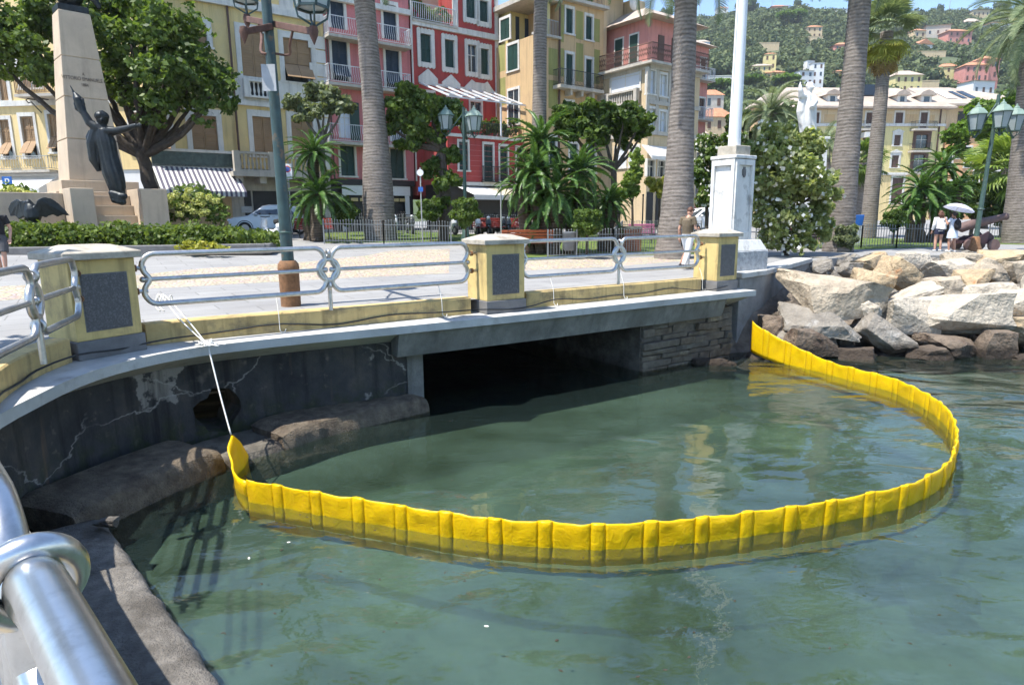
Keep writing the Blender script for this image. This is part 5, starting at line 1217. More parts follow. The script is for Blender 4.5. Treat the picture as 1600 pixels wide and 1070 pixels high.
# ---- beige and pink building on the corner
def building_f():
    E0 = FO + FU * 12.55 - FN * 4.1; e = Bld('wall_frame', 'x', E0, FA); uE = e.uz(943, 60)[0]; bpy.data.objects.remove(e.t, do_unlink=True)
    Lf = 4.3; P0 = E0 + FU * uE; o = P0 - FN * Lf
    b = Bld('apartment_house', 'beige corner house with glazed loggia, pink top floor and roof terraces', o, FA)
    uR = 5.2; zf = b.uz(1030, 104)[1]
    for r_ in ((1013, 110, 1023, 147), (1031, 117, 1041, 151), (1013, 170, 1023, 206), (1030, 175, 1040, 209)): b.win(*r_, 'blind', fw=.12)
    for r_ in ((1012, 251, 1022, 276), (1028, 252, 1038, 276)): b.win(*r_, 'glass', fw=.1, sill=False)
    z2, z3 = b.uz(1030, 212)[1], 3.6
    b.wall(0, uR, -.2, zf, 'plaster_beige', depth=Lf + 7)
    for z in (zf - .25, b.uz(1030, 165)[1], z2): b.band(-.06, uR + .06, z, z + .25, 'trim_stone', proud=.12)
    for x in (1011.5, 1026, 1045): u = b.uz(x, 160)[0]; b.band(u - .14, u + .14, z2, zf - .25, 'trim_stone', proud=.08, name='pilaster')
    for r_ in ((1013, 148, 1024, 160), (1030, 153, 1042, 164)): u0, u1, z0, z1 = b.rect(*r_); b.band(u0, u1, z0, z1, 'trim_stone', proud=.05, name='panel')
    for r_ in ((1010, 300, 1020, 338), (1024, 300, 1032, 340), (1036, 300, 1046, 340)): u0, u1, z0, z1 = b.rect(*r_); b.band(u0, u1, .8, z1, 'shop_dark', proud=.02, name='shop_door')
    u0, u1 = b.uz(1010, 235, -.5)[0], b.uz(1056, 235, -.5)[0]; z = b.uz(1030, 229)[1]
    MB().add([(u0, -.05, z), (u1, -.05, z), (u1, -1.0, z - .75), (u0, -1.0, z - .75), (u1, -1.02, z - .98), (u0, -1.02, z - .98)], [(3, 2, 1, 0), (5, 4, 2, 3), (0, 3, 5), (1, 4, 2)]).build('awning', 'awning_white', b.t)
    # left face: loggia with blinds and balusters (local frame turned a quarter)
    sb = Bld('wall_frame', 'x', P0, FA - math.pi / 2); M4 = Matrix.Translation(Vector((0, Lf, 0))) @ Matrix.Rotation(-math.pi / 2, 4, 'Z')
    def side(o_): o_.parent = b.t; o_.matrix_local = M4 @ Matrix.Diagonal((1, .3, 1, 1))
    u0, u1, z0, z1 = sb.rect(956, 107, 1000, 145)
    side(sb.win(0, 0, 0, 0, 'blind', fw=.14, r=(u0, u1, z0, z1), dep=-.17))
    o_ = MB().box(u0, u1, -.22, -.02, z0 - .75, z0 - .05).build('loggia_parapet', 'trim_stone', b.t); o_.matrix_local = M4; balusters(b, u0, u1, z0 - .85, z0 + .05, o_, 'trim_stone', dep=-.32, step=.2)
    for r_ in ((962, 172, 978, 206), (985, 170, 998, 204), (962, 232, 978, 262), (985, 230, 998, 260)):
        q = sb.rect(*r_); side(sb.win(0, 0, 0, 0, 'blind', fw=.12, r=q, dep=-.17))
    for z in (zf - .25, z2): o_ = MB().box(0, Lf, -.1, 0, z, z + .25).build('cornice', 'trim_stone', b.t); o_.matrix_local = M4
    bpy.data.objects.remove(sb.t, do_unlink=True)
    # balcony round the corner and pink set-back storey
    s_ = MB().box(-.5, uR + .3, -.6, Lf, zf, zf + .15).build('terrace_slab', 'trim_stone', b.t)
    r_ = MB()
    def run(p, q):
        p, q = Vector(p), Vector(q); r_.bar(p + Vector((0, 0, 1.05)), q + Vector((0, 0, 1.05)), .05, .05); r_.bar(p + Vector((0, 0, .1)), q + Vector((0, 0, .1)), .04, .04); n = int((q - p).length / .1)
        for k in range(n + 1): c = p.lerp(q, k / n); r_.bar(c + Vector((0, 0, .1)), c + Vector((0, 0, 1.05)), .02, .02); 
        for k in range(n // 2): a, c = p.lerp(q, 2 * k / n), p.lerp(q, min(1, (2 * k + 2) / n)); r_.bar(a + Vector((0, 0, .3)), c + Vector((0, 0, .85)), .02, .02); r_.bar(a + Vector((0, 0, .85)), c + Vector((0, 0, .3)), .02, .02)
    run((-.45, Lf - .1, zf + .15), (-.45, -.55, zf + .15)); run((-.45, -.55, zf + .15), (uR + .2, -.55, zf + .15))
    o_ = r_.build('terrace_railing', 'shutter_brown', s_); o_['kind'] = 'stuff'
    MB().box(1.2, uR - .1, 1.3, Lf + 6, zf + .15, zf + 3.3).build('pink_storey', 'plaster_rose', b.t)
    for y in (2.2, 3.6): MB().box(1.14, 1.2, y, y + .7, zf + .2, zf + 2.5).build('terrace_door', 'shutter_green', b.t); MB().box(1.16, 1.2, y - .1, y + .8, zf + .16, zf + 2.62).build('door_frame', 'trim_white', b.t)
    for u in (2.2, 3.6): MB().box(u, u + .6, 1.25, 1.3, zf + .2, zf + 2.4).build('terrace_door', 'shutter_brown', b.t)
    m = MB(); m.frust(((uR + 1) / 2 + .4, Lf / 2 + 2.6), 3.0, 4.4, 1.3, 2.2, zf + 3.3, zf + 4.4); m.build('tiled_roof', 'roof_slate', b.t)
    MB().box(.2, .6, Lf + .3, Lf + 1.6, zf + .1, zf + 7).build('party_wall', 'plaster_beige', b.t)
    MB().box(2.6, 3.8, 4.0, 5.2, zf + 3.8, zf + 5.4).build('chimney', 'plaster_beige', b.t)
    MB().ell((2.2, 3.6, zf + 4.9), (.45, .15, .45)).build('satellite_dish', 'trim_white', b.t, smooth=True)
    # upper roof terrace towards the ochre house
    MB().box(.4, 2.4, Lf + .5, Lf + 7, zf + 3.3, zf + 5.6).build('upper_storey', 'plaster_beige', b.t); MB().box(-.2, 2.6, Lf - .8, Lf + 7, zf + 5.6, zf + 5.8).build('terrace_slab', 'trim_stone', b.t)
    r2 = MB()
    for k in range(24): y = Lf - .7 + 7 * k / 23; r2.box(-.14, -.11, y, y + .03, zf + 5.8, zf + 6.8)
    r2.box(-.15, -.1, Lf - .75, Lf + 6.4, zf + 6.75, zf + 6.82); o_ = r2.build('terrace_railing', 'iron_grey', b.t); o_['kind'] = 'stuff'
    leaves('roof_plants', 'leaf_mid', b.t, [((.5, Lf + k * 1.3, zf + 6.3), .4, .5, .5) for k in range(5)], 900, .13, 4)
    MB().box(-.2, 2.6, Lf + 1, Lf + 7, zf + 8.2, zf + 8.35).build('canopy_roof', 'trim_stone', b.t)
    for y in (Lf + 1.1, Lf + 3.6, Lf + 6.6): MB().box(-.1, 0, y, y + .1, zf + 5.8, zf + 8.2).build('canopy_post', 'trim_stone', b.t)
building_f()
# ---- sliver of a tall house behind the corner house
def building_g():
    p = ony(1082, 340, 62); b = Bld('apartment_house', 'tall brown house glimpsed right of the thick palm trunk', (p.x, p.y), FA)
    for k in range(4):
        z = 3.5 + k * 3.4
        for u in (-2.2, .2): b.win(0, 0, 0, 0, 'shutter', sm='shutter_brown', fw=.12, r=(u, u + .8, z, z + 1.8))
        b.balcony(-2.8, 1.4, z - .1, .8, 1, 'iron_white', step=.16)
    b.wall(-5, 1.3, -.2, 16.5, 'plaster_rose', depth=7); m = MB(); m.frust((-1.9, 3.5), 3.6, 4.2, 1.5, 2, 16.5, 17.6); m.build('roof', 'roof_slate', b.t)
building_g()
# ---- yellow house with mansard roof on the right
def building_h():
    Y = 95; p = ony(1365, 340, Y); b = Bld('apartment_house', 'yellow apartment house with tiled roof, dormers and balconies at the right', (p.x, p.y), R(4))
    uL, uR = b.uz(1240, 250)[0], b.uz(1474, 220)[0]; ze = b.uz(1400, 168)[1]; zy = b.uz(1400, 196)[1]; zl = b.uz(1400, 272)[1]
    for r_ in ((1353, 176, 1364, 199), (1399, 176, 1411, 193), (1438, 176, 1449, 200), (1310, 176, 1321, 197), (1270, 176, 1280, 197)): b.win(*r_, sm='shutter_brown', fw=.2)
    for r_ in ((1397, 211, 1407, 228), (1393, 243, 1404, 262), (1330, 211, 1340, 230), (1330, 243, 1340, 262)): b.win(*r_, sm='shutter_brown', fw=.28, head=.45)
    for r_ in ((1431, 211, 1449, 232), (1427, 242, 1444, 268), (1353, 214, 1365, 236), (1353, 246, 1365, 270)): b.win(*r_, 'glass', sm='shutter_brown', fw=.5, fm='shutter_brown', sill=False)
    for r_ in ((1393, 278, 1410, 318), (1430, 282, 1446, 318), (1352, 285, 1366, 318)): b.win(*r_, sm='shutter_brown', fw=.25)
    b.wall(uL, uR, zl, zy, 'plaster_yellow', depth=12); b.wall(uL, uR, zy, ze, 'plaster_beige', depth=12, name='attic_wall'); b.wall(uL, uR, -.5, zl, 'plaster_warm', depth=12, name='ground_floor_wall')
    for r_ in ((1376, 178, 1394, 191), (1415, 179, 1434, 192), (1453, 180, 1460, 192), (1330, 179, 1347, 191), (1288, 179, 1304, 191)): u0, u1, z0, z1 = b.rect(*r_); b.band(u0, u1, z0, z1, 'plaster_ochre', proud=.03, name='panel')
    for z in (zy, zl): b.band(uL, uR, z - .15, z + .2, 'trim_white', proud=.2)
    for x0, x1, y in ((1343, 1370, 201), (1429, 1464, 201), (1426, 1455, 235), (1424, 1452, 269)): b.balcony(b.uz(x0, y, -1)[0], b.uz(x1, y, -1)[0], b.uz((x0 + x1) / 2, y, -1)[1], 1.1, 1.0, 'iron_dark', step=.2, slab=.25)
    u0, u1, z0, z1 = b.rect(1344, 208, 1364, 216); MB().box(u0, u1, -1.2, -.1, z0, z1).build('awning', 'awning_white', b.t)
    zr = b.uz(1400, 138, 6)[1]
    m = MB(); m.add([(uL - .6, -1.0, ze), (uR + .8, -1.0, ze), (uR + .8, 13, ze), (uL - .6, 13, ze), (uL + 1, 6, zr), (uR - 3.5, 6, zr), (uL - .6, -1.0, ze - .25), (uR + .8, -1.0, ze - .25), (uR + .8, 13, ze - .25), (uL - .6, 13, ze - .25)], [(0, 1, 5, 4), (1, 2, 5), (2, 3, 4, 5), (3, 0, 4), (0, 6, 7, 1), (1, 7, 8, 2), (9, 8, 7, 6)])
    m.build('roof', 'roof_slate', b.t)
    for x0, x1 in ((1291, 1306), (1400, 1414), (1437, 1453), (1325, 1338)):
        u0, u1 = b.uz(x0, 155, 1)[0], b.uz(x1, 155, 1)[0]; z0, z1 = b.uz(1400, 163, 1)[1], b.uz(1400, 150, 1)[1]; um = (u0 + u1) / 2
        d = MB().box(u0, u1, .6, 4, z0, z1).build('dormer', 'trim_white', b.t); MB().prismy([(u0 - .5, z1), (u1 + .5, z1), (u1 + .1, z1 + .45), (um, z1 + .75), (u0 - .1, z1 + .45)], .3, 4.2).build('dormer_roof', 'roof_slate', d)
        MB().box(u0 + .35, u1 - .35, .57, .62, z0 + .25, z1 - .15).build('pane', 'glass_dark', d)
    u = b.uz(1345, 150, 4)[0]; MB().box(u - 3, u + 1.2, 2.5, 4.5, zr - 1.6, zr - .2).build('roof_room', 'shutter_blue', b.t); MB().ell((u + 1.9, 2.2, zr - .4), (.5, .2, .5)).build('satellite_dish', 'trim_white', b.t, smooth=True)
    ud = b.uz(1467, 200)[0]; MB().tube([(ud, -.1, 1), (ud, -.1, ze)], .1, 6).build('downpipe', 'shutter_brown', b.t)
    # neighbour
    Y = 102; p = ony(1476, 340, Y); b = Bld('apartment_house', 'orange house with green shutters and skylights behind the pine at the right', (p.x, p.y), R(0)); uR = b.uz(1640, 200)[0]; ze = b.uz(1520, 162)[1]
    for r_ in ((1480, 235, 1488, 262), (1492, 230, 1500, 248), (1507, 230, 1517, 248), (1521, 265, 1530, 285), (1485, 283, 1494, 293), (1507, 247, 1516, 262), (1550, 230, 1560, 250), (1580, 230, 1590, 250), (1550, 268, 1560, 288), (1580, 268, 1590, 288)): b.win(*r_, sm='shutter_green', fw=.2)
    b.wall(-.5, uR, -.5, ze - 3.4, 'plaster_orange', depth=12); b.wall(-.5, uR, ze - 3.4, ze, 'plaster_beige', dep=1.5, depth=10, name='attic_wall'); b.band(-.5, uR, ze - 3.6, ze - 3.2, 'trim_white', proud=.5)
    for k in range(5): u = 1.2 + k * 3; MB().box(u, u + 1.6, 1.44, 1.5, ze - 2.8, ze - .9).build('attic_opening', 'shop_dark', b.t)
    zr = b.uz(1500, 136, 6)[1]; u2 = b.uz(1536, 140)[0]
    MB().add([(-4, -.2, ze), (uR + 1, -.2, ze), (uR + 1, 13, ze), (-4, 13, ze), (-4, 6.5, zr), (u2 - 1, 6.5, zr), (-4, -.2, ze - .3), (uR + 1, -.2, ze - .3)], [(0, 1, 5, 4), (1, 2, 5), (2, 3, 4, 5), (3, 0, 4), (0, 6, 7, 1)]).build('roof', 'roof_slate', b.t)
    for x0, x1, m in ((1472, 1488, 'sign_white'), (1495, 1503, 'glass_dark'), (1508, 1519, 'glass_dark')):
        u0, u1 = b.uz(x0, 150, 3)[0], b.uz(x1, 150, 3)[0]; k = (zr - ze) / 6.7
        MB().add([(u0, 1.6, ze + 1.8 * k + .12), (u1, 1.6, ze + 1.8 * k + .12), (u1 - .5, 4.6, ze + 4.8 * k + .12), (u0 - .5, 4.6, ze + 4.8 * k + .12)], [(0, 1, 2, 3)]).build('skylight', m, b.t)
building_h()
# ---- small roofs in the middle distance
def small_house(label, x0, x1, yt, yb, Y, wm, rm, roof_h=.28, ang=0, wins=2, group='houses on the hillside', gable=False, rows=None, base_drop=4, depth=None):
    c = ony((x0 + x1) / 2, yb, Y); s_ = Y / FPX; w = (x1 - x0) * s_; h = (yb - yt) * s_; rh = h * roof_h; hw = h - rh; d = depth or w * .8
    t = thing('hillside_house', label, 'house', c, R(ang), group); m = MB().box(-w / 2, w / 2, 0, d, -base_drop, hw); m.build('wall', wm, t)
    e = w * .05
    if rh > .05:
        if gable: MB().prismy([(-w / 2 - e, hw), (w / 2 + e, hw), (0, hw + rh)], -e, d + e).build('roof', rm, t)
        else: MB().frust((0, d / 2), w / 2 + e, d / 2 + e, w * .18, d * .12, hw, hw + rh).build('roof', rm, t)
    nr = rows or max(1, int(round(hw / 3.4))); me = None
    for j in range(nr):
        for i in range(wins):
            u = -w / 2 + w * (i + .5) / wins; z = hw * (j + .28) / nr; ww, hh = min(w / wins * .32, 1.2) / 2, min(hw / nr * .5, 2.0)
            o = MB().box(u - ww, u + ww, -.06, .05, z, z + hh).build('window', 'shutter_brown' if (i + j) % 3 else 'glass_dark', t)
    return t
small_house('low beige house with terracotta roof right of the thick palm trunk', 1098, 1146, 172, 232, 120, 'plaster_beige', 'roof_terracotta', .25, 8, 3, None)
small_house('white house seen between the palm trunk and the flagpole', 1083, 1104, 205, 250, 110, 'fascia_white', 'roof_slate', .15, 0, 2, None)
small_house('tan roofed house behind the white statue', 1180, 1262, 146, 195, 140, 'plaster_ochre', 'roof_slate', .5, 0, 4, None)
small_house('grey house with red roof behind the flagpole', 1100, 1130, 142, 172, 160, 'trim_stone', 'roof_terracotta', .3, 5, 2, None)
# ================================================================== hill
def sky_y(px):   # measured skyline of the hill in the photograph
    pts = [(-400, 60), (800, 40), (960, 34), (1000, 28), (1040, 22), (1090, 22), (1140, 12), (1200, 6), (1280, 10), (1340, 14), (1420, 14), (1470, 17), (1530, 14), (1600, 10), (1800, -6), (2400, -30)]
    for (a, b), (c, d) in zip(pts, pts[1:]):
        if a <= px <= c: return b + (d - b) * (px - a) / (c - a)
    return 20
D0, D1 = 170.0, 620.0
def hill_z(x, y):
    px = 800 + FPX * x / max(1, y) * 1.0; px = min(2300, max(-390, px))
    top = ony(px, sky_y(px) + 10, D1).z; f = (y - D0) / (D1 - D0)
    if f < 0: return .5
    f2 = min(1, f); z = .5 + (top - .5) * (f2 ** .92)
    if f > 1: z = top - (f - 1) * 40
    return z + (7 * noise.noise(Vector((x * .011, y * .011, 0))) + 2.5 * noise.noise(Vector((x * .035, y * .035, 4)))) * min(1, f2 * 4) * (1 if f <= 1 else .4)
mat('hill_scrub', (.050, .075, .030), .95, var=.4, vs=.08, bump=0, c2=(.10, .11, .05), c2s=.03, c2p=(.5, .7))
def hill():
    nx, ny = 150, 80; V = []; F = []
    for j in range(ny + 1):
        y = D0 - 15 + (D1 + 160 - D0) * j / ny
        for i in range(nx + 1): k = -.15 + 1.35 * i / nx; x = k * y; V.append((x, y, hill_z(x, y)))
    for j in range(ny):
        for i in range(nx): a = j * (nx + 1) + i; F.append((a, a + 1, a + nx + 2, a + nx + 1))
    struct(MB().add(V, F).build('hill', 'hill_scrub', smooth=True))
hill()
def on_hill(px, py):
    d = ray(px, py); t = D0 / d.y
    while t * d.y < D1 * 1.05:
        if CAMZ + d.z * t < hill_z(d.x * t, d.y * t): break
        t += 1.5 / d.y
    return Vector((d.x * t, d.y * t, CAMZ + d.z * t))
# houses on the slope: x0,x1, top, bottom in the photograph, wall, roof, roof share, windows, rows, label
HH = [(1121, 1137, 11, 21, 'fascia_white', 'roof_terracotta', .3, 2, 1, 'tiny white house on the skyline left of the flagpole'),
 (1206, 1230, 8, 20, 'plaster_rose', 'roof_terracotta', .3, 3, 1, 'long pink house on the skyline right of the flagpole'),
 (1246, 1270, 9, 20, 'plaster_rose', 'roof_terracotta', .35, 3, 1, 'second pinkish house on the skyline above the statue'),
 (1307, 1323, 14, 25, 'fascia_white', 'roof_terracotta', .15, 2, 1, 'small white house high on the hill left of the right palm trunk'),
 (1261, 1283, 41, 60, 'plaster_beige', 'roof_terracotta', .2, 3, 2, 'cream villa on a terrace high above the statue'),
 (1087, 1108, 63, 77, 'fascia_white', 'roof_slate', .3, 3, 1, 'white house half hidden in trees beside the palm trunk'),
 (1175, 1204, 101, 123, 'plaster_yellow', 'roof_slate', .2, 4, 2, 'yellow villa with many windows right of the flagpole'),
 (1194, 1211, 85, 110, 'plaster_yellow', 'roof_terracotta', .1, 2, 2, 'yellow tower house above the yellow villa'),
 (1196, 1224, 111, 127, 'plaster_orange', 'roof_terracotta', .25, 3, 1, 'low orange house in front of the yellow villa'),
 (1247, 1270, 113, 146, 'fascia_white', 'trim_stone', .04, 2, 3, 'white block with flat roof left of the white tower house'),
 (1267, 1284, 102, 146, 'fascia_white', 'trim_stone', .03, 2, 4, 'tall white tower house behind the statue'),
 (1260, 1272, 96, 116, 'fascia_white', 'trim_stone', .05, 1, 1, 'small white rooftop room above the white block'),
 (1305, 1330, 67, 81, 'plaster_rose', 'roof_terracotta', .3, 3, 1, 'reddish house partly behind the right palm trunk'),
 (1303, 1328, 110, 124, 'plaster_orange', 'roof_terracotta', .2, 3, 1, 'low red brick house left of the right palm trunk'),
 (1398, 1438, 112, 146, 'plaster_yellow', 'roof_slate', .25, 4, 2, 'pale yellow villa with hipped roof above the dormers'),
 (1467, 1494, 101, 127, 'plaster_yellow', 'roof_terracotta', .22, 3, 2, 'pale yellow house left of the dark cypress'),
 (1506, 1540, 100, 142, 'plaster_rose', 'roof_terracotta', .15, 4, 3, 'tall pink villa right of the dark cypress'),
 (1531, 1559, 92, 140, 'plaster_rose', 'roof_terracotta', .12, 2, 3, 'red corner tower of the pink villa'),
 (1517, 1554, 128, 152, 'fascia_white', 'trim_stone', .05, 3, 1, 'white flat roofed house below the pink villa'),
 (1431, 1457, 64, 87, 'fascia_white', 'roof_terracotta', .35, 3, 1, 'white gabled house on a terrace in mid slope'),
 (1481, 1517, 46, 68, 'plaster_rose', 'roof_terracotta', .25, 4, 2, 'pink villa with terracotta roof high on the slope'),
 (1549, 1584, 34, 48, 'fascia_white', 'roof_terracotta', .3, 5, 1, 'long white house near the skyline at the right'),
 (1586, 1606, 23, 38, 'plaster_yellow', 'roof_slate', .25, 3, 1, 'yellow house near the skyline cut by the right edge'),
 (1520, 1545, 15, 27, 'plaster_beige', 'roof_slate', .2, 4, 1, 'beige house on the skyline at the right'),
 (1510, 1534, 29, 42, 'trim_stone', 'roof_slate', .5, 3, 1, 'grey roofed house just below the skyline at the right'),
 (1449, 1481, 41, 58, 'trim_stone', 'trim_stone', .05, 3, 1, 'modern grey house with wide windows right of the fan palm'),
 (1428, 1446, 46, 60, 'plaster_beige', 'roof_terracotta', .25, 2, 1, 'beige house beside the crown of the fan palm'),
 (990, 1014, 26, 40, 'plaster_rose', 'roof_terracotta', .3, 3, 1, 'pink house on the skyline above the corner house')]
HOUSE_AT = []
for x0, x1, y0, y1, wm, rm, rf, nw, nr, lab in HH:
    p = on_hill((x0 + x1) / 2, y1); Y = p.y - 4
    small_house(lab, x0, x1, y0, y1, Y, wm, rm, rf, rng.uniform(-14, 14), nw, 'houses on the hillside', 'gabled' in lab, nr, 5); HOUSE_AT.append((p.x, p.y, (x1 - x0) * Y / FPX))
# terrace walls on the slope
for x0, x1, y0, y1, lab in ((1188, 1216, 69, 80, 'long tan terrace wall in the middle of the slope'), (1252, 1284, 59, 67, 'terrace wall under the cream villa'), (1430, 1476, 82, 90, 'tan terrace wall under the white gabled house'), (1098, 1142, 120, 124, 'thin pale road parapet across the slope left of the flagpole'), (1438, 1466, 128, 138, 'terrace wall behind the tiled roofs')):
    p = on_hill((x0 + x1) / 2, y1); Y = p.y - 3; s_ = Y / FPX; w = (x1 - x0) * s_ / 2; h = (y1 - y0) * s_
    o = MB().box(-w, w, 0, 1.2, -2, h).box(-w - .2, w + .2, -.1, 1.3, h, h + .3).build('terrace_wall', 'plaster_beige' if h > 2 else 'trim_white'); o.location = ony((x0 + x1) / 2, y1, Y); tag(o, lab, 'wall', 'terrace walls on the hill'); HOUSE_AT.append((p.x, p.y, w * 1.6))
# forest: thousands of separate crowns as one mass
leafmat('forest', (.030, .060, .022), (.15, .18, .075), .25, .8, .05)
def forest():
    g = np.random.default_rng(5); ico = bmesh.new(); bmesh.ops.create_icosphere(ico, subdivisions=1, radius=1); bv = np.array([v.co[:] for v in ico.verts]); bf = np.array([[v.index for v in f.verts] for f in ico.faces]); ico.free()
    C = []; tries = 0
    while len(C) < 9500 and tries < 90000:
        tries += 1
        y = D0 + (D1 - D0 + 12) * g.random() ** .75; k = -.10 + 1.1 * g.random(); x = k * y
        if g.random() < .5 and not (.1 < k < .85): continue
        r_ = g.uniform(1.3, 3.3) * (1.4 if g.random() < .15 else 1)
        if any((x - hx) ** 2 < (hw * .62 + r_) ** 2 and -hw * 1.0 - r_ - 9 < y - hy < hw * .8 for hx, hy, hw in HOUSE_AT): continue
        if noise.noise(Vector((x * .02, y * .02, 9))) > .55: continue
        h = g.uniform(.75, 1.35); C.append((x, y, hill_z(x, y) + r_ * h * .5, r_, h))
    C = np.array(C); n = len(C); P0 = C[:, None, :3]; S = np.stack([C[:, 3], C[:, 3], C[:, 3] * C[:, 4]], 1)[:, None, :]
    # solid hearts of the crowns, then tufts of foliage standing off them
    V1 = (P0 + bv[None] * S * .72 * g.uniform(.8, 1.15, (n, len(bv), 1))).reshape(-1, 3); F1 = (bf[None] + (np.arange(n) * len(bv))[:, None, None]).reshape(-1, 3)
    K = 54; d = g.normal(size=(n, K, 3)); d[..., 2] = np.abs(d[..., 2]) * .9 - .2; d /= np.linalg.norm(d, axis=2, keepdims=True)
    Q = P0 + d * S * g.uniform(.72, 1.12, (n, K, 1)); nm = d + g.normal(size=d.shape) * .55; a = np.cross(nm, g.normal(size=d.shape)); a /= np.linalg.norm(a, axis=2, keepdims=True); b = np.cross(nm / np.linalg.norm(nm, axis=2, keepdims=True), a)
    w = C[:, 3][:, None, None] * g.uniform(.22, .42, (n, K, 1)); V2 = np.stack([Q - a * w, Q + b * w, Q + a * w * .9 - b * w * .5], 2).reshape(-1, 3); F2 = np.arange(len(V2)).reshape(-1, 3) + len(V1)
    o = np_mesh('forest', np.concatenate([V1, V2]), np.concatenate([F1, F2]), 'forest'); tag(o, 'dense green woodland covering the hillside', 'woodland', None, 'stuff')
forest()
def hill_tree(label, px, py, wpx, hpx, kind):
    p = on_hill(px, py); Y = p.y - 6; s_ = Y / FPX; base = ony(px, py, Y); w, h = wpx * s_ / 2, hpx * s_
    t = thing(kind, label, 'tree', base, 0, 'trees standing out on the hill'); limb(t, [(0, 0, -3), (0.1, 0, h * .5), (0, 0, h * .8)], h * .03, h * .015, 'bark', 'trunk', 6)
    if kind == 'cypress_tree': B = [((0, 0, h * .2 + h * .16 * k), w * (1 - .17 * abs(k - 1.2)), w * (1 - .17 * abs(k - 1.2)), h * .14) for k in range(6)]; lm = 'leaf_dark'
    elif kind == 'umbrella_pine': B = [((w * .5 * math.cos(a), w * .5 * math.sin(a), h * .8), w * .6, w * .6, h * .16) for a in range(0, 6)]; lm = 'leaf_pine'
    else: B = [((w * .4 * math.cos(a * 1.3), w * .4 * math.sin(a * 1.3), h * (.45 + .1 * (a % 3))), w * .6, w * .6, h * .3) for a in range(5)]; lm = 'leaf_dark'
    leaves('crown', lm, t, B, 1500, w * .16, int(px), shell=.7)
for a in (('dark pointed cypress between the yellow house and the pink villa', 1499, 128, 16, 46, 'cypress_tree'), ('dark round pine on the skyline above the statue', 1165, 24, 30, 24, 'round_pine'), ('flat topped pine left of the pale villa', 1227, 42, 26, 20, 'umbrella_pine'), ('flat topped pine right of its twin in mid slope', 1246, 42, 24, 22, 'umbrella_pine'),
          ('bright flat pine low on the slope left of the flagpole', 1122, 150, 38, 22, 'umbrella_pine'), ('bright pine low on the slope left of the statue', 1228, 142, 36, 22, 'umbrella_pine'), ('wide flat pine below the road parapet', 1170, 138, 40, 16, 'umbrella_pine'), ('small dark pine on the skyline right of the fan palm', 1469, 20, 9, 12, 'round_pine'), ('pair of dark pines on the skyline above the corner house', 1040, 30, 20, 14, 'round_pine'),
          ('dark pine on the skyline beside the second pink house', 1246, 12, 11, 11, 'round_pine'), ('dark tree on the skyline at the far right', 1565, 18, 22, 14, 'round_pine')): hill_tree(*a)
for px, y0, y1, lab in ((1093, 4, 26, 'thin radio mast on the skyline right of the palm trunk'), (1206, -6, 12, 'thin radio mast on the skyline right of the flagpole'), (1483, -8, 18, 'thin radio mast on the skyline right of the fan palm')):
    p = on_hill(px, y1); s_ = p.y / FPX; h = (y1 - y0) * s_; m = MB().tube([(0, 0, -2), (0, 0, h)], [.35, .15], 5)
    for k in range(4): m.bar((-.6, 0, h * (.6 + .1 * k)), (.6, 0, h * (.6 + .1 * k)), .12, .12)
    o = m.build('radio_mast', 'iron_grey'); o.location = p; tag(o, lab, 'mast', 'radio masts on the skyline')
# ================================================================== palms and cycads
def frond_mesh(name, L, droop, pairs, ll, lw, vee=.5, up=0.0, seed=0):
    r_ = random.Random(seed); V = []; F = []; P = []; p = Vector((0, 0, 0)); n = 16
    for i in range(n + 1): P.append(p.copy()); a = up - droop * (i / n) ** 1.3; p = p + Vector((math.cos(a), 0, math.sin(a))) * L / n
    m = MB(); m.tube(P, [.022 * L / 1.6 * (1 - .75 * i / n) + .004 for i in range(n + 1)], 4)
    for k in range(pairs):
        t = .08 + .92 * k / (pairs - 1); f = t * n; i = min(n - 1, int(f)); c = P[i].lerp(P[i + 1], f - i); d = (P[i + 1] - P[i]).normalized(); upv = Vector((-d.z, 0, d.x))
        l = ll * (math.sin(math.pi * (.12 + .86 * t)) ** .6) * r_.uniform(.9, 1.08)
        for s in (1, -1):
            out = (Vector((0, s, 0)) * math.cos(vee) + upv * math.sin(vee) + d * (.35 + .5 * t)).normalized(); w = d * lw * .5
            mid = c + out * l * .5 + upv * .0; tip_ = c + out * l + Vector((0, 0, -.10 * l)) + upv * r_.uniform(-.03, .03)
            m.add([c - w, c + w, mid + w, tip_, mid - w], [(0, 1, 2, 3, 4)])
    me = bpy.data.meshes.new(name); me.from_pydata(m.v, [], m.f); return me
def fan_mesh(name, stem, rad, seg=22, seed=0):
    r_ = random.Random(seed); m = MB(); m.tube([(0, 0, 0), (stem * .5, 0, stem * .02), (stem, 0, -.04 * stem)], [.02, .015, .012], 4); c = Vector((stem, 0, -.04 * stem))
    for k in range(seg):
        a = R(-115 + 230 * k / (seg - 1)); l = rad * r_.uniform(.86, 1.08) * (1 - .15 * abs(a) / 2); d = Vector((math.cos(a), math.sin(a), 0)); s = Vector((-d.y, d.x, 0)) * rad * .06
        q = c + d * l * .6 + Vector((0, 0, -.03 * l + .015 * (k % 2))); m.add([c, q - s, c + d * l + Vector((0, 0, -.28 * l)), q + s], [(0, 1, 2, 3)])
    me = bpy.data.meshes.new(name); me.from_pydata(m.v, [], m.f); return me
FR = {'cycad': [frond_mesh('frond', 1.5, 1.15, 50, .17, .030, .3, 0, k) for k in range(3)], 'date': [frond_mesh('frond', 3.6, 1.5, 46, .55, .05, .45, 0, k) for k in range(3)], 'fan': [fan_mesh('frond', .9, .8, 22, k) for k in range(3)]}
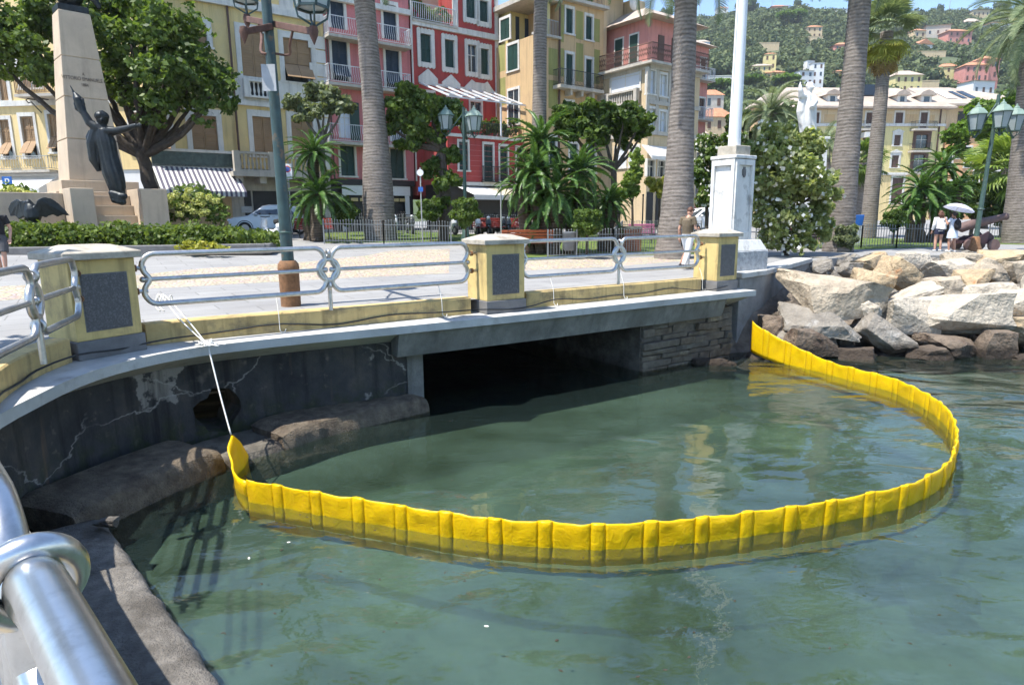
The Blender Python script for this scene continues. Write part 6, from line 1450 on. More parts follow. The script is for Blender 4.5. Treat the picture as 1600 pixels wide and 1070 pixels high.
def fronds(parent, c, kind, n, lm, scale, seed, e0=80, e1=-25, az=None):
    r_ = random.Random(seed); ms = []
    for q in FR[kind]:
        key = (q.name, lm)
        if key not in FR: c2 = q.copy(); c2.materials.clear(); c2.materials.append(MAT[lm]); FR[key] = c2
        ms.append(FR[key])
    for i in range(n):
        o = bpy.data.objects.new('frond', ms[i % 3]); col.objects.link(o); o.parent = parent
        f = (i + .5) / n; e = R(e0 + (e1 - e0) * f ** .8 + r_.uniform(-7, 7)); a = i * 2.39996 + r_.uniform(-.2, .2)
        if az: a = R(az[0] + (az[1] - az[0]) * r_.random())
        o.rotation_euler = (Matrix.Rotation(a, 3, 'Z') @ Matrix.Rotation(-e, 3, 'Y') @ Matrix.Rotation(r_.uniform(-.4, .4), 3, 'X')).to_euler(); s = scale * r_.uniform(.85, 1.1)
        o.location = c; o.scale = (s, s, s)
def palm_bark(name, c, c2, ring=7.0):
    t = NT(name); sx = t.n('SeparateXYZ'); t.l(t.obj(), sx.inputs[0]); nz = t.noise(2.2, 4, .6)
    ad = t.n('Math', operation='MULTIPLY_ADD'); ad.inputs[1].default_value = .16; t.l(nz.outputs[0], ad.inputs[0]); t.l(sx.outputs[2], ad.inputs[2])
    wv = t.n('Math', operation='SINE'); ml = t.n('Math', operation='MULTIPLY'); ml.inputs[1].default_value = ring * 6.283 / 1.0; t.l(ad.outputs[0], ml.inputs[0]); t.l(ml.outputs[0], wv.inputs[0])
    mp = t.n('Mapping'); mp.inputs['Scale'].default_value = (1.6, 1.6, 10); t.l(t.obj(), mp.inputs[0]); sc_ = t.noise(1.3, 5, .65, mp.outputs[0], .4); fac = t.mix(.9, wv.outputs[0], sc_.outputs[0]); fac = t.mix(.35, fac, t.noise(9, 5, .7).outputs[0])
    t.l(t.ramp(fac, [(.30, c), (.60, c2)]), t.b.inputs['Base Color']); t.b.inputs['Roughness'].default_value = .95; t.l(t.bump(fac, .7, .04), t.b.inputs['Normal']); MAT[name] = t.m
palm_bark('palm_bark', (.085, .070, .058), (.265, .23, .20), 7.5); palm_bark('cycad_bark', (.035, .025, .018), (.12, .09, .06), 9)
def palm(label, pts, Y, widths, crown=None, name='palm_tree', bm='palm_bark', group='tall palm trunks along the garden'):
    """pts: image points up the trunk at depth Y; widths in px"""
    W_ = [ony(x, y, Y) for x, y in pts]; W_[0].z = gz(W_[0].x, W_[0].y) - .1; base = W_[0].copy(); t = thing(name, label, 'palm', base, 0, group)
    P = catmull([w - base for w in W_], .08); n = len(P); rs = []
    for i, p in enumerate(P):
        f = i / (n - 1) * (len(widths) - 1); k = min(len(widths) - 2, int(f)); w = widths[k] + (widths[k + 1] - widths[k]) * (f - k); rs.append(w * Y / FPX / 2 * (1 + .02 * noise.noise(Vector((i * .9, Y, 3))) + .035 * noise.noise(Vector((i * .12, Y, 0)))))
    MB().tube(P, rs, 14).build('trunk', bm, t, smooth=True)
    if crown:
        kind, nf, lm, sc, e0, e1 = crown; fronds(t, P[-1], kind, nf, lm, sc, int(Y * 7), e0, e1)
    return t
palm('thick leaning palm trunk in front of the pink house', [(596, 376), (592, 330), (586, 200), (577, 90), (567, -30), (562, -110)], 30.5, [50, 46, 34, 30, 29, 29], ('date', 34, 'leaf_palm', 1.0, 75, -35))
palm('slender palm trunk rising behind the cycads before the ochre house', [(842, 368), (842, 250), (843, 150), (844, 50), (846, -40), (847, -100)], 34, [25, 24, 22, 20, 20, 20], ('date', 30, 'leaf_palm', 1.0, 75, -35))
palm('thick palm trunk behind the man by the flagpole', [(1050, 393), (1057, 340), (1063, 230), (1068, 110), (1072, -10), (1074, -120)], 23.5, [56, 48, 38, 34, 32, 31], ('date', 34, 'leaf_palm', .95, 75, -35))
palm('thick palm trunk right of the oleander bush', [(1309, 388), (1316, 300), (1328, 180), (1337, 80), (1345, -20), (1352, -120)], 27.5, [46, 42, 35, 32, 30, 29], ('date', 34, 'leaf_palm', .95, 75, -35))
palm('slim fan palm with shaggy crown at the right', [(1357, 360), (1362, 300), (1374, 180), (1381, 100), (1386, 50)], 40, [24, 22, 20, 18, 17], None, 'fan_palm', group='fan palms')
def fan_crown():
    t = [o for o in col.objects if o.get('label', '').startswith('slim fan palm')][0]; c = ony(1386, 42, 40) - t.location
    fronds(t, c, 'fan', 34, 'leaf_palm', 1.25, 3, 85, -10); fronds(t, c - Vector((0, 0, .5)), 'fan', 26, 'leaf_yellow', 1.15, 4, -20, -70); fronds(t, c - Vector((0, 0, 1.0)), 'fan', 18, 'leaf_dry', 1.05, 5, -55, -85)
fan_crown()
palm('palm trunk at the right edge with arching fronds overhead', [(1592, 366), (1596, 300), (1606, 180), (1618, 60), (1622, 30)], 34, [44, 38, 34, 32, 32], ('date', 40, 'leaf_palm', 1.0, 80, -45))
palm('bushy palm right of the flagpole with drooping fronds', [(1205, 330), (1205, 260), (1204, 178)], 56, [20, 18, 20], ('date', 60, 'leaf_palm', .98, 85, -55), 'date_palm', group='low date palms')
palm('small palm right of the white statue', [(1290, 330), (1290, 270), (1289, 222)], 48, [14, 14, 14], ('date', 34, 'leaf_palm', .62, 80, -45), 'date_palm', group='low date palms')
palm('bushy palm between the two trunks at the right', [(1342, 330), (1343, 290), (1344, 255)], 58, [14, 14, 16], ('fan', 44, 'leaf_mid', 1.6, 80, -60), 'fan_palm', group='fan palms')
palm('spiky fan palm left of the right edge trunk', [(1572, 350), (1573, 300), (1574, 262)], 42, [14, 14, 16], ('fan', 46, 'leaf_bright', 1.7, 85, -55), 'fan_palm', group='fan palms')
def cycad(label, Y, heads, group='cycads in the flower beds', base=None):
    b = gpt(*(base or (heads[-1][0], Y))); t = thing('cycad', label, 'cycad', b, 0, group)
    for k, (px, py, r_, n, Yo) in enumerate(heads):
        c = ony(px, py, Y + Yo) - b; c2 = Vector((c.x * .7, c.y * .8, 0)); limb(t, [c2 + Vector((0, 0, -.1)), (c2 + c) / 2, c], .28, .22, 'cycad_bark', 'stem', 8)
        fronds(t, c, 'cycad', n, 'leaf_cycad', r_ * Y / FPX / 1.55, k * 17 + int(px), 80, -42)
cycad('tall cycad with two tiers of fronds left of the palm trunk', 29, [(490, 238, 54, 40, 0), (498, 302, 60, 44, -.3), (480, 322, 44, 26, .5)])
cycad('large many headed cycad behind the orange bench', 25.5, [(846, 222, 68, 46, 0), (835, 268, 66, 44, -.6), (905, 268, 68, 44, -.2), (868, 300, 66, 40, -.9), (812, 292, 50, 30, -.5), (850, 330, 60, 34, -.6), (905, 322, 52, 30, -.4)], base=(865, 25.5))
cycad('small cycad right of the many headed one', 26.5, [(952, 312, 48, 38, 0), (945, 335, 44, 26, 0)])
cycad('dark cycad behind the two women', 36, [(1474, 262, 48, 40, 0), (1440, 296, 56, 44, -.5), (1418, 326, 40, 30, -.8), (1470, 312, 50, 34, -.6), (1498, 290, 40, 28, .2)], base=(1450, 36))

# ================================================================== trees and shrubs
T1 = 30
tree('evergreen_tree', 'large dark evergreen tree spreading behind the stone monument', gpt(236, T1), ony(222, 232, T1), .34,
     [pb(x, y, T1 + dy, r, r, r * .8) for x, y, r, dy in ((20, 30, 58, -1), (70, 95, 46, -1.5), (35, 95, 44, 0), (100, 40, 60, 0), (160, 25, 60, 1), (205, 70, 66, -1), (255, 55, 58, 0), (305, 110, 52, 0), (330, 148, 34, -.5), (258, 125, 56, -1), (195, 130, 50, 0), (300, 165, 34, .5), (225, 15, 56, 1), (285, 82, 46, 1), (150, 100, 50, 1), (-40, 60, 60, 0), (240, 170, 34, -1), (318, 175, 24, -1))], 'leaf_mid', 27000, .14, 3, shell=.45)
tree('olive_tree', 'small pale tree with open branches above the tiered cycad', gpt(498, 32), ony(504, 218, 32), .16, [pb(x, y, 32 + dy, r, r, r * .75) for x, y, r, dy in ((465, 165, 20, 0), (490, 150, 24, .5), (520, 152, 22, 0), (535, 170, 16, -.3), (475, 180, 17, 0), (505, 170, 20, -.5))], 'leaf_grey', 4500, .12, 5, 'bark_grey', shell=.35)
tree('ivy_clad_tree', 'ivy clad tree beside the green lamp in front of the red house', gpt(692, 31), ony(690, 225, 31), .27, [pb(x, y, 31 + dy, r, r * .9, r * .8) for x, y, r, dy in ((620, 175, 26, 0), (640, 160, 30, .4), (672, 170, 34, 0), (650, 200, 26, -.4), (700, 180, 26, .3), (680, 215, 26, 0), (672, 260, 20, 0), (692, 285, 22, -.3), (705, 245, 18, .2), (640, 225, 18, 0), (610, 200, 14, 0), (688, 320, 18, -.2))], 'leaf_mid', 12000, .13, 6, shell=.5)
tree('evergreen_tree', 'spreading dark evergreen before the ochre and beige houses', gpt(960, 34), ony(958, 262, 34), .2, [pb(x, y, 34 + dy, r, r, r * .72) for x, y, r, dy in ((880, 185, 26, 0), (905, 178, 32, .5), (940, 182, 34, 0), (975, 185, 32, -.5), (1000, 190, 20, 0), (920, 205, 28, -.6), (965, 210, 30, .4), (890, 205, 22, .2), (1005, 205, 16, .4))], 'leaf_mid', 12000, .14, 7, shell=.5)
tree('citrus_tree', 'slim bright green citrus tree right of the cycads', gpt(988, 28), ony(988, 318, 28), .06, [pb(x, y, 28, r, r, r * 1.1) for x, y, r in ((985, 300, 14), (992, 280, 15), (978, 285, 12), (993, 255, 11), (994, 240, 8))], 'leaf_bright', 2600, .1, 8)
tree('citrus_tree', 'small yellowish round tree left of the thick palm trunk', gpt(1030, 34), ony(1030, 310, 34), .06, [pb(x, y, 34, r, r, r * .9) for x, y, r in ((1022, 288, 13), (1036, 285, 13), (1030, 297, 12))], 'leaf_yellow', 1500, .1, 9)
tree('oleander_bush', 'big white flowering oleander bush behind the flagpole', gpt(1232, 25), ony(1230, 325, 25), .12, [pb(x, y, 25 + dy, r, r, r) for x, y, r, dy in ((1200, 230, 32, 0), (1240, 222, 28, .4), (1215, 265, 42, -.6), (1262, 262, 38, 0), (1285, 290, 28, -.3), (1240, 300, 44, -.7), (1195, 300, 30, -.2), (1280, 320, 24, -.4), (1170, 250, 22, .3), (1205, 335, 24, -.6), (1188, 268, 26, -.2), (1235, 345, 26, -.7), (1268, 345, 24, -.5), (1215, 362, 22, -.8), (1250, 362, 22, -.8), (1192, 350, 20, -.5), (1285, 358, 20, -.5), (1272, 238, 24, .2), (1180, 300, 26, -.2), (1232, 378, 22, -.9), (1208, 376, 20, -.8), (1258, 377, 20, -.8))], 'leaf_oleander', 26000, .11, 10, flowers=('petal_white', 1300, .085), cat='bush', shell=.4)
tree('oleander_bush', 'oleander with pale flowers between palm trunk and flagpole', gpt(1104, 31), ony(1104, 310, 31), .1, [pb(x, y, 31, r, r, r) for x, y, r in ((1110, 240, 26), (1130, 250, 24), (1098, 280, 24), (1125, 285, 28), (1105, 305, 22), (1140, 225, 20))], 'leaf_mid', 7000, .12, 11, flowers=('petal_white', 1000, .09), cat='bush', shell=.4)
tree('umbrella_pine', 'bright green pine behind the three armed lamp at the right', gpt(1538, 58), ony(1540, 262, 58), .4, [pb(x, y, 58 + dy, r, r, r * .62) for x, y, r, dy in ((1500, 215, 28, 0), (1530, 190, 34, 1), (1565, 170, 36, 0), (1590, 190, 34, -1), (1550, 210, 34, -1.5), (1580, 225, 30, 0), (1490, 235, 20, 0), (1610, 165, 30, 0), (1525, 245, 20, -1), (1570, 250, 22, -1), (1600, 240, 26, 0), (1625, 200, 30, 0))], 'leaf_pine', 17000, .22, 12, shell=.5)
tree('round_tree', 'dark round tree behind the statue', gpt(1244, 60), ony(1244, 240, 60), .2, [pb(x, y, 60, r, r, r) for x, y, r in ((1238, 180, 20), (1250, 200, 22), (1232, 210, 20), (1158, 195, 22), (1165, 225, 22))], 'leaf_dark', 4000, .2, 13)
tree('dark_shrub', 'dark shrub with pale flowers between the cycad and the right lamp', gpt(1520, 42), ony(1520, 330, 42), .12, [pb(x, y, 42, r, r, r * .9) for x, y, r in ((1505, 300, 24), (1530, 305, 24), (1550, 310, 22), (1515, 325, 24), (1560, 330, 22), (1540, 335, 20))], 'leaf_dark', 6000, .15, 14, cat='shrub', flowers=('petal_white', 60, .1))
tree('garden_shrub', 'green shrub behind the left oleander at the street', gpt(1150, 44), ony(1150, 330, 44), .1, [pb(x, y, 44, r, r, r * .9) for x, y, r in ((1140, 310, 18), (1165, 318, 18), (1120, 320, 16))], 'leaf_mid', 2500, .14, 15, cat='shrub')
for k, (x, y, r_, Y, lm, lab) in enumerate(((540, 331, 17, 29.5, 'leaf_mid', 'round clipped shrub left of the leaning palm trunk'), (672, 328, 17, 30, 'leaf_mid', 'round clipped shrub right of the leaning palm trunk'), (727, 331, 20, 27.5, 'leaf_mid', 'round clipped shrub at the foot of the two armed green lamp'), (917, 348, 20, 23, 'leaf_mid', 'round clipped shrub by the grey litter bin'), (1398, 344, 15, 33, 'leaf_mid', 'round clipped shrub left of the women'), (1321, 370, 17, 27, 'leaf_grey', 'grey green clipped shrub at the end of the dark bench'), (968, 305, 10, 27, 'leaf_bright', 'small bright shrub on the brick planter'))):
    c = ony(x, y, Y); tree('round_shrub', lab, (c.x, c.y, gz(c.x, c.y)), c - Vector((0, 0, r_ * .5 * Y / FPX)), .04, [(c, r_ * Y / FPX, r_ * Y / FPX, r_ * Y / FPX)], lm, 1800, .075, 40 + k, cat='shrub', group='round clipped shrubs', shell=.75, clumps=0)
# hedge in its stone kerb
def hedge():
    a, b = ong(12, 396), ong(412, 397); a.z = b.z = 0; Y = a.y; n = 26; B = []
    d = (b - a); t = thing('hedge', 'long clipped green hedge in front of the monument', 'hedge', (a + b) / 2 + Vector((0, 0, gz(*((a + b) / 2).xy))))
    nn = Vector((-d.y, d.x, 0)).normalized()
    for k in range(n):
        f = k / (n - 1); p = a + d * f
        for o_ in (.45, 1.2):
            zz = gz(p.x, p.y); h = .86 + .1 * noise.noise(Vector((k * .6, o_, 0))) - (.12 if f > .85 else 0); B.append((p + nn * o_ + Vector((0, 0, zz + h * .52)) - t.location, .52, .5, h * .56))
    leaves('foliage', 'leaf_hedge', t, B, 20000, .085, 21, shell=.7)
    c = MB().obox(a + d * .5 - nn * .35 - t.location + Vector((0, 0, t.location.z + .12)), d * .52, nn * .18, Vector((0, 0, .17))); c.build('stone_kerb', 'grey_plinth', t, bevel=.03)
    # one end return
    MB().obox(b + d * .018 + nn * .5 - t.location + Vector((0, 0, t.location.z + .12)), d.normalized() * .18, nn * 1.0, Vector((0, 0, .17))).build('stone_kerb', 'grey_plinth', t, bevel=.03)
    MB().obox(a + d * .5 + nn * .8 - t.location + Vector((0, 0, t.location.z + .05)), d * .5, nn * .9, Vector((0, 0, .08))).build('soil', 'dry_earth', t)
    tree('low_shrub', 'low yellow green shrub at the foot of the hedge', ong(322, 398), ong(322, 390), .03, [pb(x, 386, 21.5, r, r, r * .5) for x, r in ((295, 16), (318, 20), (342, 14))], 'leaf_yellow', 1500, .07, 22, cat='shrub')
hedge()
tree('evergreen_tree', 'evergreen tree just beyond the left edge shading the near promenade', (-9.6, 5.2, 0), (-9.3, 5.3, 4.2), .2, [((-8.9, 5.6, 6.0), 1.5, 1.5, 1.0), ((-9.8, 5.0, 6.6), 1.3, 1.3, 1.0), ((-8.3, 6.3, 5.6), 1.0, 1.0, .7), ((-9.0, 4.4, 5.6), 1.2, 1.2, .8), ((-10.3, 6.0, 6.0), 1.2, 1.2, .9)], 'leaf_dark', 6000, .16, 71)
def hydrangea(label, blobs, Y, fl, seed, n=1800):
    bs = [pb(x, y, Y, r, r, r * .85) for x, y, r in blobs]; b = gpt(sum(q[0] for q in blobs) / len(blobs), Y); t = thing('hydrangea_bush', label, 'bush', b, 0, 'hydrangea bushes by the monument')
    leaves('foliage', 'leaf_mid', t, [(q[0] - b, *q[1:]) for q in bs], n, .10, seed)
    limb(t, [(0, 0, -.1), (0, 0, .3), (0, 0, .7)], .06, .04, 'bark', 'stem')
    for x, y in fl:
        c = ony(x, y, Y - .75) - b; o = leaves('flower_head', 'petal_lime', t, [(c, .15, .15, .13)], 110, .045, int(x * 3 + y), 1, .8, False)
hydrangea('lime flowered hydrangea bush right of the monument', [(272, 325, 24), (300, 315, 28), (325, 322, 24), (340, 335, 16), (258, 338, 16)], 27.5, [(266, 309), (292, 308), (312, 305), (327, 309), (282, 320), (305, 315), (316, 318), (264, 322), (292, 325), (303, 330), (315, 333), (281, 335), (275, 304), (322, 331), (337, 314), (258, 316), (295, 298)], 31)
hydrangea('yellow flowered hydrangea bush left of the monument', [(5, 308, 20), (30, 305, 18), (48, 310, 14), (-20, 310, 22)], 25.5, [(5, 300), (18, 297), (30, 298), (42, 303), (12, 308), (27, 308), (38, 311), (48, 306), (2, 312), (20, 314)], 32, 1200)
tree('flower_bed', 'orange flowering bed behind the dark red bench', gpt(1250, 30), ony(1250, 345, 30), .03, [pb(x, y, 30, r, r, r * .6) for x, y, r in ((1232, 336, 12), (1250, 330, 14), (1268, 337, 12))], 'leaf_mid', 700, .09, 33, cat='flowers', flowers=('petal_rust', 420, .06))
# ================================================================== monument
mat('monument_stone', (.50, .40, .29), .88, var=.1, vs=1.2, bump=.25, bs=25, c2=(.40, .32, .24), c2s=1.0, c2p=(.5, .8), streak=.3)
mat('bronze', (.020, .024, .026), .42, metal=.55, var=.4, vs=6, bump=.3, bs=14, bd=.03)
mat('engraved', (.10, .08, .065), .9, bump=0)
mat('statue_white', (.66, .66, .65), .7, var=.1, vs=3, bump=.3, bs=14, bd=.03, streak=.2)
MONO = R(45); MC = gpt(160, 27.6)
def remesh(o, v, smooth=4):
    m = o.modifiers.new('r', 'REMESH'); m.mode = 'VOXEL'; m.voxel_size = v; m.use_smooth_shade = True
    s = o.modifiers.new('s', 'SMOOTH'); s.iterations = smooth; s.factor = .5; return o
def text_mesh(name, s, size, m, parent, mw, ext=.004):
    c = bpy.data.curves.new(name, 'FONT'); c.body = s; c.size = size; c.align_x = 'CENTER'; c.extrude = ext; ob = bpy.data.objects.new(name, c); col.objects.link(ob)
    bpy.context.view_layer.update(); me = bpy.data.meshes.new_from_object(ob); col.objects.unlink(ob); bpy.data.objects.remove(ob); o = mk(name, me, m, parent); o.matrix_local = mw; return o
def monument():
    t = thing('monument', 'tapering pale stone monument with inscription, steps and bronze figures at the left', 'monument', MC, MONO)
    b = Bld.__new__(Bld); b.o = Vector((MC.x, MC.y, 0)); b.u = Vector((math.cos(MONO), math.sin(MONO), 0)); b.n = Vector((-b.u.y, b.u.x, 0)); g = MC.z
    dep = -1.15
    ys = [283, 218, 153, 90, 18]; Z = [b.uz(140, y, dep)[1] - g for y in ys]; zb, zt = Z[0], Z[-1]
    uc0 = (b.uz(108, 282, dep)[0] + b.uz(197, 282, dep)[0]) / 2; w0 = (b.uz(197, 282, dep)[0] - b.uz(108, 282, dep)[0]) / 2; w1 = (b.uz(139, 26, dep + .4)[0] - b.uz(88, 26, dep + .4)[0]) / 2
    yc = dep + w0 * .95
    for i in range(4):
        f0, f1 = (Z[i] - zb) / (zt - zb), (Z[i + 1] - zb) / (zt - zb); a, c = w0 + (w1 - w0) * f0, w0 + (w1 - w0) * f1
        MB().frust((uc0, yc), a - .01, a * .95, c - .01, c * .95, Z[i] + .012, Z[i + 1] - .012).build('obelisk_block', 'monument_stone', t, bevel=.025)
    MB().frust((uc0, yc), w0 - .05, w0 * .9, w1 - .05, w1 * .9, zb, zt).build('obelisk_core', 'monument_stone', t)
    w = w0
    MB().box(uc0 - w - .35, uc0 + w + .35, yc - w - .35, yc + w + .35, zb - .42, zb - .004).build('base_course', 'monument_stone', t, bevel=.02)
    MB().box(uc0 - w - .6, uc0 + w + .6, yc - w - .6, yc + w + .6, -.1, zb - .43).build('base_block', 'monument_stone', t, bevel=.02)
    ux0, ux1 = b.uz(133, 320, dep - .9)[0], b.uz(203, 320, dep - .9)[0]; zs = zb - .43; n = 5
    for k in range(n): MB().box(ux0, ux1, yc - w - .62 - .34 * (n - k), yc - w - .602, -.1 + 0 * k, zs * (n - k) / n * .0 + zs * (k + 1) / n - .0).build('step', 'monument_stone', t, bevel=.012) if False else MB().box(ux0, ux1, yc - w - .62 - .34 * (n - k), yc - w - .62 - .34 * (n - 1 - k) - .004, -.1, zs * (k + .6) / n).build('step', 'monument_stone', t, bevel=.012)
    yl = yc - w - .62
    MB().box(ux0 - .75, ux0 - .005, yl - 1.75, yl, -.1, zs + .05).build('flank_block', 'monument_stone', t, bevel=.02); MB().box(ux1 + .005, ux1 + .95, yl - 1.75, yl, -.1, zs + .08).build('flank_block', 'monument_stone', t, bevel=.02)
    MB().box(ux0 - 3.4, ux0 - .76, yl - .6, yl + .4, -.1, zs - .1).build('side_wall', 'monument_stone', t, bevel=.02); MB().box(ux1 + .96, ux1 + 2.6, yl - .4, yl + .4, -.1, zs * .8).build('side_wall', 'monument_stone', t, bevel=.02)
    # inscription on the second block
    tilt = math.atan2((w0 - w1) * .95, zt - zb)
    for s_, py, sz in (('A', 119, .17), ('VITTORIO EMANUELE II', 127, .19), ('1884', 136, .17)):
        u, z = b.uz(128, py, dep + .35); f = (z - g - zb) / (zt - zb); yy = yc - (w0 + (w1 - w0) * f) * .95 - .012
        text_mesh('inscription', s_, sz, 'engraved', t, Matrix.Translation((uc0, yy, z - g)) @ Matrix.Rotation(R(90) - tilt, 4, 'X') @ Matrix.Diagonal((.74, 1, 1, 1)))
    # bronze bust base on the top
    m = MB().box(uc0 - w1 * .95, uc0 + w1 * .95, yc - w1 * .9, yc + w1 * .9, zt, zt + .24); o = m.build('bronze_plinth', 'bronze', t, bevel=.03)
    m = MB(); m.ell((uc0, yc, zt + .9), (.55, .4, .75)); m.tube([(uc0 - .5, yc, zt + 1.2), (uc0 - .65, yc - .3, zt + .7), (uc0 - .2, yc - .45, zt + .5)], [.2, .17, .12], 8); m.tube([(uc0 + .5, yc, zt + 1.2), (uc0 + .75, yc - .25, zt + .8), (uc0 + .95, yc - .3, zt + .3)], [.2, .16, .1], 8)
    m.ell((uc0, yc, zt + 2.0), (.24, .28, .32)); m.tube([(uc0, yc, zt + 1.4), (uc0, yc, zt + 1.9)], .16, 8); m.tube([(uc0 + .5, yc - .3, zt + .25), (uc0 + .85, yc - .35, zt + 1.1)], .04, 6); remesh(m.build('bronze_bust', 'bronze', t), .05)
    return t, b, (uc0, yc, w0, zb, zs, yl, ux0, ux1)
mono, mb, MD = monument()
def bronze_figure():
    """tall robed helmeted figure on the steps with one arm raised, one stretched out"""
    Y = 24.9; foot = ony(184, 312, Y); k = Y / FPX; t = thing('bronze_statue', 'dark bronze robed figure with helmet raising one arm on the monument steps', 'statue', foot, MONO)
    S = lambda px, py, dy=0: ony(px, py, Y + dy)
    m = MB(); hip = S(170, 245); sh = S(160, 205); 
    # robe: stacked ovals from feet to shoulders, folds
    rows = [(S(185, 306), 0.234), (S(182, 290), 0.312), (S(176, 268), 0.359), (S(170, 245), 0.343), (S(166, 225), 0.328), (S(162, 210), 0.343), (S(160, 203), 0.265)]
    P = catmull([r[0] for r in rows], .1); n = len(P); o0 = len(m.v); N = 40
    for i, p in enumerate(P):
        f = i / (n - 1) * (len(rows) - 1); j = min(len(rows) - 2, int(f)); rr = rows[j][1] + (rows[j + 1][1] - rows[j][1]) * (f - j)
        for q in range(N):
            a = 2 * math.pi * q / N; fold = 1 + .10 * (1 - i / n) * math.sin(a * 9 + i * .12) + .05 * math.sin(a * 15)
            m.v.append(tuple(p + Vector((rr * math.cos(a) * fold, rr * .8 * math.sin(a) * fold, 0))))
    for i in range(n - 1):
        for q in range(N): q2 = (q + 1) % N; m.f.append([o0 + i * N + q, o0 + i * N + q2, o0 + (i + 1) * N + q2, o0 + (i + 1) * N + q])
    m.f.append([o0 + q for q in range(N)][::-1]); m.f.append([o0 + (n - 1) * N + q for q in range(N)])
    m.tube([S(158, 204), S(150, 198, -.05), S(140, 192, -.1), S(130, 175, -.1)], [.22, .19, .15, .12], 10)       # raised arm with hand
    m.tube([S(130, 177, -.1), S(127, 168, -.1), S(122, 155, -.1), S(116, 145, -.1)], [.13, .15, .17, .06], 8)
    m.tube([S(166, 205), S(182, 205, -.1), S(198, 201, -.15), S(214, 196, -.2)], [.2, .15, .12, .085], 10)       # stretched arm
    hand = S(217, 195, -.2)
    for q in range(5): m.tube([hand + Vector((-.08, 0, -.02)), hand + Vector((.06 + .03 * (q % 3), 0, .07 - .045 * q))], [.04, .02], 5)
    m.tube([S(160, 204), S(160, 193)], [.17, .13], 8); m.ell(S(160, 186), (.20, .22, .26)); m.ell(S(163, 188) + Vector((.03, -.2, -.02)), (.05, .07, .07)); m.ell(S(159, 182), (.24, .27, .2)); m.tube([S(155, 188), S(155, 178), S(160, 175), S(166, 178)], [.04, .07, .07, .03], 6)
    m.tube([S(150, 205), S(146, 225), S(148, 250), S(155, 268)], [.2, .24, .2, .08], 10); m.tube([S(144, 205, .1), S(141, 216, .1), S(142, 226, .1)], [.12, .16, .1], 8)   # mantle
    remesh(m.build('figure', 'bronze', t, W=True), .024, 1)
    m = MB(); m.tube([S(118, 150, -.1), S(108, 131, -.1)], [.06, .015], 6)
    for q in range(8): a = q * .8; c = S(124 + 6 * math.cos(a), 163 + 9 * math.sin(a), -.12); m.ell(c, (.09, .06, .11), 6, 4)
    remesh(m.build('laurel_sword', 'bronze', t, W=True), .03, 2)
    m = MB()
    for q in range(10): c = S(176 + q * 1.9, 302 + (q % 3) * 5 + q * .5, -.35); m.ell(c, (.16, .14, .12), 7, 5)
    m.tube([S(188, 305, -.4), S(190, 318, -.45)], [.12, .03], 6); remesh(m.build('trophy', 'bronze', t, W=True), .035, 2)
bronze_figure()
def eagle():
    Y = 22.6; b = ony(52, 348, Y); t = thing('eagle_statue', 'black bronze eagle with spread wings beside the hedge', 'statue', (b.x, b.y, gz(b.x, b.y))); S = lambda px, py, dy=0: ony(px, py, Y + dy)
    m = MB(); m.tube([S(54, 352), S(52, 340), S(50, 328), S(48, 320)], [.12, .26, .24, .16], 10); m.tube([S(48, 322), S(44, 316), S(40, 318), S(37, 322)], [.14, .12, .09, .02], 8)
    for pts in ([(52, 328), (58, 313), (68, 308), (80, 310), (92, 318), (102, 329), (110, 338), (99, 335), (91, 339), (82, 335), (72, 340), (62, 337), (54, 341)], [(46, 328), (37, 314), (27, 311), (18, 316), (13, 326), (17, 338), (24, 337), (30, 343), (38, 339), (44, 342)]):
        W_ = [S(x, y, -.15 + .012 * abs(x - 50)) for x, y in pts]; n = len(W_); m.add([w + Vector((0, -.035, 0)) for w in W_] + [w + Vector((0, .035, 0)) for w in W_], [list(range(n)), list(range(n, 2 * n))[::-1]] + [[(i + 1) % n, i, n + i, n + (i + 1) % n] for i in range(n)])
        for i in range(2, n - 4, 1): m.tube([W_[1].lerp(W_[2], .5) + Vector((0, -.03, 0)), W_[n - i].lerp(W_[i], .3) + Vector((0, -.04, 0))], [.04, .02], 5)
    m.tube([S(53, 345), S(56, 368)], [.16, .2], 8); remesh(m.build('bird', 'bronze', t, W=True), .03, 1)
    c = gpt(54, Y); MB().box(c.x - .4, c.x + .4, c.y - .4, c.y + .4, c.z - .05, ony(54, 362, Y).z).build('stone_base', 'monument_stone', t, W=True, bevel=.02)
eagle()
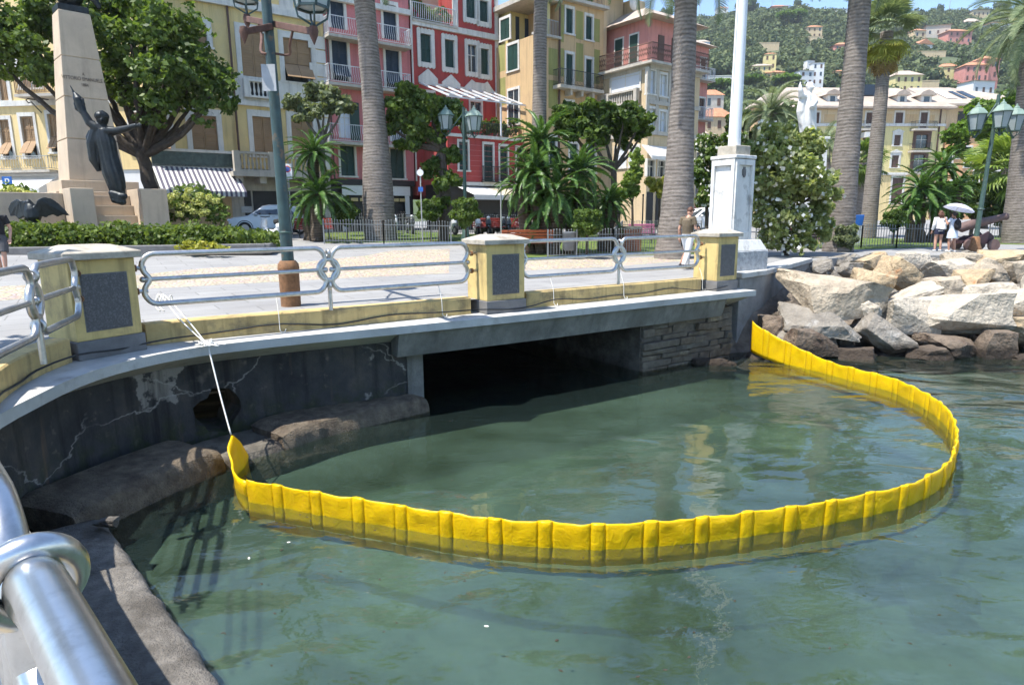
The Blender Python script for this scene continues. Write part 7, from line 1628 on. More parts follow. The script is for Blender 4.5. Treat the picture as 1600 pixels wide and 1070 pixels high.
def white_statue():
    Y = 46; S = lambda px, py, dy=0: ony(px, py, Y + dy); b = gpt(1264, Y); t = thing('white_statue', 'white marble statue of a robed figure with raised arm above the oleander', 'statue', b)
    m = MB(); rows = [(S(1265, 222), .52), (S(1263, 205), .52), (S(1262, 188), .56), (S(1263, 170), .55), (S(1264, 155), .50), (S(1264, 148), .36)]; P = catmull([r[0] for r in rows], .15); n = len(P); o0 = len(m.v); N = 36
    for i, p in enumerate(P):
        f = i / (n - 1) * (len(rows) - 1); j = min(len(rows) - 2, int(f)); rr = rows[j][1] + (rows[j + 1][1] - rows[j][1]) * (f - j)
        for q in range(N): a = 2 * math.pi * q / N; fo = 1 + .12 * math.sin(a * 7 + i * .1); m.v.append(tuple(p + Vector((rr * math.cos(a) * fo, rr * .75 * math.sin(a) * fo, 0))))
    for i in range(n - 1):
        for q in range(N): q2 = (q + 1) % N; m.f.append([o0 + i * N + q, o0 + i * N + q2, o0 + (i + 1) * N + q2, o0 + (i + 1) * N + q])
    m.f.append([o0 + q for q in range(N)][::-1]); m.f.append([o0 + (n - 1) * N + q for q in range(N)])
    m.tube([S(1258, 152), S(1252, 150, -.2), S(1251, 141, -.3), S(1250, 133, -.3)], [.27, .22, .16, .10], 9)
    for q in range(5): m.tube([S(1250, 134, -.3), S(1249 + q * .8, 128 + abs(q - 2) * .8, -.3)], [.05, .03], 5)
    m.tube([S(1270, 152), S(1274, 160, -.3), S(1268, 168, -.6)], [.25, .2, .13], 8)
    m.tube([S(1264, 150), S(1265, 143)], [.2, .16], 8); m.ell(S(1266, 137), (.24, .27, .32)); m.ell(S(1266, 134) + Vector((0, .06, 0)), (.28, .3, .25)); m.ell(S(1268, 138) + Vector((.05, -.26, 0)), (.05, .07, .07))
    m.tube([S(1254, 155), S(1251, 175), S(1251, 195)], [.28, .3, .12], 8); remesh(m.build('figure', 'statue_white', t, W=True), .045, 2)
    zt = S(1265, 216).z; m = MB(); m.frust((0, 0), .8, .7, .62, .55, 0, zt - b.z - .15); m.box(-.75, .75, -.65, .65, zt - b.z - .15, zt - b.z + .02); m.build('pedestal', 'statue_white', t, bevel=.03)
white_statue()
# ================================================================== flagpole and pedestal
mat('white_paint_worn', (.66, .65, .62), .8, var=.1, vs=3, bump=.3, bs=30, c2=(.36, .35, .33), c2s=3.0, c2p=(.56, .72), streak=.5)
mat('block_paint', (.40, .41, .42), .9, var=.3, vs=9, bump=.9, bs=22, bd=.03, c2=(.62, .62, .6), c2s=4, c2p=(.55, .65))
mat('pole_white', (.74, .75, .76), .45, var=.04, vs=3, bump=0)
def flagpole():
    Y = 17.3; c = ony(1141, 340, Y); a = R(33.5); t = thing('flagpole', 'tall white flagpole on a white panelled pedestal beside the pier', 'flagpole', (c.x, c.y, 0), a); k = Y / FPX
    z0, z1 = ony(1141, 374, Y).z, ony(1141, 250, Y).z; h = .36
    m = MB(); m.frust((0, 0), h + .03, h + .03, h - .03, h - .03, z0, z1); m.build('pedestal', 'white_paint_worn', t, bevel=.012)
    for rz in (0, -math.pi / 2):
        # raised border round a sunk panel on both visible faces
        o = MB()
        for q in ((-h + .0, -h + .10, z0 + .05, z1 - .02), (h - .10, h - .0, z0 + .05, z1 - .02), (-h + .1, h - .1, z1 - .16, z1 - .02), (-h + .1, h - .1, z0 + .05, z0 + .2)): o.box(q[0], q[1], -h - .045, -h + .02, q[2], q[3])
        o.v = [tuple(Matrix.Rotation(rz, 3, 'Z') @ Vector(v)) for v in o.v]; o.build('panel_border', 'white_paint_worn', t, bevel=.006)
    # small carved mark near the top of the right face
    MB().box(-.07, .07, -h - .0, -h + .03, z1 - .42, z1 - .26).box(-.03, .03, -h - .012, -h + .02, z1 - .46, z1 - .2).build('carved_mark', 'grey_plinth', t)
    MB().box(-h - .05, h + .05, -h - .05, h + .05, z1, z1 + .09).build('moulding', 'white_paint_worn', t, bevel=.02)
    z2 = ony(1143, 229, Y).z; MB().box(-.29, .29, -.29, .29, z1 + .09, z2).build('stone_collar', 'stone_cap', t, bevel=.02)
    top = 13.5; MB().tube([(0, 0, z2), (0, 0, top)], [.155, .10], 20).build('pole', 'pole_white', t, auto=50); MB().ell((0, 0, top + .12), .16).build('finial', 'gold_letters', t, smooth=True)
    MB().tube([(-.17, 0, z2 + 1.2), (-.12, 0, top)], .008, 5).build('halyard', 'white_rope', t); MB().box(.12, .2, -.04, .04, z2 + 1.1, z2 + 1.35).build('cleat', 'iron_grey', t)
    zb = ony(1160, 392, Y - .4).z
    m = MB(); m.frust((.16, .02), .66, .62, .5, .5, zb, z0); m.build('sloped_base', 'white_paint_worn', t, bevel=.015)
    MB().box(-.52, .84, -.62, .66, zb - .66, zb).build('base_block', 'block_paint', t, bevel=.02); MB().box(-.5, .82, -.6, .64, -2.2, zb - .665).build('foundation', 'dark_stone', t, bevel=.03)
flagpole()
# ================================================================== lamps
mat('lamp_green', (.045, .085, .07), .5, var=.2, vs=6, bump=.15, bs=30, c2=(.10, .15, .12), c2s=5, c2p=(.55, .75)); mat('lamp_green_light', (.19, .26, .215), .5, var=.15, vs=6, bump=.15, bs=30)
mat('lamp_glass', (.50, .56, .56), .25, var=.05, vs=4, bump=0, trans=.35)
mat('lamp_post_blue', (.030, .062, .062), .5, var=.3, vs=5, bump=.2, bs=30, c2=(.20, .11, .05), c2s=3, c2p=(.58, .7))
mat('rust_arm', (.11, .055, .04), .8, var=.4, vs=9, bump=.4, bs=30)
def lantern(parent, c, s, frame='lamp_green', roof='lamp_green_light'):
    """six sided lantern, c at its lower rim, s = overall height"""
    c = Vector(c); N = 6; w0, w1 = .22 * s, .34 * s; L = MB(); prof = [(w0, 0), (w1, .58 * s)]
    o = MB().lathe([(w0 * .97, .01 * s), (w1 * .97, .57 * s)], N, c).build('lantern', 'lamp_glass', parent)
    m = MB()
    for k in range(N):
        a = 2 * math.pi * k / N; a2 = 2 * math.pi * (k + 1) / N; e = lambda r_, z, a_: c + Vector((r_ * math.cos(a_), r_ * math.sin(a_), z)); m.bar(e(w0, 0, a), e(w1, .58 * s, a), .03 * s, .03 * s); m.bar(e(w0, 0, a), e(w0, 0, a2), .035 * s, .035 * s); m.bar(e(w1, .58 * s, a), e(w1, .58 * s, a2), .04 * s, .05 * s)
    m.build('frame', frame, o)
    MB().lathe([(w1 * 1.12, .58 * s), (w1 * 1.08, .62 * s), (w1 * .6, .80 * s), (w1 * .34, .84 * s), (w1 * .30, .90 * s), (w1 * .12, .94 * s), (w1 * .10, 1.0 * s), (.005, 1.03 * s)], N, c).build('roof', roof, o)
    m = MB()
    for k in range(4): a = math.pi / 2 * k + .4; m.tube([c + Vector((w0 * math.cos(a), w0 * math.sin(a), 0)), c + Vector((w0 * .9 * math.cos(a), w0 * .9 * math.sin(a), -.12 * s)), c + Vector((.02 * s, 0, -.24 * s))], .015 * s, 5)
    m.ell(c + Vector((0, 0, -.25 * s)), .05 * s, 8, 6); m.build('cradle', frame, o); return o
def lamp_left():
    Y = 11.4; b = ong(455, 478); Y = b.y; t = thing('street_lamp', 'tall weathered lamp post with rusty crossarm rising behind the near railing', 'street lamp', b); S = lambda px, py, dy=0: ony(px, py, Y + dy) - b
    k = Y / FPX
    MB().lathe([(.17, -.02), (.175, .62), (.185, .66), (.175, .74), (.13, .80)], 14).build('base_sleeve', 'rusty_iron', t, auto=40)
    p0, p1 = Vector((0, 0, .75)), S(414, -20); MB().tube([p0, p0.lerp(p1, .45), p1, p1 + (p1 - p0) * .25], [.105, .09, .078, .075], 14).build('post', 'lamp_post_blue', t, auto=40)
    MB().ell(p0.lerp(p1, .12), (.115, .115, .05)).build('collar', 'lamp_green', t, smooth=True)
    a, c = S(386, 30, 1.35), S(490, 50, -1.2); MB().bar(a, c, .09, .10).build('crossarm', 'rust_arm', t, bevel=.01)
    d, e = S(381, 50, -.4), S(425, 42, 0); MB().bar(d, e, .08, .10).build('crossarm_stub', 'rust_arm', t, bevel=.01)
    for q in (a, c, d): MB().lathe([(.005, -.18), (.06, -.06), (.075, 0), (.06, .07), (.005, .09)], 8, q).build('boss', 'rust_arm', t, auto=50)
    mid = S(428, 84); MB().tube(catmull([c.lerp(a, .26), c.lerp(a, .28) + Vector((-.05, 0, -.25)), mid + Vector((.25, 0, -.02)), mid], .05), .02, 6).build('scroll_brace', 'rust_arm', t, smooth=True); MB().tube(catmull([a.lerp(c, .2), a.lerp(c, .22) + Vector((.02, 0, -.25)), mid + Vector((-.2, 0, .02)), mid], .05), .025, 6).build('scroll_brace', 'rust_arm', t, smooth=True)
    lantern(t, c + Vector((0, 0, .32)), 1.05, 'lamp_post_blue'); lantern(t, a + Vector((0, 0, .30)), .95, 'lamp_post_blue')
    q0, q1 = S(413, 104, -.12), S(437, 145, -.12); MB().box(q0.x, q1.x, q0.y - .15, q0.y - .13, q1.z, q0.z).build('sign_plate', 'sign_grey', t)
lamp_left()
def lamp(label, Y, base, knee, lanterns, s, frame='lamp_green', lean=None, sleeve=True):
    b = gpt(base[0], Y); t = thing('street_lamp', label, 'street lamp', b, 0); S = lambda px, py, dy=0: ony(px, py, Y + dy) - b
    top = S(*knee); MB().tube([Vector((0, 0, .5)), top.lerp(Vector((0, 0, .5)), .5), top], [.10, .08, .065], 10).build('post', frame, t, auto=40)
    if sleeve: MB().lathe([(.24, -.02), (.25, .12), (.17, .35), (.15, .55), (.10, .62)], 12).build('base', 'rusty_iron' if Y < 30 else frame, t, auto=40)
    MB().ell(top * .28, (.13, .13, .06)).build('collar', frame, t, smooth=True)
    for px, py, dy in lanterns:
        q = S(px, py, dy); j = top - Vector((0, 0, .25)); MB().tube(catmull([j, j.lerp(q, .5) + Vector((0, 0, -.12)), q + Vector((0, 0, -.28 * s))], .1), .035, 6).build('arm', frame, t, smooth=True); lantern(t, q, s, frame)
lamp('two armed green street lamp in front of the red house', 30.5, (727, 0), (724, 168), [(697, 203, .2), (741, 205, -.5), (729, 208, .8)], 1.05)
lamp('three lantern green street lamp on the path at the right', 26.6, (1529, 0), (1561, 148), [(1524, 204, 0), (1563, 200, -.6), (1584, 205, .5)], 1.02)
def slim_pole(label, x, y0, y1, Y, m, r_=.05):
    b = gpt(x, Y); h = ony(x, y0, Y).z - b.z; o = MB().tube([(0, 0, 0), (0, 0, h)], r_, 8).ell((0, 0, h), r_ * 1.5, 8, 6).build('slim_pole', m, auto=40); o.location = b; return tag(o, label, 'pole')
slim_pole('thin green pole right of the leaning palm trunk', 606, 205, 350, 34, 'lamp_green_light', .07); slim_pole('thin grey pole left of the cycads', 783, 285, 360, 30, 'iron_grey', .035); slim_pole('thin pole in front of the corner house', 1004, 305, 350, 37, 'iron_dark', .04)
# ================================================================== fences, benches, bin, planter, signs
mat('fence_iron', (.19, .20, .20), .55, var=.15, bump=0); mat('bench_orange', (.42, .10, .035), .6, var=.25, vs=6, bump=.15, bs=30); mat('bench_red', (.30, .035, .02), .6, var=.25, vs=6, bump=.15, bs=30); mat('bench_pink', (.55, .16, .32), .6, var=.15, vs=6, bump=.1, bs=30); mat('bench_maroon', (.14, .022, .02), .6, var=.25, vs=6, bump=.1, bs=30); mat('bench_dark', (.045, .02, .025), .6, var=.25, vs=6, bump=.1, bs=30)
mat('bin_grey', (.13, .14, .15), .5, bump=0); mat('brick', (.36, .12, .065), .9, var=.25, vs=9, bump=.4, bs=30); mat('mortar', (.42, .38, .33), .95, bump=0)
def fence(label, pix, h=.95, world=None):
    P = [ong(*p) for p in pix]; t = thing('iron_fence', label, 'fence', P[0], 0, 'low iron picket fences round the lawns'); b0 = P[0]
    for p, q in zip(P, P[1:]):
        L = (q - p).length; n = max(2, int(L / .115)); u = (q - p).normalized(); m = MB(); loc = lambda x: x - b0
        for k in range(n + 1):
            c = loc(p.lerp(q, k / n)); hh = h + .05 * math.sin(k * math.pi / 6) ** 2; m.add([c + u * -.011 + Vector((0, 0, .06)), c + u * .011 + Vector((0, 0, .06)), c + u * .011 + Vector((0, 0, hh)), c + u * -.011 + Vector((0, 0, hh))], [(0, 1, 2, 3)]); m.bar(c + Vector((0, 0, .06)), c + Vector((0, 0, hh)), .02, .02); m.ell(c + Vector((0, 0, hh + .02)), (.026, .026, .035), 5, 4)
        o = m.build('pickets', 'fence_iron', t); o['kind'] = 'stuff'
        for z in (.14, h - .12): MB().bar(loc(p) + Vector((0, 0, z)), loc(q) + Vector((0, 0, z)), .03, .03).build('rail', 'fence_iron', t)
        np_ = max(1, int(L / 1.9))
        for k in range(np_ + 1): c = loc(p.lerp(q, k / np_)); MB().bar(c + Vector((0, 0, -.05)), c + Vector((0, 0, h + .08)), .05, .05).build('post', 'fence_iron', t)
fence('iron picket fence in front of the leaning palm trunk', [(507, 381), (600, 382), (705, 384)]); fence('iron picket fence behind the round shrubs and the lamp', [(505, 368), (560, 366), (700, 367), (850, 366)], 1.0)
fence('iron picket fence running behind the litter bin to the man', [(856, 405), (958, 402), (1100, 397)]); fence('iron picket fence behind the dark benches and the oleander', [(1180, 388), (1262, 388), (1345, 388)], .95); fence('iron picket fence left of the two women', [(1345, 388), (1400, 388), (1462, 388)], 1.0); fence('iron picket fence at the right edge behind the cannon', [(1544, 378), (1600, 379), (1690, 380)], .9); fence('short iron picket fence returning beside the pink bench', [(958, 402), (972, 378), (1095, 374)], .95)
def bench(label, px, py, rz, m, L=1.75, back=True):
    b = ong(px, py); t = thing('park_bench', label, 'bench', b, R(rz), 'slatted park benches')
    for k in range(4): MB().box(-L / 2, L / 2, -.24 + k * .12, -.24 + k * .12 + .095, .42, .455).build('seat_slat', m, t, bevel=.008)
    for k in range(4): y, z = .24 + k * .035, .53 + k * .115; MB().obox((0, y, z), (L / 2, 0, 0), (0, .011, .045), (0, -.014, .0035)).build('back_slat', m, t, bevel=.006)
    for s in (-.38, .38):
        MB().tube([(s * L, -.24, 0), (s * L, -.2, .41), (s * L, .22, .41), (s * L, .36, .95)], .022, 6).build('frame', 'iron_dark', t, auto=50); MB().tube([(s * L, .30, 0), (s * L, .2, .41)], .022, 6).build('leg', 'iron_dark', t, auto=50)
bench('red bench at the street left of the fence', 492, 372, 20, 'bench_red'); bench('orange red bench behind the middle pier', 822, 398, 190, 'bench_orange', 1.95); bench('red bench behind the fence right of the lamp', 764, 368, 10, 'bench_red'); bench('second red bench behind the fence near the ivy clad tree', 800, 368, 10, 'bench_red')
bench('pink bench left of the thick palm trunk', 1005, 380, 150, 'bench_pink', 1.3); bench('maroon bench right of the flagpole', 1218, 389, 186, 'bench_maroon', 1.75); bench('nearly black bench between maroon bench and palm trunk', 1293, 389, 174, 'bench_dark', 1.75)
def litter_bin():
    b = ong(889, 405); t = thing('litter_bin', 'grey litter bin on a post by the fence', 'litter bin', b); MB().lathe([(.17, .30), (.20, .34), (.22, .86), (.235, .88), (.235, .93), (.19, .95), (.18, .9)], 14).build('bin', 'bin_grey', t, auto=40); MB().tube([(.26, 0, 0), (.26, 0, 1.05)], .03, 8).build('post', 'iron_grey', t); MB().ell((.26, 0, 1.07), .045, 8, 6).build('post_cap', 'iron_grey', t, smooth=True); MB().box(.2, .27, -.03, .03, .6, .66).build('bracket', 'iron_grey', t)
litter_bin()
def planter():
    Y = 27; b = gpt(983, Y); t = thing('brick_planter', 'square red brick planter behind the fence', 'planter', b, R(20)); h = .95; w = .36
    MB().box(-w + .012, w - .012, -w + .012, w - .012, 0, h - .02).build('core', 'mortar', t)
    me = MB().box(-.115, .115, -.012, .012, -.03, .03)
    data = None
    for r_ in range(12):
        for f in range(4):
            for k in range(3):
                if data is None: o = me.build('brick', 'brick', t); data = o.data
                else: o = bpy.data.objects.new('brick', data); col.objects.link(o); o.parent = t
                u = -.24 + .24 * k + (.03 if r_ % 2 else -.03); a = f * math.pi / 2; p = Matrix.Rotation(a, 3, 'Z') @ Vector((u, -w, 0)); o.location = (p.x, p.y, .04 + r_ * .074); o.rotation_euler.z = a
    MB().box(-w - .03, w + .03, -w - .03, w + .03, h - .02, h + .05).build('coping', 'stone_cap', t)
planter()
def sign(label, px, y0, y1, Y, boards):
    b = gpt(px, Y); k = Y / FPX; t = thing('road_sign', label, 'sign', b, 0); top = ony(px, y0, Y).z - b.z; MB().tube([(0, 0, -.05), (0, 0, top)], .03, 8).build('post', 'iron_grey', t)
    for kind, zpx, w, h in boards:
        z = ony(px, zpx, Y).z - b.z; w *= k; h *= k
        if kind == 'round':
            MB().tube([(0, -.05, z), (0, -.035, z)], w / 2, 20).build('round_board', 'sign_white', t)
        elif kind == 'noparking':
            MB().box(-w / 2, w / 2, -.05, -.035, z - h / 2, z + h / 2).build('board', 'sign_white', t); MB().tube([(0, -.056, z + h * .15), (0, -.05, z + h * .15)], w * .38, 20).build('red_disc', 'flower_red', t); MB().tube([(0, -.06, z + h * .15), (0, -.056, z + h * .15)], w * .28, 20).build('blue_disc', 'sign_blue', t); MB().bar((-w * .2, -.062, z + h * .15 + w * .2), (w * .2, -.062, z + h * .15 - w * .2), .01, .035, (0, 1, 0)).build('slash', 'flower_red', t)
        elif kind == 'P':
            MB().box(-w / 2, w / 2, -.05, -.035, z - h / 2, z + h / 2).build('board', 'sign_blue', t); text_mesh('letter', 'P', h * .95, 'sign_white', t, Matrix.Translation((0, -.055, z - h * .33)) @ Matrix.Rotation(R(90), 4, 'X'))
        else: MB().box(-w / 2, w / 2, -.05, -.035, z - h / 2, z + h / 2).build('board', kind, t)
sign('blue parking sign with white P at the far left', 21, 276, 330, 26.5, [('P', 285, 15, 17)]); sign('no parking sign beside the weathered lamp post', 455, 256, 345, 32, [('noparking', 268, 13, 22)])
sign('street sign with white round board by the ivy clad tree', 659, 262, 340, 29, [('round', 270, 10, 10), ('sign_blue', 296, 7, 7)])
# stele wall behind the benches and blue box
def memorial():
    Y = 33; b = gpt(1266, Y); t = thing('stone_parapet', 'pale yellow stone parapet behind the dark benches', 'parapet', b, R(8)); k = Y / FPX; MB().box(-1.55, 1.55, 0, .4, 0, 1.05).build('wall', 'plaster_warm', t, bevel=.02); MB().box(-1.6, 1.6, -.05, .45, 1.05, 1.15).build('coping', 'stone_cap', t, bevel=.02)
    for k_ in (-1, 0, 1): MB().box(k_ * 1.0 - .4, k_ * 1.0 + .4, -.02, .01, .25, .85).build('panel', 'trim_stone', t)
    b = gpt(1338, 34); t = thing('blue_crate', 'blue plastic box standing right of the thick palm trunk', 'crate', b); z = ony(1338, 336, 34).z - b.z; MB().frust((0, 0), .2, .2, .24, .24, 0, z * .62).build('box', 'sign_grey', t); MB().frust((0, 0), .24, .24, .28, .28, z * .62 + .01, z).build('lid', 'sign_blue', t, bevel=.03)
memorial()

# ================================================================== vehicles
mat('car_silver', (.50, .53, .56), .28, metal=.3, var=.03, bump=0, spec=.6); mat('car_white', (.70, .70, .70), .3, var=.02, bump=0, spec=.6); mat('tyre', (.015, .015, .015), .85, bump=0); mat('rim', (.40, .40, .41), .35, metal=.8, bump=0); mat('lamp_red', (.4, .015, .01), .3, bump=0); mat('lamp_clear', (.7, .72, .74), .15, bump=0, spec=.8)
def car(label, loc, rz, m, s=1.0):
    t = thing('parked_car', label, 'car', loc, rz, 'cars parked on the street'); prof = [(-2.05, .28), (-2.1, .62), (-1.95, .84), (-1.15, .95), (-.45, 1.40), (-.1, 1.47), (.75, 1.47), (1.35, 1.36), (1.85, 1.0), (2.08, .92), (2.12, .5), (2.05, .28)]
    bm = bmesh.new(); rows = []
    for y, inset in ((-.86, .0), (-.80, 1), (0, 2), (.80, 1), (.86, .0)):
        r_ = []
        for (x, z) in prof:
            f = max(0, (z - .95) / .55); yy = y * (1 - .2 * f) if abs(y) > .1 else 0; zz = z + (.03 if y == 0 and z > 1 else 0); xx = x * (1 - .03 * (abs(y) / .86) ** 4); r_.append(bm.verts.new((xx, yy, zz if inset else min(zz, zz))))
        rows.append(r_)
    n = len(prof)
    for a, b in zip(rows, rows[1:]):
        for i in range(n): bm.faces.new((a[i], a[(i + 1) % n], b[(i + 1) % n], b[i]))
    bm.faces.new(rows[0]); bm.faces.new(rows[-1][::-1]); bmesh.ops.recalc_face_normals(bm, faces=bm.faces[:]); me = bpy.data.meshes.new('body'); bm.to_mesh(me); bm.free(); body = mk('body', me, m, t, bevel=.05, auto=35)
    for s_ in (-1, 1):
        for (x0, x1, x2, x3) in ((-.95, -.38, .28, .28), (.36, .36, .75, 1.15)):
            z0, z1 = .99, 1.37; y0, y1 = .868, .72
            MB().add([(x0, s_ * y0, z0), (x3, s_ * y0, z0), (x2, s_ * y1, z1), (x1, s_ * y1, z1), (x0, s_ * (y0 - .05), z0), (x3, s_ * (y0 - .05), z0), (x2, s_ * (y1 - .05), z1), (x1, s_ * (y1 - .05), z1)], [(0, 1, 2, 3) if s_ < 0 else (3, 2, 1, 0), (4, 5, 6, 7), (0, 4, 5, 1), (1, 5, 6, 2), (2, 6, 7, 3), (3, 7, 4, 0)]).build('side_window', 'glass_dark', body)
        for x in (-1.32, 1.32):
            w = MB().tube([(x, s_ * .70, .32), (x, s_ * .885, .32)], .32, 20).build('wheel', 'tyre', t, auto=40); MB().tube([(x, s_ * .886, .32), (x, s_ * .897, .32)], .2, 14).build('rim', 'rim', w)
            MB().tube([(x + .38 * math.cos(a * math.pi / 10), s_ * .868, .32 + .38 * math.sin(a * math.pi / 10)) for a in range(11)], .02, 5).build('wheel_arch', 'tyre', body)
        MB().ell((-2.03, s_ * .62, .72), (.09, .18, .08)).build('headlight', 'lamp_clear', t, smooth=True); MB().ell((2.05, s_ * .66, .85), (.07, .14, .1)).build('tail_light', 'lamp_red', t, smooth=True); MB().ell((-.78, s_ * .95, 1.0), (.1, .09, .07)).build('mirror', m, t, smooth=True); MB().box(.0, .16, s_ * .868 - .01, s_ * .868 + .01, .86, .89).build('door_handle', 'rim', body)
    MB().add([(-1.13, -.68, .975), (-1.13, .68, .975), (-.47, .58, 1.405), (-.47, -.58, 1.405)], [(0, 1, 2, 3)]).build('windscreen', 'glass_dark', body); MB().add([(1.37, -.58, 1.37), (1.37, .58, 1.37), (1.86, .68, 1.02), (1.86, -.68, 1.02)], [(0, 1, 2, 3)]).build('rear_window', 'glass_dark', body)
    MB().box(-2.13, -2.06, -.5, .5, .38, .55).build('grille', 'tyre', t); t.scale = (s, s, s); return t
car('silver grey hatchback parked in front of the cream house', gpt(425, 34.2) + Vector((0, 0, .02)), math.atan2(.35, .94), 'car_silver'); car('white car parked behind the man at the flagpole', gpt(1100, 43), math.atan2(.3, .95), 'car_white', 1.05)
mat('scooter_white', (.68, .68, .68), .3, bump=0, spec=.6); mat('scooter_red', (.45, .03, .03), .3, bump=0, spec=.6); mat('scooter_dark', (.04, .045, .05), .3, bump=0, spec=.6)
def scooter(label, loc, rz, m):
    t = thing('motor_scooter', label, 'scooter', loc, rz, 'scooters parked along the street')
    for x in (-.62, .62): w = MB().tube([(x, -.055, .24), (x, .055, .24)], .24, 16).build('wheel', 'tyre', t, auto=40); MB().tube([(x, -.06, .24), (x, .06, .24)], .12, 12).build('rim', 'rim', w)
    b = MB(); b.tube([(-.55, 0, .55), (-.5, 0, .75), (-.42, 0, .95)], [.16, .15, .09], 10); b.tube([(-.5, 0, .55), (-.35, 0, .36), (0, 0, .3), (.3, 0, .42)], [.14, .13, .15, .2], 10); b.tube([(.2, 0, .55), (.5, 0, .62), (.8, 0, .6)], [.19, .2, .1], 10); remesh(b.build('body', m, t), .03, 2)
    MB().tube([(.05, 0, .78), (.4, 0, .80), (.72, 0, .82)], [.11, .14, .1], 10).build('seat', 'tyre', t, smooth=True); MB().tube([(-.42, -.33, 1.02), (-.4, 0, 1.0), (-.42, .33, 1.02)], .025, 6).build('handlebar', 'tyre', t); MB().ell((-.52, 0, .93), (.09, .1, .08)).build('headlight', 'lamp_clear', t, smooth=True); MB().tube([(-.62, 0, .24), (-.5, 0, .6)], .05, 8).build('fork', 'rim', t)
    for s in (-1, 1): MB().ell((-.42, s * .36, 1.14), (.02, .07, .05)).build('mirror', 'tyre', t, smooth=True)
scooter('white motor scooter parked beside the silver car', gpt(427, 29.5), math.atan2(-.25, .95), 'scooter_white')
for k, (x, m, lab) in enumerate(((617, 'scooter_white', 'white scooter right behind the leaning palm trunk'), (640, 'scooter_dark', 'dark scooter behind the fence left of the ivy clad tree'), (702, 'scooter_white', 'white scooter behind the fence left of the lamp'), (745, 'scooter_white', 'white scooter parked right of the lamp foot'), (758, 'scooter_dark', 'dark scooter behind the red bench'), (778, 'scooter_dark', 'dark scooter by the thin grey pole'), (792, 'scooter_dark', 'dark scooter right of the thin grey pole'), (815, 'scooter_white', 'white scooter left of the big cycad'))): scooter(lab, gpt(x, 35.5 + .3 * (k % 2)), R(100 + 12 * (k % 3)), m)
# ================================================================== cannon
mat('cannon_iron', (.13, .08, .07), .7, var=.3, vs=5, bump=.3, bs=30)
def cannon():
    Y = 27.5; b = gpt(1528, Y); t = thing('cannon', 'old rusty cannon on its carriage behind the right lamp post', 'cannon', b); S = lambda px, py, dy=0: ony(px, py, Y + dy) - b
    P = [S(1496, 358, -.1), S(1502, 356), S(1520, 350), S(1545, 345), S(1568, 339), S(1571, 338.5), S(1573, 338)]; MB().tube(P, [.04, .20, .19, .16, .13, .16, .15], 14).build('barrel', 'cannon_iron', t, auto=35)
    for s in (-.28, .28): MB().prismy([(-.65, .28), (.55, .28), (.55, .6), (.3, .8), (0, .62), (-.3, .62), (-.65, .42)], s - .04, s + .04).build('carriage_cheek', 'bench_dark', t, bevel=.01)
    MB().box(-.7, .7, -.23, .23, .3, .42).build('carriage_bed', 'bench_dark', t)
    for x in (-.5, .5):
        for s in (-.42, .42): MB().tube([(x, s - .05, .24), (x, s + .05, .24)], .24, 16).build('wheel', 'cannon_iron', t, auto=40)
    MB().box(-.5, .3, -.4, .4, -.02, .05).build('slab', 'stone_cap', t)
cannon()

# ================================================================== people
mat('skin', (.48, .27, .19), .6, var=.06, vs=9, bump=.05, bs=60); mat('skin_tan', (.40, .21, .14), .6, var=.06, vs=9, bump=.05, bs=60); mat('hair_brown', (.09, .035, .018), .6, var=.3, vs=30, bump=.5, bs=90); mat('hair_dark', (.02, .014, .012), .6, var=.3, vs=30, bump=.5, bs=90)
mat('cloth_olive', (.13, .10, .065), .95, var=.12, vs=6, bump=.4, bs=12, bd=.03); mat('cloth_white', (.72, .72, .72), .95, var=.05, vs=6, bump=.4, bs=12, bd=.03); mat('cloth_navy', (.018, .022, .05), .95, var=.12, vs=6, bump=.4, bs=12, bd=.03); mat('cloth_black', (.014, .014, .017), .95, var=.2, vs=6, bump=.4, bs=12, bd=.03); mat('cloth_grey', (.075, .075, .08), .95, var=.15, vs=9, bump=.4, bs=12, bd=.03); mat('cloth_plaid', (.16, .06, .08), .95, var=.5, vs=22, bump=.4, bs=12, bd=.03); mat('shoe_dark', (.03, .025, .03), .7, bump=0); mat('shoe_white', (.65, .65, .65), .7, bump=0); mat('cloth_pale_blue', (.52, .58, .68), .95, var=.06, vs=6, bump=.4, bs=12, bd=.03); mat('umbrella_cloth', (.66, .68, .80), .8, var=.05, bump=0, trans=.35); mat('phone', (.02, .02, .022), .3, bump=0)
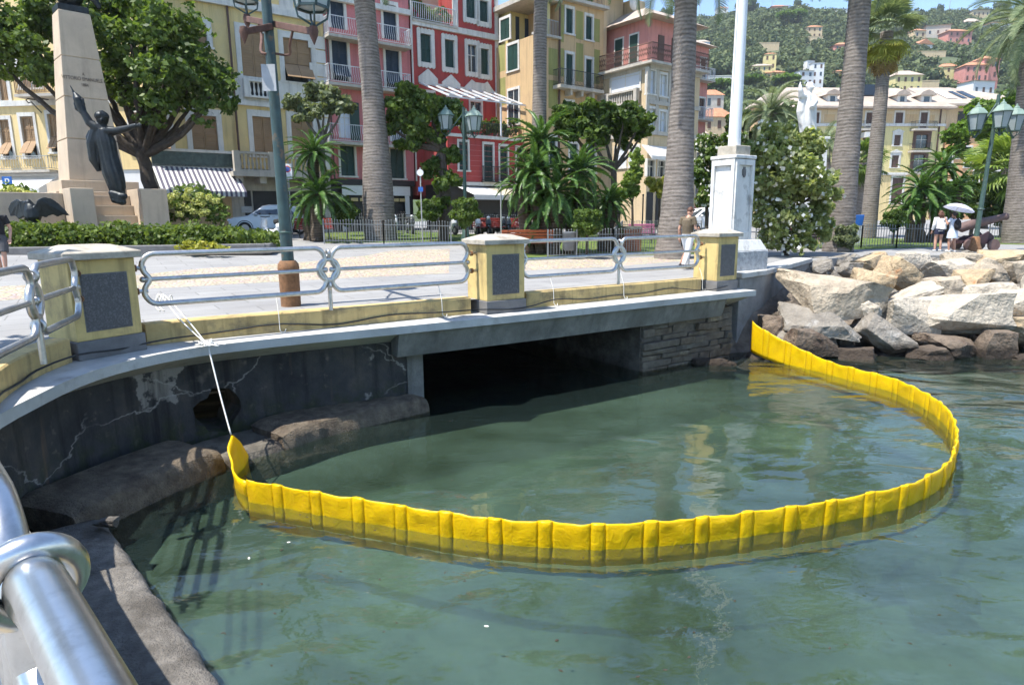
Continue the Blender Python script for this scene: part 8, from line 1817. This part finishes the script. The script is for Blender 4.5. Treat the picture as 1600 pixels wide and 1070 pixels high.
def person(label, loc, rz, H, J, cl, vox=.013):
    """J: joint positions for a 1.75 m figure facing -Y, x to the person's left = +x; cl: clothing"""
    t = thing('person', label, 'person', loc, rz); k = H / 1.75; V3 = lambda a: Vector(a) * k
    j = {n: V3(v) for n, v in J.items()}; m = MB(); sk = cl['skin']
    # body: one continuous figure grown from overlapping tapered limbs
    m.tube([j['hip'] + Vector((0, 0, -.04 * k)), j['hip'] + Vector((0, 0, .1 * k)), j['chest'], j['neck']], [x * k for x in (.145, .135, .15, .062)], 14)
    m.ell((j['hip'] + j['chest']) / 2, (.15 * k, .105 * k, .26 * k)); m.tube([j['neck'] - Vector((0, 0, .06 * k)), j['neck'], j['head'] - Vector((0, 0, .06 * k))], [.065 * k, .055 * k, .055 * k], 10)
    hd = j['head']; f = Matrix.Rotation(cl.get('head_yaw', 0), 3, 'Z') @ Matrix.Rotation(cl.get('nod', 0), 3, 'X'); Hh = lambda x, y, z: hd + f @ Vector((x * k, y * k, z * k))
    m.ell(hd, (.078 * k, .096 * k, .118 * k), 14, 10, f); m.ell(Hh(0, -.03, -.06), (.058 * k, .065 * k, .065 * k), 12, 8, f); m.tube([Hh(0, -.088, .02), Hh(0, -.115, -.022)], [.011 * k, .017 * k], 6); m.ell(Hh(0, -.094, -.055), (.028 * k, .012 * k, .011 * k), 8, 6, f)
    for s in (-1, 1):
        m.ell(Hh(s * .08, .005, -.005), (.012 * k, .024 * k, .034 * k), 8, 6, f); m.ell(Hh(s * .034, -.085, .012), (.018 * k, .012 * k, .010 * k), 8, 6, f)
        e = 'l' if s > 0 else 'r'; sh, el, wr = j['sh' + e], j['el' + e], j['wr' + e]
        m.tube([j['chest'] + Vector((s * .06 * k, 0, .1 * k)), sh, sh.lerp(el, .5), el, el.lerp(wr, .4), wr], [x * k for x in (.07, .062, .047, .04, .04, .026)], 10)
        d = (wr - el).normalized(); pm = wr + d * .05 * k; m.tube([wr, pm, wr + d * .09 * k], [.024 * k, .036 * k, .034 * k], 8)
        sd_ = d.cross(Vector((0, 1, 0))); sd_ = sd_.normalized() if sd_.length > .1 else Vector((1, 0, 0)); bend = Vector((0, -.02 * k, 0))
        for q in range(4): a = wr + d * .085 * k + sd_ * (q - 1.5) * .017 * k; m.tube([a, a + d * (.04 - .004 * abs(q - 1.3)) * k + bend * .4, a + d * (.072 - .008 * abs(q - 1.3)) * k + bend * 1.3], [.0095 * k, .009 * k, .007 * k], 6)
        a = wr + d * .03 * k - sd_ * .03 * k * s; m.tube([a, a + d * .035 * k - sd_ * .022 * k * s + bend, a + d * .062 * k - sd_ * .022 * k * s + bend], [.012 * k, .010 * k, .008 * k], 6)
        hp, kn, an = j['hip'] + Vector((s * .085 * k, 0, -.02 * k)), j['kn' + e], j['an' + e]
        m.tube([hp, hp.lerp(kn, .5), kn, kn.lerp(an, .35), an], [x * k for x in (.095, .078, .056, .056, .036)], 12); fd = Vector((0, -1, 0)); m.tube([an + Vector((0, .04 * k, -.045 * k)), an + Vector((0, -.06 * k, -.05 * k)), an + Vector((0, -.16 * k, -.06 * k))], [.036 * k, .038 * k, .028 * k], 8)
    remesh(m.build('body', sk, t), vox * .8, 2)
    for s in (-1, 1): MB().ell(Hh(s * .034, -.094, .012), (.010 * k, .008 * k, .007 * k), 8, 6, f).build('eye', 'hair_dark', t, smooth=True)
    # hair
    h = MB(); h.ell(Hh(0, .018, .03), (.088 * k, .100 * k, .108 * k), 14, 10, f); h.ell(Hh(0, -.05, .085), (.065 * k, .05 * k, .04 * k), 10, 8, f)
    if cl.get('long'):
        for q in range(7): a = -.06 + .02 * q; h.tube([Hh(a, .06, .04), Hh(a * 1.3, .10, -.06), Hh(a * 1.2, .10, -.19 - .02 * (q % 2))], [.035 * k, .04 * k, .018 * k], 7)
    if cl.get('bun'): h.ell(Hh(0, .12, .05), .055 * k, 10, 8)
    remesh(h.build('hair', cl['hair'], t), .010, 1)
    # shirt with sleeves
    c = MB(); g = .018 * k
    c.tube([j['hip'] + Vector((0, 0, cl.get('hem', -.02) * k)), j['hip'] + Vector((0, 0, .1 * k)), j['chest'] - Vector((0, 0, .06 * k)), j['chest'] + Vector((0, 0, .07 * k)), j['neck'] - Vector((0, 0, .045 * k))], [x * k for x in (.158, .15, .165, .155, .07)], 14); c.ell((j['hip'] + j['chest']) / 2 + Vector((0, 0, .02)), (.165 * k, .12 * k, .27 * k))
    for s, e in ((1, 'l'), (-1, 'r')):
        sh, el, wr = j['sh' + e], j['el' + e], j['wr' + e]; ends = [j['chest'] + Vector((s * .06 * k, 0, .1 * k)), sh, sh.lerp(el, cl.get('sleeve', .6))]
        if cl.get('sleeve', .6) > 1: ends = ends[:2] + [el, el.lerp(wr, .85)]
        c.tube(ends, [.085 * k, .078 * k, .066 * k] if len(ends) == 3 else [.085 * k, .08 * k, .062 * k, .05 * k], 10)
    o = remesh(c.build('shirt', cl['shirt'], t), vox, 2)
    # trousers, shorts or skirt
    c = MB(); hz = j['hip']
    if cl['legs'] == 'skirt': c.lathe([(.15 * k, .06 * k), (.19 * k, -.08 * k), (.215 * k, -.32 * k)], 16, hz)
    else:
        c.tube([hz + Vector((0, 0, .07 * k)), hz, hz - Vector((0, 0, .06 * k))], [.15 * k, .165 * k, .15 * k], 14)
        for s, e in ((1, 'l'), (-1, 'r')):
            hp, kn, an = hz + Vector((s * .085 * k, 0, -.02 * k)), j['kn' + e], j['an' + e]
            if cl['legs'] == 'long': c.tube([hp, hp.lerp(kn, .5), kn, kn.lerp(an, .5), an + Vector((0, 0, .01))], [x * k for x in (.112, .1, .078, .074, .066)], 12)
            elif cl['legs'] == 'knee': c.tube([hp, hp.lerp(kn, .5), kn + Vector((0, 0, .02 * k))], [x * k for x in (.115, .115, .105)], 12)
            else: c.tube([hp, hp.lerp(kn, .42)], [x * k for x in (.115, .118)], 12)
    remesh(c.build('skirt' if cl['legs'] == 'skirt' else 'trousers', cl['legm'], t), vox, 1)
    for e in 'lr':
        an = j['an' + e]; c = MB(); c.tube([an + Vector((0, .055 * k, -.05 * k)), an + Vector((0, -.03 * k, -.042 * k)), an + Vector((0, -.12 * k, -.055 * k)), an + Vector((0, -.19 * k, -.065 * k))], [.042 * k, .05 * k, .046 * k, .022 * k], 10); remesh(c.build('shoe', cl['shoe'], t), .012, 1)
    return t, j, Hh
BASE = dict(hip=(0, 0, .92), chest=(0, 0, 1.27), neck=(0, -.01, 1.46), head=(0, -.03, 1.60), shl=(.19, 0, 1.40), shr=(-.19, 0, 1.40), ell=(.25, .03, 1.12), elr=(-.25, .03, 1.12), wrl=(.26, -.05, .88), wrr=(-.26, -.05, .88), knl=(.1, -.02, .50), knr=(-.1, -.02, .50), anl=(.11, .02, .09), anr=(-.11, .02, .09))
def P_(**k): d = dict(BASE); d.update(k); return d
pm = ong(1072, 421)
# man walking away to the right, looking down at the phone in his hands
t, j, Hh = person('man in olive T shirt and white trousers looking down at his phone', pm, R(128), 1.80, P_(head=(0, -.085, 1.585), neck=(0, -.03, 1.46), elr=(-.25, -.02, 1.13), wrr=(-.16, -.24, 1.12), ell=(.24, .06, 1.12), wrl=(.27, .0, .88), knl=(.09, -.12, .52), anl=(.09, -.16, .09), knr=(-.09, .06, .50), anr=(-.09, .24, .13)), dict(skin='skin', hair='hair_brown', shirt='cloth_olive', legs='long', legm='cloth_white', shoe='shoe_dark', nod=.55, sleeve=.62), .012)
MB().obox(j['wrr'] + Vector((.03, -.09, .03)), (.038, 0, 0), (0, .045, .06), (0, .005, -.004)).build('phone', 'phone', t)
pm2 = pm + Vector((.12, .62, 0))
person('person in dark shorts walking beyond the man, almost hidden by him', pm2, R(120), 1.55, P_(knl=(.09, -.1, .52), anl=(.09, -.1, .09), knr=(-.09, .08, .5), anr=(-.09, .28, .16)), dict(skin='skin_tan', hair='hair_brown', shirt='cloth_grey', legs='short', legm='cloth_black', shoe='shoe_dark'), .012)
pl = ong(6, 428)
person('person in black T shirt and dark shorts walking at the left edge', pl, R(20), 1.76, P_(knl=(.1, -.1, .52), anl=(.1, -.14, .09), knr=(-.1, .05, .5), anr=(-.1, .2, .12), elr=(-.26, .06, 1.13), ell=(.26, .06, 1.13)), dict(skin='skin', hair='hair_dark', shirt='cloth_black', legs='knee', legm='cloth_grey', shoe='shoe_dark', hem=-.08), .012)
w1 = ong(1464, 393)
t, j, Hh = person('woman with brown hair, white top and navy shorts seen from behind', w1, R(172), 1.68, P_(elr=(-.24, -.02, 1.13), wrr=(-.20, -.18, .98)), dict(skin='skin', hair='hair_brown', shirt='cloth_white', legs='short', legm='cloth_navy', shoe='shoe_white', long=True, sleeve=1.2, hem=-.06), .014)
b = MB(); b.tube([j['hip'] + Vector((-.05, .17, .02)), j['hip'] + Vector((-.05, .18, .28))], [.13, .10], 10); remesh(b.build('white_bag', 'cloth_white', t), .02, 2)
w2 = ong(1485, 394)
t, j, Hh = person('dark haired woman in pale dress with black backpack', w2, R(190), 1.62, P_(ell=(.26, -.05, 1.18), wrl=(.25, -.16, 1.38), knl=(.1, -.04, .5), anl=(.1, .0, .09), knr=(-.12, .0, .5), anr=(-.14, .06, .09)), dict(skin='skin_tan', hair='hair_dark', shirt='cloth_pale_blue', legs='skirt', legm='cloth_pale_blue', shoe='shoe_white', bun=True, sleeve=.5), .014)
b = MB(); b.ell(j['chest'] + Vector((0, .19, -.08)), (.155, .10, .23)); b.ell(j['chest'] + Vector((0, .26, -.16)), (.11, .06, .11)); b.tube([j['shr'] + Vector((.08, 0, .02)), j['shr'] + Vector((.08, .12, .06))], .03, 6); b.tube([j['shl'] + Vector((-.08, 0, .02)), j['shl'] + Vector((-.08, .12, .06))], .03, 6); remesh(b.build('backpack', 'cloth_black', t), .018, 1)
def parasol():
    w = ong(1485, 394); Y = w.y - .1; hand = w + Vector((-.1, .15, 1.32)); t = thing('sun_umbrella', 'pale lilac sun umbrella held by the dark haired woman', 'umbrella', hand); top = ony(1499, 325, Y) - hand; tilt = Matrix.Rotation(R(16), 3, 'Y')
    c = MB(); N = 8; rings = [(.0, .16), (.22, .13), (.42, .05), (.56, -.06)]; o0 = len(c.v)
    for r_, z in rings:
        for q in range(N * 2): a = math.pi * q / N; rr = r_ * (1 if q % 2 == 0 else .95); c.v.append(tuple(top + tilt @ Vector((rr * math.cos(a), rr * math.sin(a), z))))
    n = N * 2
    for i in range(3):
        for q in range(n): c.f.append([i * n + q, i * n + (q + 1) % n, (i + 1) * n + (q + 1) % n, (i + 1) * n + q])
    c.build('canopy', 'umbrella_cloth', t, smooth=True); MB().tube([Vector((0, 0, -.06)), top + tilt @ Vector((0, 0, .2))], .008, 6).build('shaft', 'iron_grey', t)
    for q in range(8): a = math.pi / 4 * q; MB().tube([top + tilt @ Vector((0, 0, .14)), top + tilt @ Vector((.56 * math.cos(a), .56 * math.sin(a), -.07))], .004, 4).build('rib', 'iron_grey', t)
parasol()
# ================================================================== air: thin haze between the quay and the far hill
def haze():
    t = NT('haze'); nt = t.t; nt.nodes.remove(t.b); v = t.n('VolumePrincipled'); v.inputs['Color'].default_value = (.86, .93, 1, 1); v.inputs['Density'].default_value = .0002; v.inputs['Anisotropy'].default_value = .25
    t.l(v.outputs[0], t.out.inputs['Volume']); MAT['haze'] = t.m
    o = MB().box(-700, 1100, -120, 830, -8, 260).build('haze', 'haze'); tag(o, 'thin bluish summer haze over the bay and hillside', 'haze', None, 'stuff')
haze()
